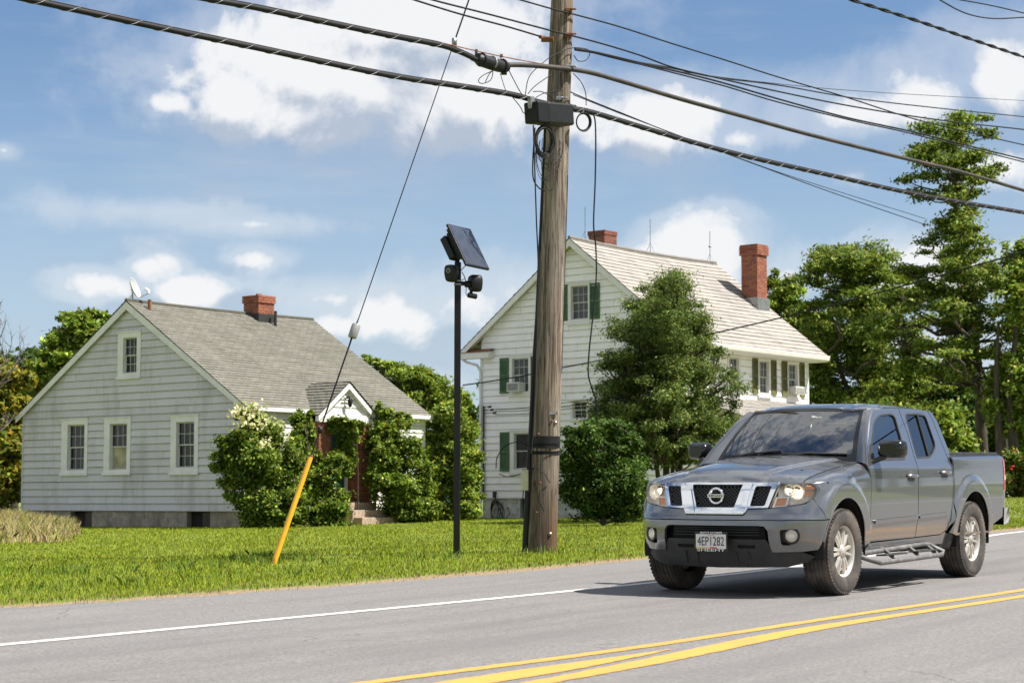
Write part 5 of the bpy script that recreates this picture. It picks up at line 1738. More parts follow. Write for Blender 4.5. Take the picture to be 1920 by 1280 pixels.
    panel('reverse_lens', fillet([(-4.165, .985), (-4.30, .985), (-4.30, 1.035), (-4.165, 1.035)], .005), [], side_P(sg, True, .007), M['lamp_bowl'], tl_, .04, thick=.004)
    MB().box((-4.31, sg * .70 if sg > 0 else -.80, .87), (-4.285, .80 if sg > 0 else -.70, 1.21)).build('rear_lens', M['tail_red'], tl_)
    # arch liners and mud flap
    for (cx, cz, r_) in (AF, AR):
        mb = MB()
        a_ = [p for p in arc(cx, cz, r_ + .012, -12, 192, 20)]
        vs = [(x, sg * yy_, z) for (x, z) in a_ for yy_ in (.50, .90)]
        mb.add(vs, [(2 * k, 2 * k + 1, 2 * k + 3, 2 * k + 2) for k in range(20)], True)
        mb.add([(x, sg * .50, z) for x, z in a_], [tuple(range(21))])
        mb.build('wheel_well', M['well'], truck)
        # lip of the flare
        lip = MB()
        lp = arc(cx, cz, r_ - .002, 8, 174, 24)
        lip.tube([(x, sg * (Yside(x, z, cx < -1) - .006), z) for x, z in lp], .008, 6).build('arch_lip', M['paint'], truck)
    panel('mud_flap', fillet([(-2.44, .445), (-2.62, .462), (-2.745, .44), (-2.71, .305), (-2.46, .335)], .02), [], side_P(sg, False, -.02), M['trim_black'], truck, .05, thick=.03)
    # front corner pieces
    # side step bar
    st = MB()
    outer_b = [(-.34, sg * .87, .335), (-.45, sg * .97, .29), (-.58, sg * 1.0, .262), (-2.08, sg * 1.0, .275), (-2.17, sg * .985, .30), (-2.06, sg * .88, .372), (-1.9, sg * .87, .378), (-.34, sg * .86, .345)]
    st.tube(outer_b, .024, 10)
    for x in (-.95, -1.55, -2.0):
        st.tube([(x, sg * .68, .40), (x, sg * .87, .37), (x, sg * 1.0, .272)], .02, 8)
    sb = st.build('step_bar', M['step_bar'], truck)
    for (x0, x1) in ((-.72, -1.25), (-1.5, -2.0)):
        MB().box((x1, min(sg * .89, sg * .99), .318), (x0, max(sg * .89, sg * .99), .332)).build('step_pad', M['trim_black'], sb, bevel=.004)
    # mirror
    mc = Vector((-.86, sg * 1.015, 1.292))
    mb = MB()
    prof_m = []
    for k in range(16):
        a = 2 * math.pi * k / 16
        prof_m.append((math.copysign(abs(math.cos(a)) ** .5, math.cos(a)) * .125, math.copysign(abs(math.sin(a)) ** .5, math.sin(a)) * .085))
    vs = []
    for (k_, dx) in ((.62, .095), (.86, .07), (.98, .03), (1, -.03), (.97, -.055)):
        vs += [mc + Vector((dx - .18 * y * sg * sg * (1), sg * y * k_, z * k_ + .012 * k_)) for y, z in prof_m]
    mb.add(vs, [(i * 16 + k, i * 16 + (k + 1) % 16, (i + 1) * 16 + (k + 1) % 16, (i + 1) * 16 + k) for i in range(4) for k in range(16)], True)
    mb.add(vs[:16], [tuple(range(16))], True)
    mr = mb.build('mirror', M['gloss_black'], truck)
    MB().add(vs[-16:], [tuple(range(16))]).build('mirror_glass', M['chrome'], mr)
    MB().tube([(-.80, sg * .965, 1.235), (-.74, sg * .90, 1.20), (-.72, sg * .855, 1.185)], [.028, .024, .03], 8).build('mirror_arm', M['trim_black'], mr)
    panel('sail_trim', [(-.665, 1.185), (-.765, 1.185), (-.845, 1.36), (-.80, 1.335)], [], side_P(sg, off=.006), M['trim_black'], mr, .05, thick=.01)

# ---- hood, roof, windscreen
W_ = 25
ys_ = [(-.738 + 1.476 * k / W_) for k in range(W_ + 1)]
hood_poly = [(-.53 - .07 * (y / .72) ** 2, y) for y in ys_] + [(Xf(y, 1.01) + .002, y) for y in reversed(ys_)]
hood = panel('hood', hood_poly, [], lambda x, y: Vector((x, y, hood_z(x, y))), M['paint'], truck, (.03, .03), out=Vector((0, 0, -2)))
def ws_P(off=0.0):
    def P(u, v):
        b0 = Vector((-.515 - .16 * u * u, .745 * u, 1.212 - .030 * u * u))
        t0 = Vector((-1.135 - .085 * u * u, .590 * u, 1.708 - .026 * u * u))
        p = b0.lerp(t0, v)
        bul = .030 * 4 * v * (1 - v)
        return p + Vector((.62, 0, .78)) * (bul + off)
    return P
OUTW = Vector((-2.2, 0, .6))
ws = panel('windscreen', [(-.955, .055), (.955, .055), (.945, .955), (-.945, .955)], [], ws_P(), M['car_glass'], truck, (.1, .1), thick=0, rim=False, out=OUTW)
panel('windscreen_band', [(-1, -.02), (1, -.02), (1, 1), (-1, 1)], [fillet([(-.925, .115), (.925, .115), (.935, .935), (-.935, .935)], .06)], ws_P(.003), M['gloss_black'], ws, (.1, .1), thick=.01, out=OUTW)
cowl = MB()
for k in range(12):
    u0, u1 = -1 + k / 6, -1 + (k + 1) / 6
    f_ = lambda u, d, z: (-.50 - .075 * u * u + d, .75 * u, 1.195 - .03 * u * u + z)
    cowl.add([f_(u0, -.10, .022), f_(u1, -.10, .022), f_(u1, .04, .0), f_(u0, .04, .0)], [(0, 1, 2, 3)], True)
cowl.build('cowl', M['trim_black'], truck)
for (a_, b2) in (((.05, .06), (.88, .10)), ((-.72, .06), (.02, .13))):
    pa, pb = ws_P(.022)(*a_), ws_P(.016)(*b2)
    mid = ws_P(.026)((a_[0] + b2[0]) / 2 - .05, .075)
    wp = MB().tube([pa, mid, pb], .010, 6).tube([pa + Vector((.03, 0, -.03)), pa.lerp(pb, .5) + Vector((.02, 0, .015))], .013, 6)
    wp.build('wiper', M['trim_black'], truck)
zr_x = [-1.10, -1.2, -1.4, -1.7, -2.1, -2.4, -2.62, -2.72, -2.785]
zr_z = [1.700, 1.730, 1.755, 1.770, 1.774, 1.766, 1.745, 1.722, 1.675]
_rg = np.linspace(-2.80, -1.08, 120); _rz = np.interp(-_rg, [-x for x in zr_x], zr_z)
for _ in range(10):
    w = _rz.copy(); w[1:-1] = .25 * _rz[:-2] + .5 * _rz[1:-1] + .25 * _rz[2:]; _rz = w
def roof_P(x, w):
    zc_ = float(np.interp(x, _rg, _rz))
    a = abs(w)
    y = .668 * a
    ze = min(zc_ - .012, 1.704 - .10 * ss1(-1.5, -1.1, x))
    z = ze + (zc_ - ze) * (1 - a ** 3.4)
    z -= .006 * ss1(.52, .60, a) * ss1(.72, .64, a)
    return Vector((x, math.copysign(y, w), z))
rp = [(-1.125 - .085 * (y) ** 2, y) for y in np.linspace(-.9, .9, 19)]
roof_poly = rp + [(-1.26, 1.0), (-2.70, 1.0), (-2.775, .93)] + [(-2.785, y) for y in np.linspace(.8, -.8, 9)] + [(-2.775, -.93), (-2.70, -1.0), (-1.26, -1.0)]
panel('roof', roof_poly, [], roof_P, M['paint'], truck, (.05, .06), out=Vector((-1.9, 0, 0)))
# A pillars: strip between screen edge and door frame
for sg in (1, -1):
    mb = MB(); rows = []
    n_ = 16
    for k in range(n_ + 1):
        v = k / n_
        a = ws_P(.004)(sg * .985, v * .985 + .0)
        pts_ = [(-.592, 1.150), (-.74, 1.315), (-1.05, 1.577), (-1.23, 1.672), (-1.28, 1.690)]
        zz = 1.150 + (1.690 - 1.150) * v
        x = float(np.interp(zz, [p[1] for p in pts_], [p[0] for p in pts_])) + .004
        b_ = Vector((x, sg * (Yside(x, zz) - .001), zz))
        row = []
        for j in range(7):
            t_ = j / 6
            p = a.lerp(b_, t_) + Vector((.55, sg * .6, .35)) * (.026 * 4 * t_ * (1 - t_))
            row.append(p)
        rows.append(row)
    mb.add([p for r_ in rows for p in r_], [(i * 7 + j, i * 7 + j + 1, (i + 1) * 7 + j + 1, (i + 1) * 7 + j) for i in range(n_) for j in range(6)], True)
    mb.build('windscreen_pillar', M['paint'], truck)
# cab rear wall, bed, tailgate
MB().box((-2.79, -.66, 1.0), (-2.77, .66, 1.25)).build('cab_back', M['paint'], truck)
panel('rear_window', fillet([(-.60, 1.26), (.60, 1.26), (.52, 1.64), (-.52, 1.64)], .05), [], lambda y, z: Vector((-2.788, y, z)), M['car_glass_dark'], truck, .2, thick=0, rim=False)
MB().add([(-2.775, s_ * y, z) for s_ in (1, -1) for (y, z) in ((.60, 1.2), (.84, 1.2), (.66, 1.66), (.5, 1.66))], [(0, 1, 2, 3), (4, 5, 6, 7)]).box((-2.785, -.5, 1.63), (-2.76, .5, 1.67)).build('cab_back_frame', M['paint'], truck)
bed = MB().box((-4.25, -.80, .60), (-2.72, .80, .64)).box((-2.73, -.82, .60), (-2.71, .82, 1.22)).build('bed_floor', M['trim_black'], truck)
tn = empty('tonneau_dummy') if False else None
tv = MB()
for (x0, x1) in ((-2.715, -3.20), (-3.205, -3.69), (-3.695, -4.20)):
    tv = MB().box((x1, -.83, 1.252), (x0, .83, 1.282)).build('bed_cover_panel', M['tonneau'], truck, bevel=.010)
MB().box((-4.22, .80, 1.236), (-2.71, .845, 1.262)).box((-4.22, -.845, 1.236), (-2.71, -.80, 1.262)).build('bed_cover_rail', M['trim_black'], truck)
tg = panel('tailgate', fillet([(-.70, .63), (.70, .63), (.70, 1.235), (-.70, 1.235)], .03), [], lambda y, z: Vector((-4.285 - .012 * math.sin((z - .63) * 5), y, z)), M['paint'], truck, .08, out=Vector((0, 0, 1)))
MB().box((-4.31, -.12, 1.02), (-4.288, .12, 1.09)).build('tailgate_handle', M['trim_black'], tg, bevel=.01)
for sg in (1, -1):
    MB().box((-4.30, min(sg * .70, sg * .84), .62), (-4.24, max(sg * .70, sg * .84), .87)).build('rear_post', M['paint'], truck, bevel=.02)
rb = MB()
rows = []
for k in range(21):
    u = -1 + k / 10
    y = .905 * u
    xe = -4.42 + .08 * max(0, abs(u) - .80) ** 1.5 / .20 ** 1.5 + .015 * u * u
    rows.append([Vector((xe + .16, y, .690)), Vector((xe + .03, y, .695)), Vector((xe, y, .672)), Vector((xe - .005, y, .60)), Vector((xe + .04, y, .53)), Vector((xe + .16, y * .99, .505))])
rb.add([p for r_ in rows for p in r_], [(i * 6 + j, i * 6 + j + 1, (i + 1) * 6 + j + 1, (i + 1) * 6 + j) for i in range(20) for j in range(5)], True)
rb.add(rows[0], [(0, 1, 2, 3, 4, 5)]).add(rows[-1], [(0, 1, 2, 3, 4, 5)])
rb.build('rear_bumper', M['chrome'], truck)
MB().box((-4.36, -.60, .695), (-4.27, .60, .702)).build('bumper_tread', M['trim_black'], truck)

# ---- front end
PFn = P_front()
def fp(poly): return [(s_of_y(y), z) for y, z in poly]
def mirror(half): return half + [(-y, z) for y, z in reversed(half)]
SE = SMAX + .00
# upper fascia
def s_at_x(xq, z):        # arc position on the outline where it reaches x
    lo, hi = 0.0, SMAX + .5
    for _ in range(40):
        m_ = (lo + hi) / 2
        if PFn(m_, z).x > xq: lo = m_
        else: hi = m_
    return lo
half = [(0, .684), (.30, .684), (.60, .684)]
right = [(s_of_y(y), z) for y, z in half] + [(s_at_x(.425, .684), .684), (s_at_x(.512, .868), .868)] + [(s_of_y(y), z) for y, z in ((.795, .822), (.50, .779), (.322, .772), (.288, .720), (0, .720))]
panel('upper_fascia', right[:-1] + [(0, .720)] + [(-s, z) for s, z in reversed(right[1:-1])], [], PFn, M['paint'], truck, (.05, .03), thick=.02)
# bumper cover with the wide opening and fog pockets
bz0 = .408
rt = [(s_at_x(.39, .676), .676), (s_at_x(.425, .60), .60), (s_at_x(.445, .50), .50), (s_at_x(.47, .42), .42), (s_of_y(.80), .405), (s_of_y(.565), .400), (s_of_y(.548, ), .44), (s_of_y(.525), .585), (s_of_y(.49), .628), (s_of_y(.44), .632)]
outer = [(0, .676)] + rt + [(0, .632)] + [(-s, z) for s, z in reversed(rt)]
fogp = fillet(fp([(.625, .598), (.765, .605), (.79, .545), (.775, .500), (.715, .462), (.645, .462)]), .02)
bumper = panel('front_bumper', outer, [fogp, [(-s, z) for s, z in fogp]], PFn, M['paint'], truck, (.04, .03), thick=.03)
for sg in (1, -1):
    pk = panel('fog_pocket', [(sg * s, z) for s, z in fogp], [], P_front(-.045), M['trim_black'], bumper, .06, thick=0, rim=False)
    cpt = PFn(sg * s_of_y(.724), .545)
    nrm = Vector((.90, sg * .42, 0)).normalized()
    Mf = Matrix.Translation(cpt - nrm * .035) @ nrm.to_track_quat('Z', 'Y').to_matrix().to_4x4()
    fg = MB().lathe([(.075, 0.0), (.075, .03), (.058, .034), (.055, .0)], 20, 'Z', Mf).build('fog_lamp', M['gloss_black'], truck)
    MB().lathe([(.0, -.01), (.03, .0), (.054, .02)], 18, 'Z', Mf).build('reflector', M['lamp_bowl'], fg)
    MB().lathe([(.0, .036), (.03, .033), (.055, .026)], 18, 'Z', Mf).build('lens', M['lamp_lens'], fg)
# recess: dark intake, skid panel, lower lip
panel('intake', fillet(fp([(-.47, .64), (.47, .64), (.50, .50), (-.50, .50)]), .01), [], P_front(-.07), M['well'], truck, .1, thick=0, rim=False)
sl = MB()
for z in (.545, .57, .595, .617):
    sl = MB().tube([P_front(-.045)(s_of_y(y), z) for y in np.linspace(-.44, .44, 9)], .006, 4).build('intake_slat', M['trim_black'], truck)
def P_skid(s, z):
    p = PFn(s, z)
    y = abs(p.y)
    d = -.018 + .012 * ss1(.50, .30, z)
    return p + Vector((d, 0, 0))
skid_o = fp([(.50, .512), (.552, .44), (.562, .396), (.80, .400)]) + [(s_at_x(.475, .36), .36), (s_at_x(.50, .30), .31)] + fp([(.70, .268), (.0, .256)])
skid = panel('skid_panel', [(s, z) for s, z in skid_o] + [(-s, z) for s, z in reversed(skid_o[:-1])], [fillet(fp([(.225, .462), (.405, .462), (.395, .432), (.235, .432)]), .006), fillet(fp([(-.405, .462), (-.225, .462), (-.235, .432), (-.395, .432)]), .006)], P_skid, M['trim_black'], truck, (.05, .03), thick=.03)
panel('skid_recess', fp([(-.42, .47), (.42, .47), (.42, .42), (-.42, .42)]), [], lambda s, z: P_skid(s, z) + Vector((-.02, 0, 0)), M['well'], skid, .1, thick=0, rim=False)
for sg in (1, -1):
    for yy_ in (.20, .33):
        MB().tube([P_skid(sg * s_of_y(yy_), .40) + Vector((.004, 0, 0)), P_skid(sg * s_of_y(yy_ + .02), .30) + Vector((.004, 0, 0))], .012, 6).build('skid_rib', M['trim_black'], skid)
# grille
black = panel('grille_backing', fp([(-.57, 1.0), (.57, 1.0), (.50, .775), (-.50, .775)]), [], P_front(-.075), M['well'], truck, .1, thick=0, rim=False)
chh = [(.568, 1.006), (.500, .787), (.322, .779), (.286, .727)]
cho = fp(mirror(chh))
cm_ = fillet(fp([(.250, .988), (.187, .787), (-.187, .787), (-.250, .988)]), .008)
sm_ = fillet(fp([(.372, .975), (.515, .975), (.468, .802), (.335, .798)]), .018)
grille = panel('grille_frame', cho, [cm_, sm_, [(-s, z) for s, z in sm_]], P_front(.010), M['chrome'], truck, (.03, .03), thick=.05)
for sg in (1, -1):       # the proud V bars
    vb = fp([(sg * .268, 1.000), (sg * .345, 1.000), (sg * .292, .731), (sg * .196, .731)])
    panel('grille_bar', fillet(vb, .006), [], P_front(.022), M['chrome'], grille, (.03, .03), thick=.02)
panel('grille_foot', fillet(fp([(.194, .783), (.190, .731), (-.190, .731), (-.194, .783)]), .006), [], P_front(.020), M['chrome'], grille, (.05, .03), thick=.02)
mesh_b = MB()
Pm = P_front(-.035)
def in_poly(s, z, poly):
    inside = False; j = len(poly) - 1
    for i in range(len(poly)):
        (xi, yi), (xj, yj) = poly[i], poly[j]
        if (yi > z) != (yj > z) and s < (xj - xi) * (z - yi) / (yj - yi + 1e-12) + xi: inside = not inside
        j = i
    return inside
for poly in (cm_, sm_, [(-s, z) for s, z in sm_]):
    for d in (1, -1):
        for k in range(-40, 41):
            c0 = k * .038
            run = []
            for i in range(61):
                z = .78 + .22 * i / 60
                s = c0 + d * (z - .88) * 1.15
                if in_poly(s, z, poly): run.append(Pm(s, z))
                else:
                    if len(run) > 2: mesh_b.tube([run[0], run[-1]], .0042, 4)
                    run = []
            if len(run) > 2: mesh_b.tube([run[0], run[-1]], .0042, 4)
tag(mesh_b.build('grille_mesh', M['satin_chrome'], black), kind='stuff')
black.data.materials.clear(); black.data.materials.append(M['well'])
M['mesh_dark'] = plain('mesh_dark', (0.05, 0.05, 0.052), .35, .1, 10)
bpy.data.objects[[o.name for o in truck.children_recursive if o.name.startswith('grille_mesh')][0]].data.materials[0] = M['mesh_dark']
# emblem ring and bar
ex_ = xc(.89) + .004
Me = Matrix.Translation((ex_, 0.0, .892)) @ Matrix.Rotation(rad(90), 4, 'Y')
ring = MB()
pts_ = [Vector((ex_, .066 * math.cos(a), .892 + .066 * math.sin(a))) for a in np.linspace(0, 2 * math.pi, 29)]
ring.tube(pts_, .0115, 8, cap=False)
em = ring.build('emblem', M['chrome'], truck)
MB().box((ex_ - .008, -.083, .892 - .0165), (ex_ + .014, .083, .892 + .0165)).build('emblem_bar', M['satin_chrome'], em, bevel=.004)
def text_mesh(name, body, size, mat, parent, Mx, width=None, depth=.001):
    cu = bpy.data.curves.new(name, 'FONT'); cu.body = body; cu.size = size; cu.align_x = 'CENTER'; cu.align_y = 'CENTER'; cu.extrude = depth; cu.resolution_u = 3
    to = bpy.data.objects.new(name, cu); COL.objects.link(to)
    dg = bpy.context.evaluated_depsgraph_get(); dg.update()
    me = bpy.data.meshes.new_from_object(to.evaluated_get(dg))
    bpy.data.objects.remove(to)
    co = np.empty(len(me.vertices) * 3); me.vertices.foreach_get('co', co); co = co.reshape(-1, 3)
    if width: co[:, 0] *= width / (co[:, 0].max() - co[:, 0].min())
    co = np.array([tuple(Mx @ Vector(p)) for p in co]); me.vertices.foreach_set('co', co.ravel())
    me.materials.clear(); me.materials.append(mat)
    me.update()
    o = bpy.data.objects.new(name, me)
    return link(o, parent)
def face_front(x, y, z):         # text plane facing forward (+x), reading left to right for a viewer in front
    return Matrix(((0, 0, 1, x), (1, 0, 0, y), (0, 1, 0, z), (0, 0, 0, 1)))
text_mesh('lettering', 'NISSAN', .026, M['letter_dark'], em, face_front(ex_ + .0155, 0, .892), .13)
# number plate
px_ = .842
plate = MB().box((px_ - .012, -.165, .402), (px_, .165, .578)).build('plate_frame', M['gloss_black'], truck, bevel=.006)
MB().box((px_ - .004, -.150, .428), (px_ + .002, .150, .556)).build('plate', M['plate_white'], plate, bevel=.002)
text_mesh('lettering', '4EP1282', .10, M['letter_dark'], plate, face_front(px_ + .0035, 0, .490) @ Matrix.Diagonal((1, 1.12, 1, 1)), .265)
text_mesh('lettering', 'AUTO STORES', .026, M['letter_white'], plate, face_front(px_ + .0015, 0, .567), .22)
text_mesh('lettering', 'SHEEHY', .036, M['letter_white'], plate, face_front(px_ + .0015, 0, .4155), .28)
MB().box((px_ + .001, -.148, .430), (px_ + .0028, -.02, .440)).build('plate_band', M['flag_gold'], plate)
MB().box((px_ + .001, -.01, .430), (px_ + .0028, .06, .442)).build('plate_band', M['flag_red'], plate)
MB().box((px_ + .001, -.03, .541), (px_ + .0028, .04, .545)).build('plate_band', M['flag_red'], plate)
# headlights
for sg in (1, -1):
    lp = [(.578, 1.003), (.80, 1.003), (.852, .988), (.872, .95), (.850, .885), (.795, .829), (.508, .787)]
    lps = [(sg * s, z) for s, z in fillet(fp(lp), [.01, .03, .03, .03, .05, .05, .01])]
    hl = panel('headlight', lps, [], P_front(-.060), M['lamp_shell'], truck, .06, thick=0, rim=False)
    # inner wall ring
    Pin, Pout = P_front(-.060), P_front(-.002)
    n_ = len(lps)
    MB().add([Pin(*p) for p in lps] + [Pout(*p) for p in lps], [(i, (i + 1) % n_, n_ + (i + 1) % n_, n_ + i) for i in range(n_)], True).build('housing', M['lamp_shell'], hl)
    for (y, z, r_, dd) in ((.720, .925, .066, .028), (.665, .945, .050, .030)):
        c_ = P_front(-.018)(sg * s_of_y(y), z); nrm = Vector((.93, sg * .30, 0)).normalized()
        Mf = Matrix.Translation(c_) @ nrm.to_track_quat('Z', 'Y').to_matrix().to_4x4()
        MB().lathe([(.0, -.05), (r_ * .35, -.042), (r_ * .75, -.022), (r_, .0), (r_ * 1.06, .0)], 20, 'Z', Mf).build('reflector', M['lamp_bowl'], hl)
        MB().lathe([(.0, -.004), (.014, -.010), (.016, -.030), (.011, -.048)], 10, 'Z', Mf).build('bulb', M['lit_bulb'], hl)
    for poly in ([(.785, .990), (.838, .985), (.845, .950), (.785, .947)], [(.785, .930), (.835, .930), (.818, .890), (.785, .888)]):
        panel('marker_reflector', [(sg * s, z) for s, z in fillet(fp(poly), .006)], [], P_front(-.012), M['amber'], hl, .05, thick=.01)
    panel('turn_signal', [(sg * s, z) for s, z in fillet(fp([(.565, .872), (.650, .876), (.640, .812), (.545, .800)]), .01)], [], P_front(-.030), M['amber'], hl, .05, thick=.01)
    fr_ = fp([(.552, .886), (.668, .889), (.655, .805), (.528, .792)])
    fi_ = fp([(.568, .874), (.650, .877), (.640, .815), (.550, .805)])
    panel('signal_frame', [(sg * s, z) for s, z in fr_], [[(sg * s, z) for s, z in fi_]], P_front(-.020), M['lamp_bowl'], hl, .05, thick=.02)
    panel('lens', lps, [], P_front(.004), M['lamp_lens'], hl, (.04, .04), thick=.01)
# ---- dark inner body
MB().box((-4.2, -.60, .30), (.50, .60, .62)).box((-.55, -.68, .6), (.30, .68, .98)).box((-2.68, -.80, .40), (-.50, .80, .95)).box((.30, -.55, .30), (.62, .55, .98)).build('chassis', M['well'], truck)
MB().tube([(0, -.7, .388), (0, .7, .388)], .05, 8).tube([(-3.2, -.7, .388), (-3.2, .7, .388)], .06, 8).lathe([(0, -.13), (.14, -.08), (.14, .08), (0, .13)], 12, 'Y', Matrix.Translation((-3.2, 0, .388))).build('axle', M['brake'], truck)
# ---- wheels
def wheel(x, sg, steer=0):
    o = MB()
    R_, w_ = .388, .128
    prof_t = [(.222, -.105), (.235, -.118), (.275, -.132), (.325, -.133), (.355, -.126), (.372, -.112), (.381, -.098)]
    tread = []
    for k in range(5):
        a = -.098 + k * .0392
        tread += [(.386, a + .003), (.388, a + .010), (.388, a + .029), (.386, a + .036)] + ([(.377, a + .0365), (.377, a + .0390)] if k < 4 else [])
    prof_all = prof_t + tread + [(r_, -h) for r_, h in reversed(prof_t)]
    Mw = Matrix.Translation((x, sg * .785, .388)) @ Matrix.Rotation(rad(steer), 4, 'Z')
    ty = MB().lathe(prof_all, 56, 'Y', Mw).build('tyre', M['tyre'], None)
    # shoulder lugs
    lug = MB()
    for k in range(60):
        a = 2 * math.pi * k / 60
        for s2 in (-1, 1):
            Ml = Mw @ Matrix.Rotation(a, 4, 'Y')
            lug.box((-.013, min(s2 * .094, s2 * .1235), .355), (.013, max(s2 * .094, s2 * .1235), .3785), Ml)
    w = empty('tmp')
    bpy.data.objects.remove(w)
    ty.name = 'wheel'; ty.parent = truck
    tag(lug.build('tread_lugs', M['tyre'], ty), kind='stuff')
    def Y(h): return sg * h
    rim = MB()
    rim.lathe([(.160, Y(-.09)), (.200, Y(-.06)), (.205, Y(.06)), (.212, Y(.098)), (.228, Y(.112)), (.236, Y(.112)), (.236, Y(.100)), (.222, Y(.092))], 48, 'Y', Mw)
    rm = rim.build('rim', M['alloy'], ty)
    MB().lathe([(.0, Y(-.02)), (.165, Y(-.02)), (.165, Y(-.035))], 32, 'Y', Mw).build('brake_disc', M['brake'], ty)
    MB().lathe([(.0, Y(-.045)), (.202, Y(-.045))], 32, 'Y', Mw).build('backing', M['well'], ty)
    for k in range(6):
        a0 = k * 60 + 30
        for d in (-1, 1):
            Ms = Mw @ Matrix.Rotation(rad(a0), 4, 'Y')
            # each spoke: tapered bar from hub to rim, offset to one side of the pair axis
            p = [(.045, .010 * d, .094), (.10, .020 * d, .098), (.16, .030 * d, .094), (.214, .040 * d, .086)]
            wds = [.020, .019, .0175, .019]
            vs = []
            for (r_, o_, h), wd in zip(p, wds):
                for (dx, dh) in ((-wd, -.020), (wd, -.020), (wd * .55, .0), (-wd * .55, .0)):
                    vs.append(Ms @ Vector((o_ + dx, sg * (h + dh), r_)))
            fs = [(i * 4 + j, i * 4 + (j + 1) % 4, (i + 1) * 4 + (j + 1) % 4, (i + 1) * 4 + j) for i in range(3) for j in range(4)]
            MB().add(vs, fs).build('spoke', M['alloy'], ty)
    MB().lathe([(.062, Y(.070)), (.066, Y(.092)), (.050, Y(.104)), (.040, Y(.106)), (.036, Y(.112)), (.0, Y(.116))], 24, 'Y', Mw).build('hub_cap', M['alloy'], ty)
    for k in range(6):
        a = rad(k * 60)
        MB().lathe([(.010, Y(.085)), (.010, Y(.100)), (0, Y(.101))], 8, 'Y', Mw @ Matrix.Translation((.052 * math.cos(a), 0, .052 * math.sin(a)))).build('lug_nut', M['brake'], ty)
    return ty
for x in (0.0, -3.2):
    for sg in (1, -1):
        wheel(x, sg, 0)
# ---- cabin
MB().box((-.98, -.70, .95), (-.62, .70, 1.16)).lathe([(.0, -.1), (.30, -.02), (.30, .0), (0, .09)], 16, 'Z', Matrix.Translation((-.86, .37, 1.14)) @ Matrix.Diagonal((.5, 1, 1, 1))).build('dashboard', M['dash'], truck, bevel=.03)
sw = MB().tube([Vector((-1.10, .37, 1.10)) + Matrix.Rotation(rad(-25), 3, 'Y') @ Vector((0, .19 * math.cos(a), .19 * math.sin(a))) for a in np.linspace(0, 2 * math.pi, 25)], .016, 8, cap=False)
sw.tube([(-1.09, .20, 1.10), (-1.06, .37, 1.09), (-1.09, .54, 1.10)], .02, 6).tube([(-1.06, .37, 1.09), (-.9, .37, 1.04)], .03, 8).build('steering_wheel', M['trim_black'], truck)
for (x, y, hw) in ((-1.55, .37, .25), (-1.55, -.37, .25), (-2.42, .35, .30), (-2.42, -.35, .30)):
    Ms = Matrix.Translation((x, y, .80)) @ Matrix.Rotation(rad(-14), 4, 'Y')
    st_ = MB().box((-.11, -hw, 0), (.04, hw, .64), Ms).box((-.05, -hw, -.12), (.45, hw, .05), Matrix.Translation((x, y, .88))).build('seat', M['seat'], truck, bevel=.05)
    MB().box((-.08, -.13, .64), (.02, .13, .82), Ms).build('headrest', M['seat'], st_, bevel=.04)
MB().box((-2.7, -.60, 1.68), (-1.25, .60, 1.70)).build('headliner', M['headliner'], truck)
for y in (.36, -.36):
    vz = MB().box((-.09, -.20, -.008), (.09, .20, .008), Matrix.Translation((-1.19, y, 1.625)) @ Matrix.Rotation(rad(38), 4, 'Y')).build('sun_visor', M['headliner'], truck, bevel=.006)
    if y > 0:
        for (a_, b2) in ((-.15, -.01), (.03, .16)):
            MB().box((-.035, a_, .0085), (.035, b2, .0105), Matrix.Translation((-1.19, y, 1.625)) @ Matrix.Rotation(rad(38), 4, 'Y')).build('visor_label', M['letter_white'], vz)
MB().box((-1.16, -.12, 1.555), (-1.13, .12, 1.62)).tube([(-1.15, 0, 1.62), (-1.17, 0, 1.69)], .012, 6).build('rear_view_mirror', M['trim_black'], truck, bevel=.012)
pp = ws_P(-.003)
MB().add([pp(.84, .90), pp(.91, .90), pp(.905, .935), pp(.835, .935)], [(0, 1, 2, 3)]).build('sticker', M['letter_white'], ws)

# driver
def skinned(name, verts, edges, radii, mat, root=0, sub=2):
    me = bpy.data.meshes.new(name)
    me.from_pydata(verts, edges, [])
    ob = bpy.data.objects.new(name, me); COL.objects.link(ob)
    sk = ob.modifiers.new('skin', 'SKIN'); sk.use_smooth_shade = True
    ob.modifiers.new('sub', 'SUBSURF').levels = sub
    ob.modifiers['sub'].render_levels = sub
    for i, r_ in enumerate(radii):
        me.skin_vertices[0].data[i].radius = (r_, r_) if not hasattr(r_, '__len__') else r_
        me.skin_vertices[0].data[i].use_root = (i == root)
    dg = bpy.context.evaluated_depsgraph_get(); dg.update()
    m2 = bpy.data.meshes.new_from_object(ob.evaluated_get(dg))
    bpy.data.objects.remove(ob)
    m2.materials.clear(); m2.materials.append(mat)
    m2.name = name
    return m2
dv = [(-1.45, .37, .96), (-1.52, .37, 1.15), (-1.55, .37, 1.32), (-1.53, .37, 1.42), (-1.52, .37, 1.50), (-1.50, .37, 1.60),
      (-1.54, .55, 1.34), (-1.42, .60, 1.16), (-1.20, .53, 1.12), (-1.12, .51, 1.15),
      (-1.54, .19, 1.34), (-1.42, .14, 1.16), (-1.20, .21, 1.12), (-1.12, .23, 1.15)]
de = [(0, 1), (1, 2), (2, 3), (3, 4), (4, 5), (2, 6), (6, 7), (7, 8), (8, 9), (2, 10), (10, 11), (11, 12), (12, 13)]
drr = [.16, (.17, .13), (.17, .12), .065, .085, .095, .07, .05, .036, .04, .07, .05, .036, .04]
dm = skinned('person', dv, de, drr, M['skin'])
driver = bpy.data.objects.new('person', dm); COL.objects.link(driver)
driver.matrix_world = Matrix.Translation(truck.location) @ truck.rotation_euler.to_matrix().to_4x4()
tag(driver, 'person in a dark shirt driving the pickup, hands on the steering wheel', 'person')
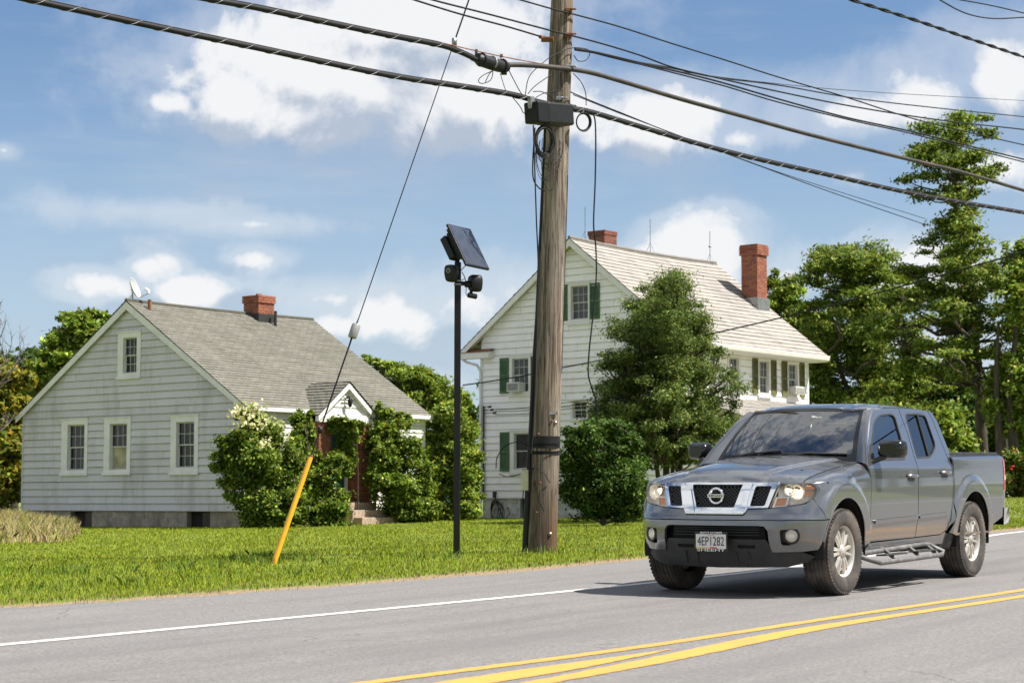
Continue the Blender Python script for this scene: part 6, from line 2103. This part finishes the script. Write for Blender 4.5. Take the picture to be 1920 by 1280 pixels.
sv = [(-1.45, .37, .96), (-1.52, .37, 1.15), (-1.55, .37, 1.325), (-1.54, .37, 1.375), (-1.54, .55, 1.34), (-1.43, .595, 1.18), (-1.54, .19, 1.34), (-1.43, .145, 1.18)]
shm = skinned('shirt', sv, [(0, 1), (1, 2), (2, 3), (2, 4), (4, 5), (2, 6), (6, 7)], [.17, (.18, .14), (.18, .13), .075, .082, .062, .082, .062], M['shirt'])
link(bpy.data.objects.new('shirt', shm), driver)
MB().lathe([(.0, .105), (.06, .09), (.098, .03), (.10, -.02), (.09, -.06)], 16, 'Z', Matrix.Translation((-1.52, .37, 1.60))).build('hair', M['hair'], driver)

# ------------------------------------------------------------------ foliage
rng = np.random.default_rng(11)
def unit(n, r=None):
    v = (r or rng).normal(size=(n, 3)); return v / np.linalg.norm(v, axis=1, keepdims=True)
def leaf_quads(C, size, outward, col, up=.45, asp=.5, droop=0.0):
    """rhombic leaves: centres C, per leaf colour"""
    n = len(C)
    nr = unit(n) + outward * .55 + np.array([0, 0, up])
    nr /= np.linalg.norm(nr, axis=1, keepdims=True)
    t_ = np.cross(nr, unit(n)); t_ /= np.linalg.norm(t_, axis=1, keepdims=True) + 1e-9
    t_[:, 2] -= droop; t_ /= np.linalg.norm(t_, axis=1, keepdims=True)
    b_ = np.cross(nr, t_)
    L = size * rng.uniform(.65, 1.25, (n, 1))
    fold = nr * L * .12
    V = np.stack([C - t_ * L, C + b_ * L * asp - fold, C + t_ * L, C - b_ * L * asp - fold], 1).reshape(-1, 3)
    F = np.arange(4 * n).reshape(n, 4)
    return V, F, np.repeat(col, 4, 0)
def palette(n, cols, wts, jit=.16):
    cols = np.array(cols); k = rng.choice(len(cols), n, p=np.array(wts) / np.sum(wts))
    c = cols[k] * .98 * np.exp(rng.normal(0, jit, (n, 1))) * np.exp(rng.normal(0, .06, (n, 3)))
    return np.clip(c, .004, .6)
def clump_points(clumps, total, sub_per=16, sub_r=.30, shell=.42):
    """points scattered through sub-clumps of ellipsoids: gaps between, uneven outline"""
    vol = np.array([(c[1][0] * c[1][1] * c[1][2]) ** (2 / 3) for c in clumps]); vol /= vol.sum()
    P, OUT, ID, SUBS = [], [], [], []
    sid = 0
    for (c, r), v in zip(clumps, vol):
        n = int(total * v)
        r = np.array(r); c = np.array(c)
        ns = sub_per
        d = unit(ns) * (rng.uniform(0, 1, (ns, 1)) ** shell)
        sc_ = c + d * r * .92
        SUBS.append((c, sc_))
        w = rng.dirichlet(np.ones(ns) * 2.2)
        cnt = rng.multinomial(n, w)
        for k in range(ns):
            q_ = rng.normal(size=(cnt[k], 3)) * np.array([1, 1, .72]) * (r * sub_r * rng.uniform(.6, 1.25)) * .62
            P.append(sc_[k] + q_)
            o_ = (sc_[k] + q_) - c
            OUT.append(o_ / (np.linalg.norm(o_, axis=1, keepdims=True) + 1e-6))
            ID.append(np.full(cnt[k], sid)); sid += 1
    return np.concatenate(P), np.concatenate(OUT), np.concatenate(ID), SUBS
GROW = 1.14
GREENS = dict(
    mid=([(.105, .165, .030), (.150, .205, .036), (.060, .105, .020), (.25, .275, .055)], [3, 3, 2, 1.8]),
    bright=([(.140, .215, .030), (.190, .260, .040), (.080, .140, .022), (.30, .33, .06)], [3, 3, 2, 1.8]),
    dark=([(.042, .085, .016), (.062, .112, .020), (.028, .058, .012), (.11, .155, .028)], [3, 3, 2, 1]),
    willow=([(.070, .112, .026), (.105, .150, .036), (.042, .075, .020), (.22, .25, .075)], [3, 3, 2, 2.0]),
    yellow=([(.17, .18, .024), (.27, .22, .024), (.10, .14, .022), (.32, .22, .026)], [3, 2, 3, 1]),
    vine=([(.085, .140, .016), (.140, .200, .024), (.045, .085, .013), (.27, .32, .055)], [3, 3, 2.2, 1.8]))
def limb(mb, a, b_, r0, r1, seg=6, wob=.06, n=5):
    a, b_ = Vector(a), Vector(b_)
    L = (b_ - a).length
    pts = []
    for k in range(n + 1):
        t_ = k / n
        p = a.lerp(b_, t_) + Vector((0, 0, -L * .10 * math.sin(t_ * math.pi)))
        if 0 < k < n: p += Vector(rng.normal(0, wob * L * .35, 3))
        pts.append(p)
    mb.tube(pts, [r0 + (r1 - r0) * k / n for k in range(n + 1)], seg, cap=False)
    return pts
def tree(name, label, cat, Y, trunk, clumps, n_leaf, size, pal, r0=.2, group=None, asp=.5, depth=.8, bark='bark', sub_per=16, sub_r=.30, jit=.16, stems=None, extra=None, dj=.5, twigs=5, up=.75, limbs=True, grow=GROW):
    """trunk: pixel path at depth Y; clumps: (px, py, rx, ry[, depth]) pixels"""
    base = ground_px(trunk[0][0], Y)
    root = empty(name, base, (0, 0, 0), label, cat, group)
    tp = [Vector((0, 0, -.15))] + [at(x, y, Y) - base for x, y in trunk[1:]]
    mb = MB()
    T_ = catmull(tp, 5) if len(tp) > 2 else tp
    nT = len(T_)
    if limbs:
        mb.tube(T_, [r0 * (1 - .80 * (k / (nT - 1)) ** .8) for k in range(nT)], 9)
        for st_ in (stems or []):
            S_ = catmull([at(x, y, Y + (st_[1] if len(st_) > 1 else 0)) - base for x, y in st_[0]], 5)
            mb.tube(S_, [r0 * .7 * (1 - .75 * k / (len(S_) - 1)) for k in range(len(S_))], 8)
            T_ = T_ + S_
    cl_ = []
    for c in clumps:
        dy = c[4] if len(c) > 4 else float(rng.uniform(-dj, dj))
        p = at(c[0], c[1], Y + dy) - base
        m_ = (Y + dy) / FPX
        cl_.append((tuple(p), (c[2] * m_ * grow, max(c[2], c[3]) * m_ * depth * grow, c[3] * m_ * grow * 1.08)))
    P, O_, I_, SUBS = clump_points(cl_, int(n_leaf * 1.35), int(sub_per * 1.25), sub_r * 1.12)
    if limbs:
        for (c, subs) in SUBS:
            c = Vector(c)
            best = min(T_, key=lambda q: (q - c).length + max(0, q.z - c.z + .3) * 3)
            r_ = min(r0 * .42, .018 + .016 * (best - c).length)
            pts = limb(mb, best, c, r_, r_ * .35)
            for s_ in subs[:twigs]:
                limb(mb, pts[3], Vector(s_), r_ * .35, .006, 4, .05, 3)
        mb.build('trunk', M[bark], root)
    tone = np.exp(rng.normal(0, .13, I_.max() + 1))[I_][:, None]
    col = palette(len(P), *GREENS[pal], jit) * tone
    V, F, C = leaf_quads(P, size, O_, col, up, asp)
    np_obj('crown', V, F, M['leaf'], root, C)
    if extra:
        extra(root, cl_, base)
    return root

TREES = 'trees right of the farmhouse'
def sprays(rows, n, rx, ry, dy=1.6, seed=1):
    """many small layered sprays inside a crown outline given as (row, left, right) pixels"""
    r = np.random.default_rng(seed)
    ys = np.array([q[0] for q in rows], float); a = np.array([q[1] for q in rows], float); b_ = np.array([q[2] for q in rows], float)
    wts = np.interp(np.linspace(ys[0], ys[-1], 200), ys, b_ - a); yy_ = np.linspace(ys[0], ys[-1], 200)
    out = []
    for k in range(n):
        y = r.choice(yy_, p=wts / wts.sum())
        l_, h_ = np.interp(y, ys, a), np.interp(y, ys, b_)
        u = r.uniform(0, 1); u = u + .12 * math.sin(2 * math.pi * u)
        sc_ = r.uniform(.6, 1.3)
        out.append((l_ + (h_ - l_) * u, y, rx * sc_, ry * sc_ * r.uniform(.7, 1.2), float(r.normal(0, dy * (1 - abs(2 * u - 1) ** 2 * .7)))))
    return out
tree('tall_tree', 'tall open crowned tree with dark leaning trunk behind the pickup', 'tree', 72,
     [(1848, 900), (1842, 840), (1836, 720), (1826, 620), (1806, 500), (1794, 400), (1786, 300), (1784, 235)],
     sprays([(222, 1765, 1845), (250, 1705, 1875), (292, 1665, 1884), (335, 1680, 1884), (372, 1715, 1872), (405, 1750, 1855), (440, 1725, 1875), (480, 1712, 1900), (520, 1685, 1915), (562, 1660, 1920), (612, 1645, 1920), (662, 1660, 1918), (712, 1690, 1910)], 165, 23, 11, 1.4, 3),
     46000, .080, 'mid', .27, TREES, sub_per=8, sub_r=.62, grow=1.0, jit=.30, twigs=2, stems=[([(1880, 905), (1884, 830), (1870, 760), (1840, 690)],)])
tree('leafy_tree', 'tree with twin trunks reaching past the tall tree', 'tree', 70,
     [(1905, 905), (1900, 830), (1893, 740), (1903, 640), (1912, 540)],
     [(1905, 480, 30, 28), (1925, 520, 40, 34), (1905, 570, 42, 36), (1940, 600, 45, 45), (1900, 680, 44, 46), (1935, 720, 50, 50), (1880, 760, 46, 40), (1920, 800, 45, 40)],
     22000, .10, 'bright', .26, TREES, sub_per=28, sub_r=.2, jit=.28, stems=[([(1880, 905), (1872, 800), (1868, 700), (1872, 610)],)])
tree('spreading_tree', 'broad spreading tree between the farmhouse and the tall tree', 'tree', 80,
     [(1660, 900), (1655, 830), (1645, 740), (1635, 650), (1620, 560), (1605, 500)],
     sprays([(474, 1548, 1632), (505, 1520, 1690), (545, 1504, 1720), (590, 1502, 1742), (640, 1512, 1745), (690, 1520, 1750), (740, 1545, 1765), (790, 1560, 1790)], 175, 28, 16, 2.0, 5),
     60000, .092, 'mid', .30, TREES, sub_per=8, sub_r=.58, grow=1.0, jit=.30, twigs=2, stems=[([(1640, 900), (1620, 800), (1585, 720), (1560, 640)],)])
tree('background_tree', 'bright green tree rising behind the farmhouse chimney', 'tree', 86,
     [(1470, 900), (1472, 800), (1476, 700), (1480, 600)],
     [(1438, 528, 26, 24), (1470, 555, 36, 30), (1496, 598, 44, 34), (1440, 590, 34, 30), (1532, 640, 38, 40), (1490, 660, 48, 40), (1540, 700, 44, 36), (1500, 730, 50, 40)],
     24000, .11, 'bright', .24, TREES, sub_per=24, sub_r=.22, jit=.28)
tree('shade_tree', 'dark low tree filling the gap behind the pickup cab', 'tree', 84,
     [(1755, 905), (1752, 840), (1745, 780), (1740, 720)],
     [(1700, 735, 56, 36), (1770, 720, 60, 40), (1640, 790, 56, 36), (1720, 800, 70, 40), (1790, 790, 56, 44), (1580, 745, 46, 30), (1860, 820, 60, 40), (1610, 830, 60, 40), (1690, 850, 70, 40), (1800, 860, 70, 40)],
     30000, .13, 'dark', .26, TREES, sub_per=22, sub_r=.24, jit=.28)
tree('shade_tree', 'dark shady tree behind the red flowers', 'tree', 88,
     [(1900, 905), (1900, 840), (1895, 760)],
     [(1840, 740, 60, 50), (1900, 760, 60, 60), (1960, 780, 60, 60), (1850, 850, 60, 40), (1920, 850, 60, 40)], 12000, .16, 'dark', .26, TREES)
tree('bright_bush', 'bright yellow green bush beyond the pickup bed', 'bush', 60,
     [(1785, 880), (1785, 840), (1785, 800)], [(1782, 785, 26, 20), (1768, 812, 34, 20), (1806, 818, 24, 18), (1770, 845, 36, 20), (1800, 850, 30, 18)], 5200, .10, 'bright', .06, sub_per=14, up=.8)
def red_blooms(root, cl_, base):
    P, O_, I_, S_ = clump_points(cl_, 170, 20, .2, .2)
    V, F, C = leaf_quads(P, .055, O_, palette(len(P), [(.42, .03, .03), (.5, .06, .05)], [1, 1]), .4, .8)
    np_obj('blossom', V, F, M['leaf'], root, C)
tree('flower_bush', 'leafy bush dotted with red flowers at the lawn edge', 'bush', 62,
     [(1900, 925), (1900, 900), (1900, 880)], [(1900, 868, 22, 24), (1885, 892, 22, 24), (1915, 890, 24, 26), (1935, 880, 26, 30), (1895, 915, 26, 14), (1925, 912, 26, 16)], 5200, .075, 'mid', .05, extra=red_blooms)
# left of the cottage
tree('back_tree', 'bright green tree rising behind the cottage gable', 'tree', 74,
     [(120, 930), (122, 820), (130, 720), (140, 640)],
     [(150, 600, 34, 18), (192, 606, 34, 20), (132, 640, 44, 24), (172, 650, 46, 30), (100, 668, 40, 30), (150, 690, 46, 34), (78, 716, 34, 30), (110, 730, 44, 34), (215, 640, 30, 24), (60, 770, 40, 40)], 24000, .115, 'bright', .22, sub_per=24, sub_r=.22, jit=.28)
tree('yellowing_shrub', 'tall yellow green shrub beside the cottage corner', 'shrub', 60,
     [(12, 955), (12, 900), (14, 820), (18, 740)],
     [(20, 760, 30, 26), (34, 716, 26, 20), (6, 800, 34, 34), (26, 830, 24, 34), (6, 870, 34, 36), (22, 905, 24, 30), (-30, 780, 50, 50), (-30, 860, 50, 50), (-25, 700, 50, 40), (0, 935, 36, 20)], 15000, .105, 'yellow', .10)
tree('grey_green_tree', 'dull green tree behind the bare branches', 'tree', 78,
     [(30, 940), (30, 800), (30, 700)], [(40, 690, 40, 30), (70, 672, 30, 22), (10, 720, 40, 34), (60, 730, 40, 34), (-30, 700, 50, 50)], 9000, .14, 'dark', .2)
# bare tree
bt = empty('bare_tree', ground_px(-40, 57), (0, 0, 0), 'leafless grey branches of a dead tree beside the cottage', 'tree')
bb = ground_px(-40, 57)
mb = MB(); tw = MB()
trunkP = catmull([Vector((0, 0, -.2)), at(-45, 860, 57) - bb, at(-40, 760, 57) - bb, at(-30, 660, 57) - bb, at(-20, 590, 57) - bb], 4)
mb.tube(trunkP, [.16 * (1 - .8 * k / (len(trunkP) - 1)) for k in range(len(trunkP))], 8)
rb_ = random.Random(9)
def branch(p, d, L, r_, lev):
    q_ = p; dd = d.copy(); pts = [p]
    for k in range(4):
        dd = (dd + Vector((rb_.uniform(-.2, .2), rb_.uniform(-.2, .2), rb_.uniform(-.10, .24)))).normalized()
        q_ = q_ + dd * L / 4; pts.append(q_)
    (mb if lev < 2 else tw).tube(pts, [r_, r_ * .8, r_ * .65, r_ * .5, r_ * .3], 5 if lev < 2 else 4, cap=False)
    if lev < 4:
        for k in range(4 if lev < 3 else 3):
            i = rb_.randint(1, 4)
            nd = (dd + Vector((rb_.uniform(-.9, .9), rb_.uniform(-.9, .9), rb_.uniform(-.35, .6)))).normalized()
            branch(pts[i], nd, L * rb_.uniform(.5, .72), r_ * .5, lev + 1)
for k, (py_, tx_, ty_) in enumerate(((800, 60, 720), (760, 80, 690), (720, 60, 640), (690, 40, 610), (650, 30, 590), (620, 10, 580), (780, -120, 660), (840, 40, 790))):
    a = min(trunkP, key=lambda q: abs((q + bb).z - at(0, py_, 57).z))
    e_ = at(tx_, ty_, 57 + rb_.uniform(-1, 1)) - bb
    branch(a, (e_ - a).normalized(), (e_ - a).length * .62, .05, 1)
mb.build('trunk', M['bark_grey'], bt); tag(tw.build('twigs', M['bark_grey'], bt), kind='stuff')
# vines on the cottage
def cream_bloom(root, cl_, base):
    pts = []
    for (px, py, rx, ry, Y_) in ((470, 778, 24, 20, 50.6), (455, 800, 20, 16, 50.2), (490, 800, 20, 14, 50.5), (520, 800, 14, 10, 51), (500, 840, 20, 12, 50.2)):
        c_ = np.array(at(px, py, Y_) - base); m_ = Y_ / FPX
        n = 95 if py < 790 else 45
        pts.append(c_ + rng.normal(size=(n, 3)) * np.array([rx * m_ * .55, .35, ry * m_ * .55]) + np.array([0, -.25, .12]))
    P = np.concatenate(pts)
    V, F, C = leaf_quads(P, .06, unit(len(P)), palette(len(P), [(.50, .50, .30), (.42, .44, .22)], [2, 1], .1), .6, .8)
    np_obj('blossom', V, F, M['leaf'], root, C)
tree('flowering_vine', 'big rounded vine with cream blossom swallowing the cottage corner', 'vine', 50.6,
     [(490, 985), (488, 930), (484, 870), (478, 820)],
     [(470, 785, 24, 22, .3), (498, 815, 32, 28, .3), (448, 835, 34, 28, -.1), (428, 868, 24, 24, -.2), (482, 866, 42, 38, -.3), (520, 870, 34, 40, .3), (450, 905, 30, 26, -.2), (490, 925, 38, 36, -.3), (530, 930, 36, 40, -.1), (490, 965, 34, 22, -.3), (540, 968, 36, 20, -.3), (470, 972, 14, 16, 0)],
     34000, .056, 'vine', .06, grow=1.3, jit=.32, extra=cream_bloom, sub_per=18, sub_r=.27)
tree('entry_vine', 'vine climbing the cottage wall left of the brick entry', 'vine', 51.9,
     [(590, 985), (585, 930), (578, 870), (575, 800)],
     [(568, 784, 17, 16, .7), (560, 812, 20, 26, .6), (580, 822, 9, 26, .7), (556, 860, 24, 30, .2), (580, 880, 26, 30, -.1), (600, 915, 18, 20, -.5), (570, 930, 36, 34, -.6), (615, 945, 30, 26, -.9), (600, 968, 40, 18, -1.0), (632, 966, 14, 12, -1.0), (622, 890, 14, 12, -.9), (630, 866, 18, 14, -.7), (650, 882, 11, 12, -.8)],
     21000, .056, 'vine', .05, grow=1.3, jit=.32, sub_per=18, sub_r=.27)
tree('arch_vine', 'vine strand drooping under the white entry gable', 'vine', 53.6,
     [(672, 950), (671, 880), (668, 810)], [(632, 806, 16, 14), (652, 818, 18, 22), (668, 806, 14, 16), (650, 792, 30, 9), (638, 838, 14, 20), (660, 845, 10, 22), (646, 860, 10, 14)], 3400, .065, 'vine', .025, jit=.32, sub_per=12, depth=.4, dj=.1)
tree('wall_vine', 'thick vine covering the cottage wall right of the steps', 'vine', 54.6,
     [(730, 980), (728, 920), (725, 860), (720, 800)],
     [(702, 880, 7, 28, -.1), (702, 925, 7, 14, -.4), (716, 775, 15, 18, .4), (726, 800, 28, 24, .4), (714, 825, 18, 26, .1), (742, 838, 32, 30, .3), (714, 866, 16, 24, -.2), (735, 880, 36, 32, -.1), (772, 868, 28, 30, .6), (722, 905, 26, 22, -.5), (752, 925, 38, 30, -.3), (785, 915, 30, 34, .4), (765, 962, 22, 14, -.3), (785, 960, 34, 20, .1), (757, 790, 16, 14, .8)],
     30000, .057, 'vine', .06, grow=1.3, jit=.34, sub_per=18, sub_r=.27)
tree('corner_vine', 'bright overgrown shrub at the far corner of the cottage behind the black post', 'shrub', 58.2,
     [(850, 978), (848, 920), (846, 860), (842, 800)],
     [(815, 800, 26, 24), (845, 785, 32, 28), (872, 815, 26, 28), (835, 830, 36, 30), (875, 860, 28, 32), (840, 880, 38, 34), (885, 895, 18, 24), (820, 925, 32, 30), (862, 925, 34, 28), (830, 962, 36, 18), (870, 960, 26, 18), (805, 870, 26, 40)],
     26000, .060, 'bright', .06, jit=.32, sub_per=18, sub_r=.27)
tree('roof_vine_tree', 'vine covered tree rising over the far edge of the cottage roof', 'tree', 64,
     [(800, 950), (800, 860), (795, 800), (790, 750)],
     [(690, 676, 22, 9), (722, 690, 26, 14), (756, 704, 34, 20), (796, 716, 34, 24), (836, 740, 32, 26), (780, 750, 40, 26), (822, 774, 36, 28), (866, 768, 24, 26), (745, 735, 26, 20), (880, 800, 18, 26)],
     20000, .072, 'bright', .12, jit=.2, sub_per=17, sub_r=.28)
# before the farmhouse
tree('willow_oak', 'full feathery tree standing in front of the farmhouse corner', 'tree', 50.5,
     [(1250, 950), (1249, 880), (1249, 800), (1250, 700), (1252, 600), (1256, 530)],
     sprays([(508, 1240, 1274), (530, 1212, 1298), (560, 1186, 1312), (600, 1158, 1325), (640, 1146, 1348), (680, 1128, 1370), (720, 1116, 1382), (760, 1110, 1384), (800, 1130, 1370), (840, 1150, 1350), (862, 1175, 1330)], 340, 22, 15, 1.3, 7),
     125000, .048, 'willow', .11, jit=.34, sub_per=8, sub_r=.58, asp=.34, twigs=2, grow=1.0, depth=1.0,
     stems=[([(1240, 950), (1232, 880), (1222, 820), (1200, 740)],), ([(1262, 950), (1275, 880), (1288, 820), (1310, 740)],), ([(1255, 950), (1262, 870), (1268, 790)],)])
tree('round_shrub', 'dense dark green rounded shrub in front of the farmhouse', 'shrub', 44.5,
     [(1130, 985), (1130, 950), (1130, 880)],
     [(1090, 822, 36, 26), (1132, 808, 42, 22), (1174, 832, 32, 28), (1072, 862, 26, 32), (1112, 862, 40, 36), (1158, 872, 42, 36), (1190, 880, 24, 34), (1076, 912, 28, 32), (1120, 915, 44, 36), (1168, 918, 40, 34), (1200, 925, 16, 28), (1094, 950, 34, 22), (1144, 955, 46, 20), (1182, 950, 28, 20)],
     38000, .048, 'dark', .07, jit=.32, sub_per=20, sub_r=.27)
# trees along the near side of the road, seen only as reflections in the truck
for k, (x, y, h_, pal_) in enumerate(((33, 37, 8.5, 'mid'), (41, 43, 10, 'dark'), (50, 50, 9, 'mid'), (27, 31, 5.5, 'bright'))):
    g_ = float(hz(x, y)); m_ = FPX / y
    cx_ = 960 + x * m_
    yz = lambda z: HORIZON - (z + g_ - EYE) * m_
    tree('roadside_tree', ('broad roadside tree opposite the lawn', 'dark tall roadside tree opposite the lawn', 'farther roadside tree opposite the lawn', 'small bright roadside tree opposite the lawn')[k], 'tree', y,
         [(cx_, yz(0)), (cx_, yz(h_ * .4)), (cx_, yz(h_ * .8))],
         [(cx_ + float(rng.uniform(-2.6, 2.6)) * m_, yz(h_ * float(rng.uniform(.35, .95))), 1.4 * m_, 1.0 * m_, float(rng.uniform(-2, 2))) for _ in range(13)], 5000, .22, pal_, .22, 'roadside trees opposite the lawn')
# far wood on the skyline (reads as one mass)
cl_ = []
for x in np.arange(-110, 120, 4.2):
    Yf = 175 + rng.uniform(-10, 25)
    h_ = 11 + rng.uniform(-2.5, 2.5) if x < 12 else (5.5 + rng.uniform(-1.5, 1.5))
    g_ = float(hz(x, Yf))
    cl_.append(((x, Yf, g_ + h_ * .55), (4.2, 4, h_ * .55)))
    cl_.append(((x + 2, Yf - 6, g_ + h_ * .3), (4.2, 3, h_ * .4)))
P, O_, I_, S_ = clump_points(cl_, 46000, 16, .3)
V, F, C = leaf_quads(P, .34, O_, palette(len(P), *GREENS['dark']) * 1.15, .5, .6)
wood = np_obj('far_wood', V, F, M['leaf'], None, C)
tag(wood, 'far off green wood along the horizon', 'wood', kind='stuff')

# ------------------------------------------------------------------ grass
def blades(x, y, h, w, col, lean=.35):
    n = len(x)
    z = hz(x, y) + .018
    a = rng.uniform(0, 2 * np.pi, n); dx, dy = np.cos(a), np.sin(a)
    l_ = rng.normal(0, lean, (n, 2)) * h[:, None]
    b0 = np.stack([x - dx * w, y - dy * w, z - .02], 1); b1 = np.stack([x + dx * w, y + dy * w, z - .02], 1)
    mid = np.stack([x + l_[:, 0] * .35, y + l_[:, 1] * .35, z + h * .62], 1)
    m0 = mid - np.stack([dx, dy, dx * 0], 1) * (w * .75)[:, None]; m1 = mid + np.stack([dx, dy, dx * 0], 1) * (w * .75)[:, None]
    tip = np.stack([x + l_[:, 0], y + l_[:, 1], z + h * .96], 1)
    V = np.stack([b0, b1, m1, tip, m0], 1).reshape(-1, 3)
    F = np.arange(5 * n).reshape(n, 5)
    return V, F, np.repeat(col, 5, 0)
N_ = 250000
Yg = 15.2 * (66 / 15.2) ** (rng.uniform(0, 1, N_) ** .92)
Xg = Yg * rng.uniform(-.285, .285, N_)
s_, n_ = sn(Xg, Yg)
d_ = n_ - edge_n(s_)
patch = .5 + .5 * np.sin(Xg * .9 + 1.3 * np.sin(Yg * .35)) * np.sin(Yg * .6 + np.sin(Xg * .5))
keep = (d_ > -.02 + .10 * rng.normal(size=N_)) & ((d_ > .45) | (rng.uniform(0, 1, N_) < .25 + .75 * np.clip(d_ / .45, 0, 1)))
Xg, Yg, d_, patch, n_ = Xg[keep], Yg[keep], d_[keep], patch[keep], n_[keep]
k_ = len(Xg)
h = rng.uniform(.020, .050, k_) * (.75 + .5 * patch) * (.65 + .35 * np.clip(d_ / 1.2, 0, 1))
w = .0032 * (Yg / 17) ** .8 * rng.uniform(.7, 1.4, k_)
lush = palette(k_, [(.19, .262, .020), (.235, .30, .022), (.145, .212, .017), (.31, .33, .044)], [3, 3, 2, 1.4], .16)
dry = palette(k_, [(.24, .19, .085), (.30, .24, .12), (.16, .15, .05)], [2, 1, 2], .18)
f_ = np.clip(1.15 - d_ / .55, 0, 1) * .85 + .03
f_ = (rng.uniform(0, 1, k_) < f_ * (.55 + .45 * (1 - patch)))[:, None]
col = np.where(f_, dry, lush)
V, F, C = blades(Xg, Yg, h, w, col)
lawn = np_obj('lawn_grass', V, F, M['grass'], None, C)
tag(lawn, 'mown bright green lawn grass with dry straw at the asphalt edge', 'grass', kind='stuff')
# longer tufts on the verge
cx, cy = [], []
for (px, py, spx, n) in ((470, 1052, 70, 1500), (520, 1056, 50, 900), (370, 1070, 90, 900), (150, 1080, 150, 1300), (60, 1115, 80, 700), (700, 1058, 140, 800), (560, 1085, 120, 500), (300, 1100, 160, 800), (1120, 1040, 80, 450), (990, 1038, 18, 260), (1030, 1038, 24, 260), (856, 1047, 10, 140), (512, 1060, 12, 200), (1900, 985, 40, 300)):
    g_ = ground_at(px, py)
    for _ in range(n // 60):
        x0 = (px + rng.normal(0, spx * .55) - 960) / FPX * g_.y; y0 = g_.y + rng.normal(0, .5)
        cx.append(x0 + rng.normal(0, .06, 12)); cy.append(y0 + rng.normal(0, .06, 12))
cx, cy = np.concatenate(cx), np.concatenate(cy)
s_, n_ = sn(cx, cy); ok = n_ - edge_n(s_) > .12
cx, cy = cx[ok], cy[ok]; k_ = len(cx)
V, F, C = blades(cx, cy, rng.uniform(.07, .15, k_), rng.uniform(.003, .006, k_), palette(k_, [(.11, .185, .022), (.15, .23, .028), (.20, .25, .045)], [3, 2, 1]), .45)
tag(np_obj('grass_tufts', V, F, M['grass'], None, C), 'longer dark green grass tufts along the verge', 'grass', kind='stuff')
# unmown dry grass beside the cottage
k_ = 24000
px_s = np.where(rng.uniform(0, 1, k_) < .8, rng.uniform(-30, 150, k_), rng.normal(120, 25, k_))
Yt = rng.uniform(37.5, 51.5, k_)
cut = (px_s < 140 + (Yt - 44) * 1.2 + rng.normal(0, 9, k_)) & (rng.uniform(0, 1, k_) < np.clip((Yt - 36.5) / 6, .15, 1)) & (rng.uniform(0, 1, k_) < np.clip((175 - px_s) / 90, .1, 1))
px_s, Yt = px_s[cut], Yt[cut]; k_ = len(px_s)
Xt = (px_s - 960) / FPX * Yt
ht = rng.uniform(.16, .66, k_) ** 1.1 * np.clip(1.2 - np.clip(px_s, 0, 200) / 260, .4, 1.1) * np.clip(.35 + (Yt - 37.5) / 9, .35, 1)
colt = palette(k_, [(.42, .33, .18), (.33, .27, .12), (.19, .23, .045), (.26, .28, .06), (.48, .39, .26)], [2, 2, 2, 2, 1.4], .15)
V, F, C = blades(Xt, Yt, ht, rng.uniform(.006, .012, k_), colt, .34)
tag(np_obj('tall_grass', V, F, M['grass'], None, C), 'tall dry straw coloured grass beside the cottage foundation', 'grass', kind='stuff')
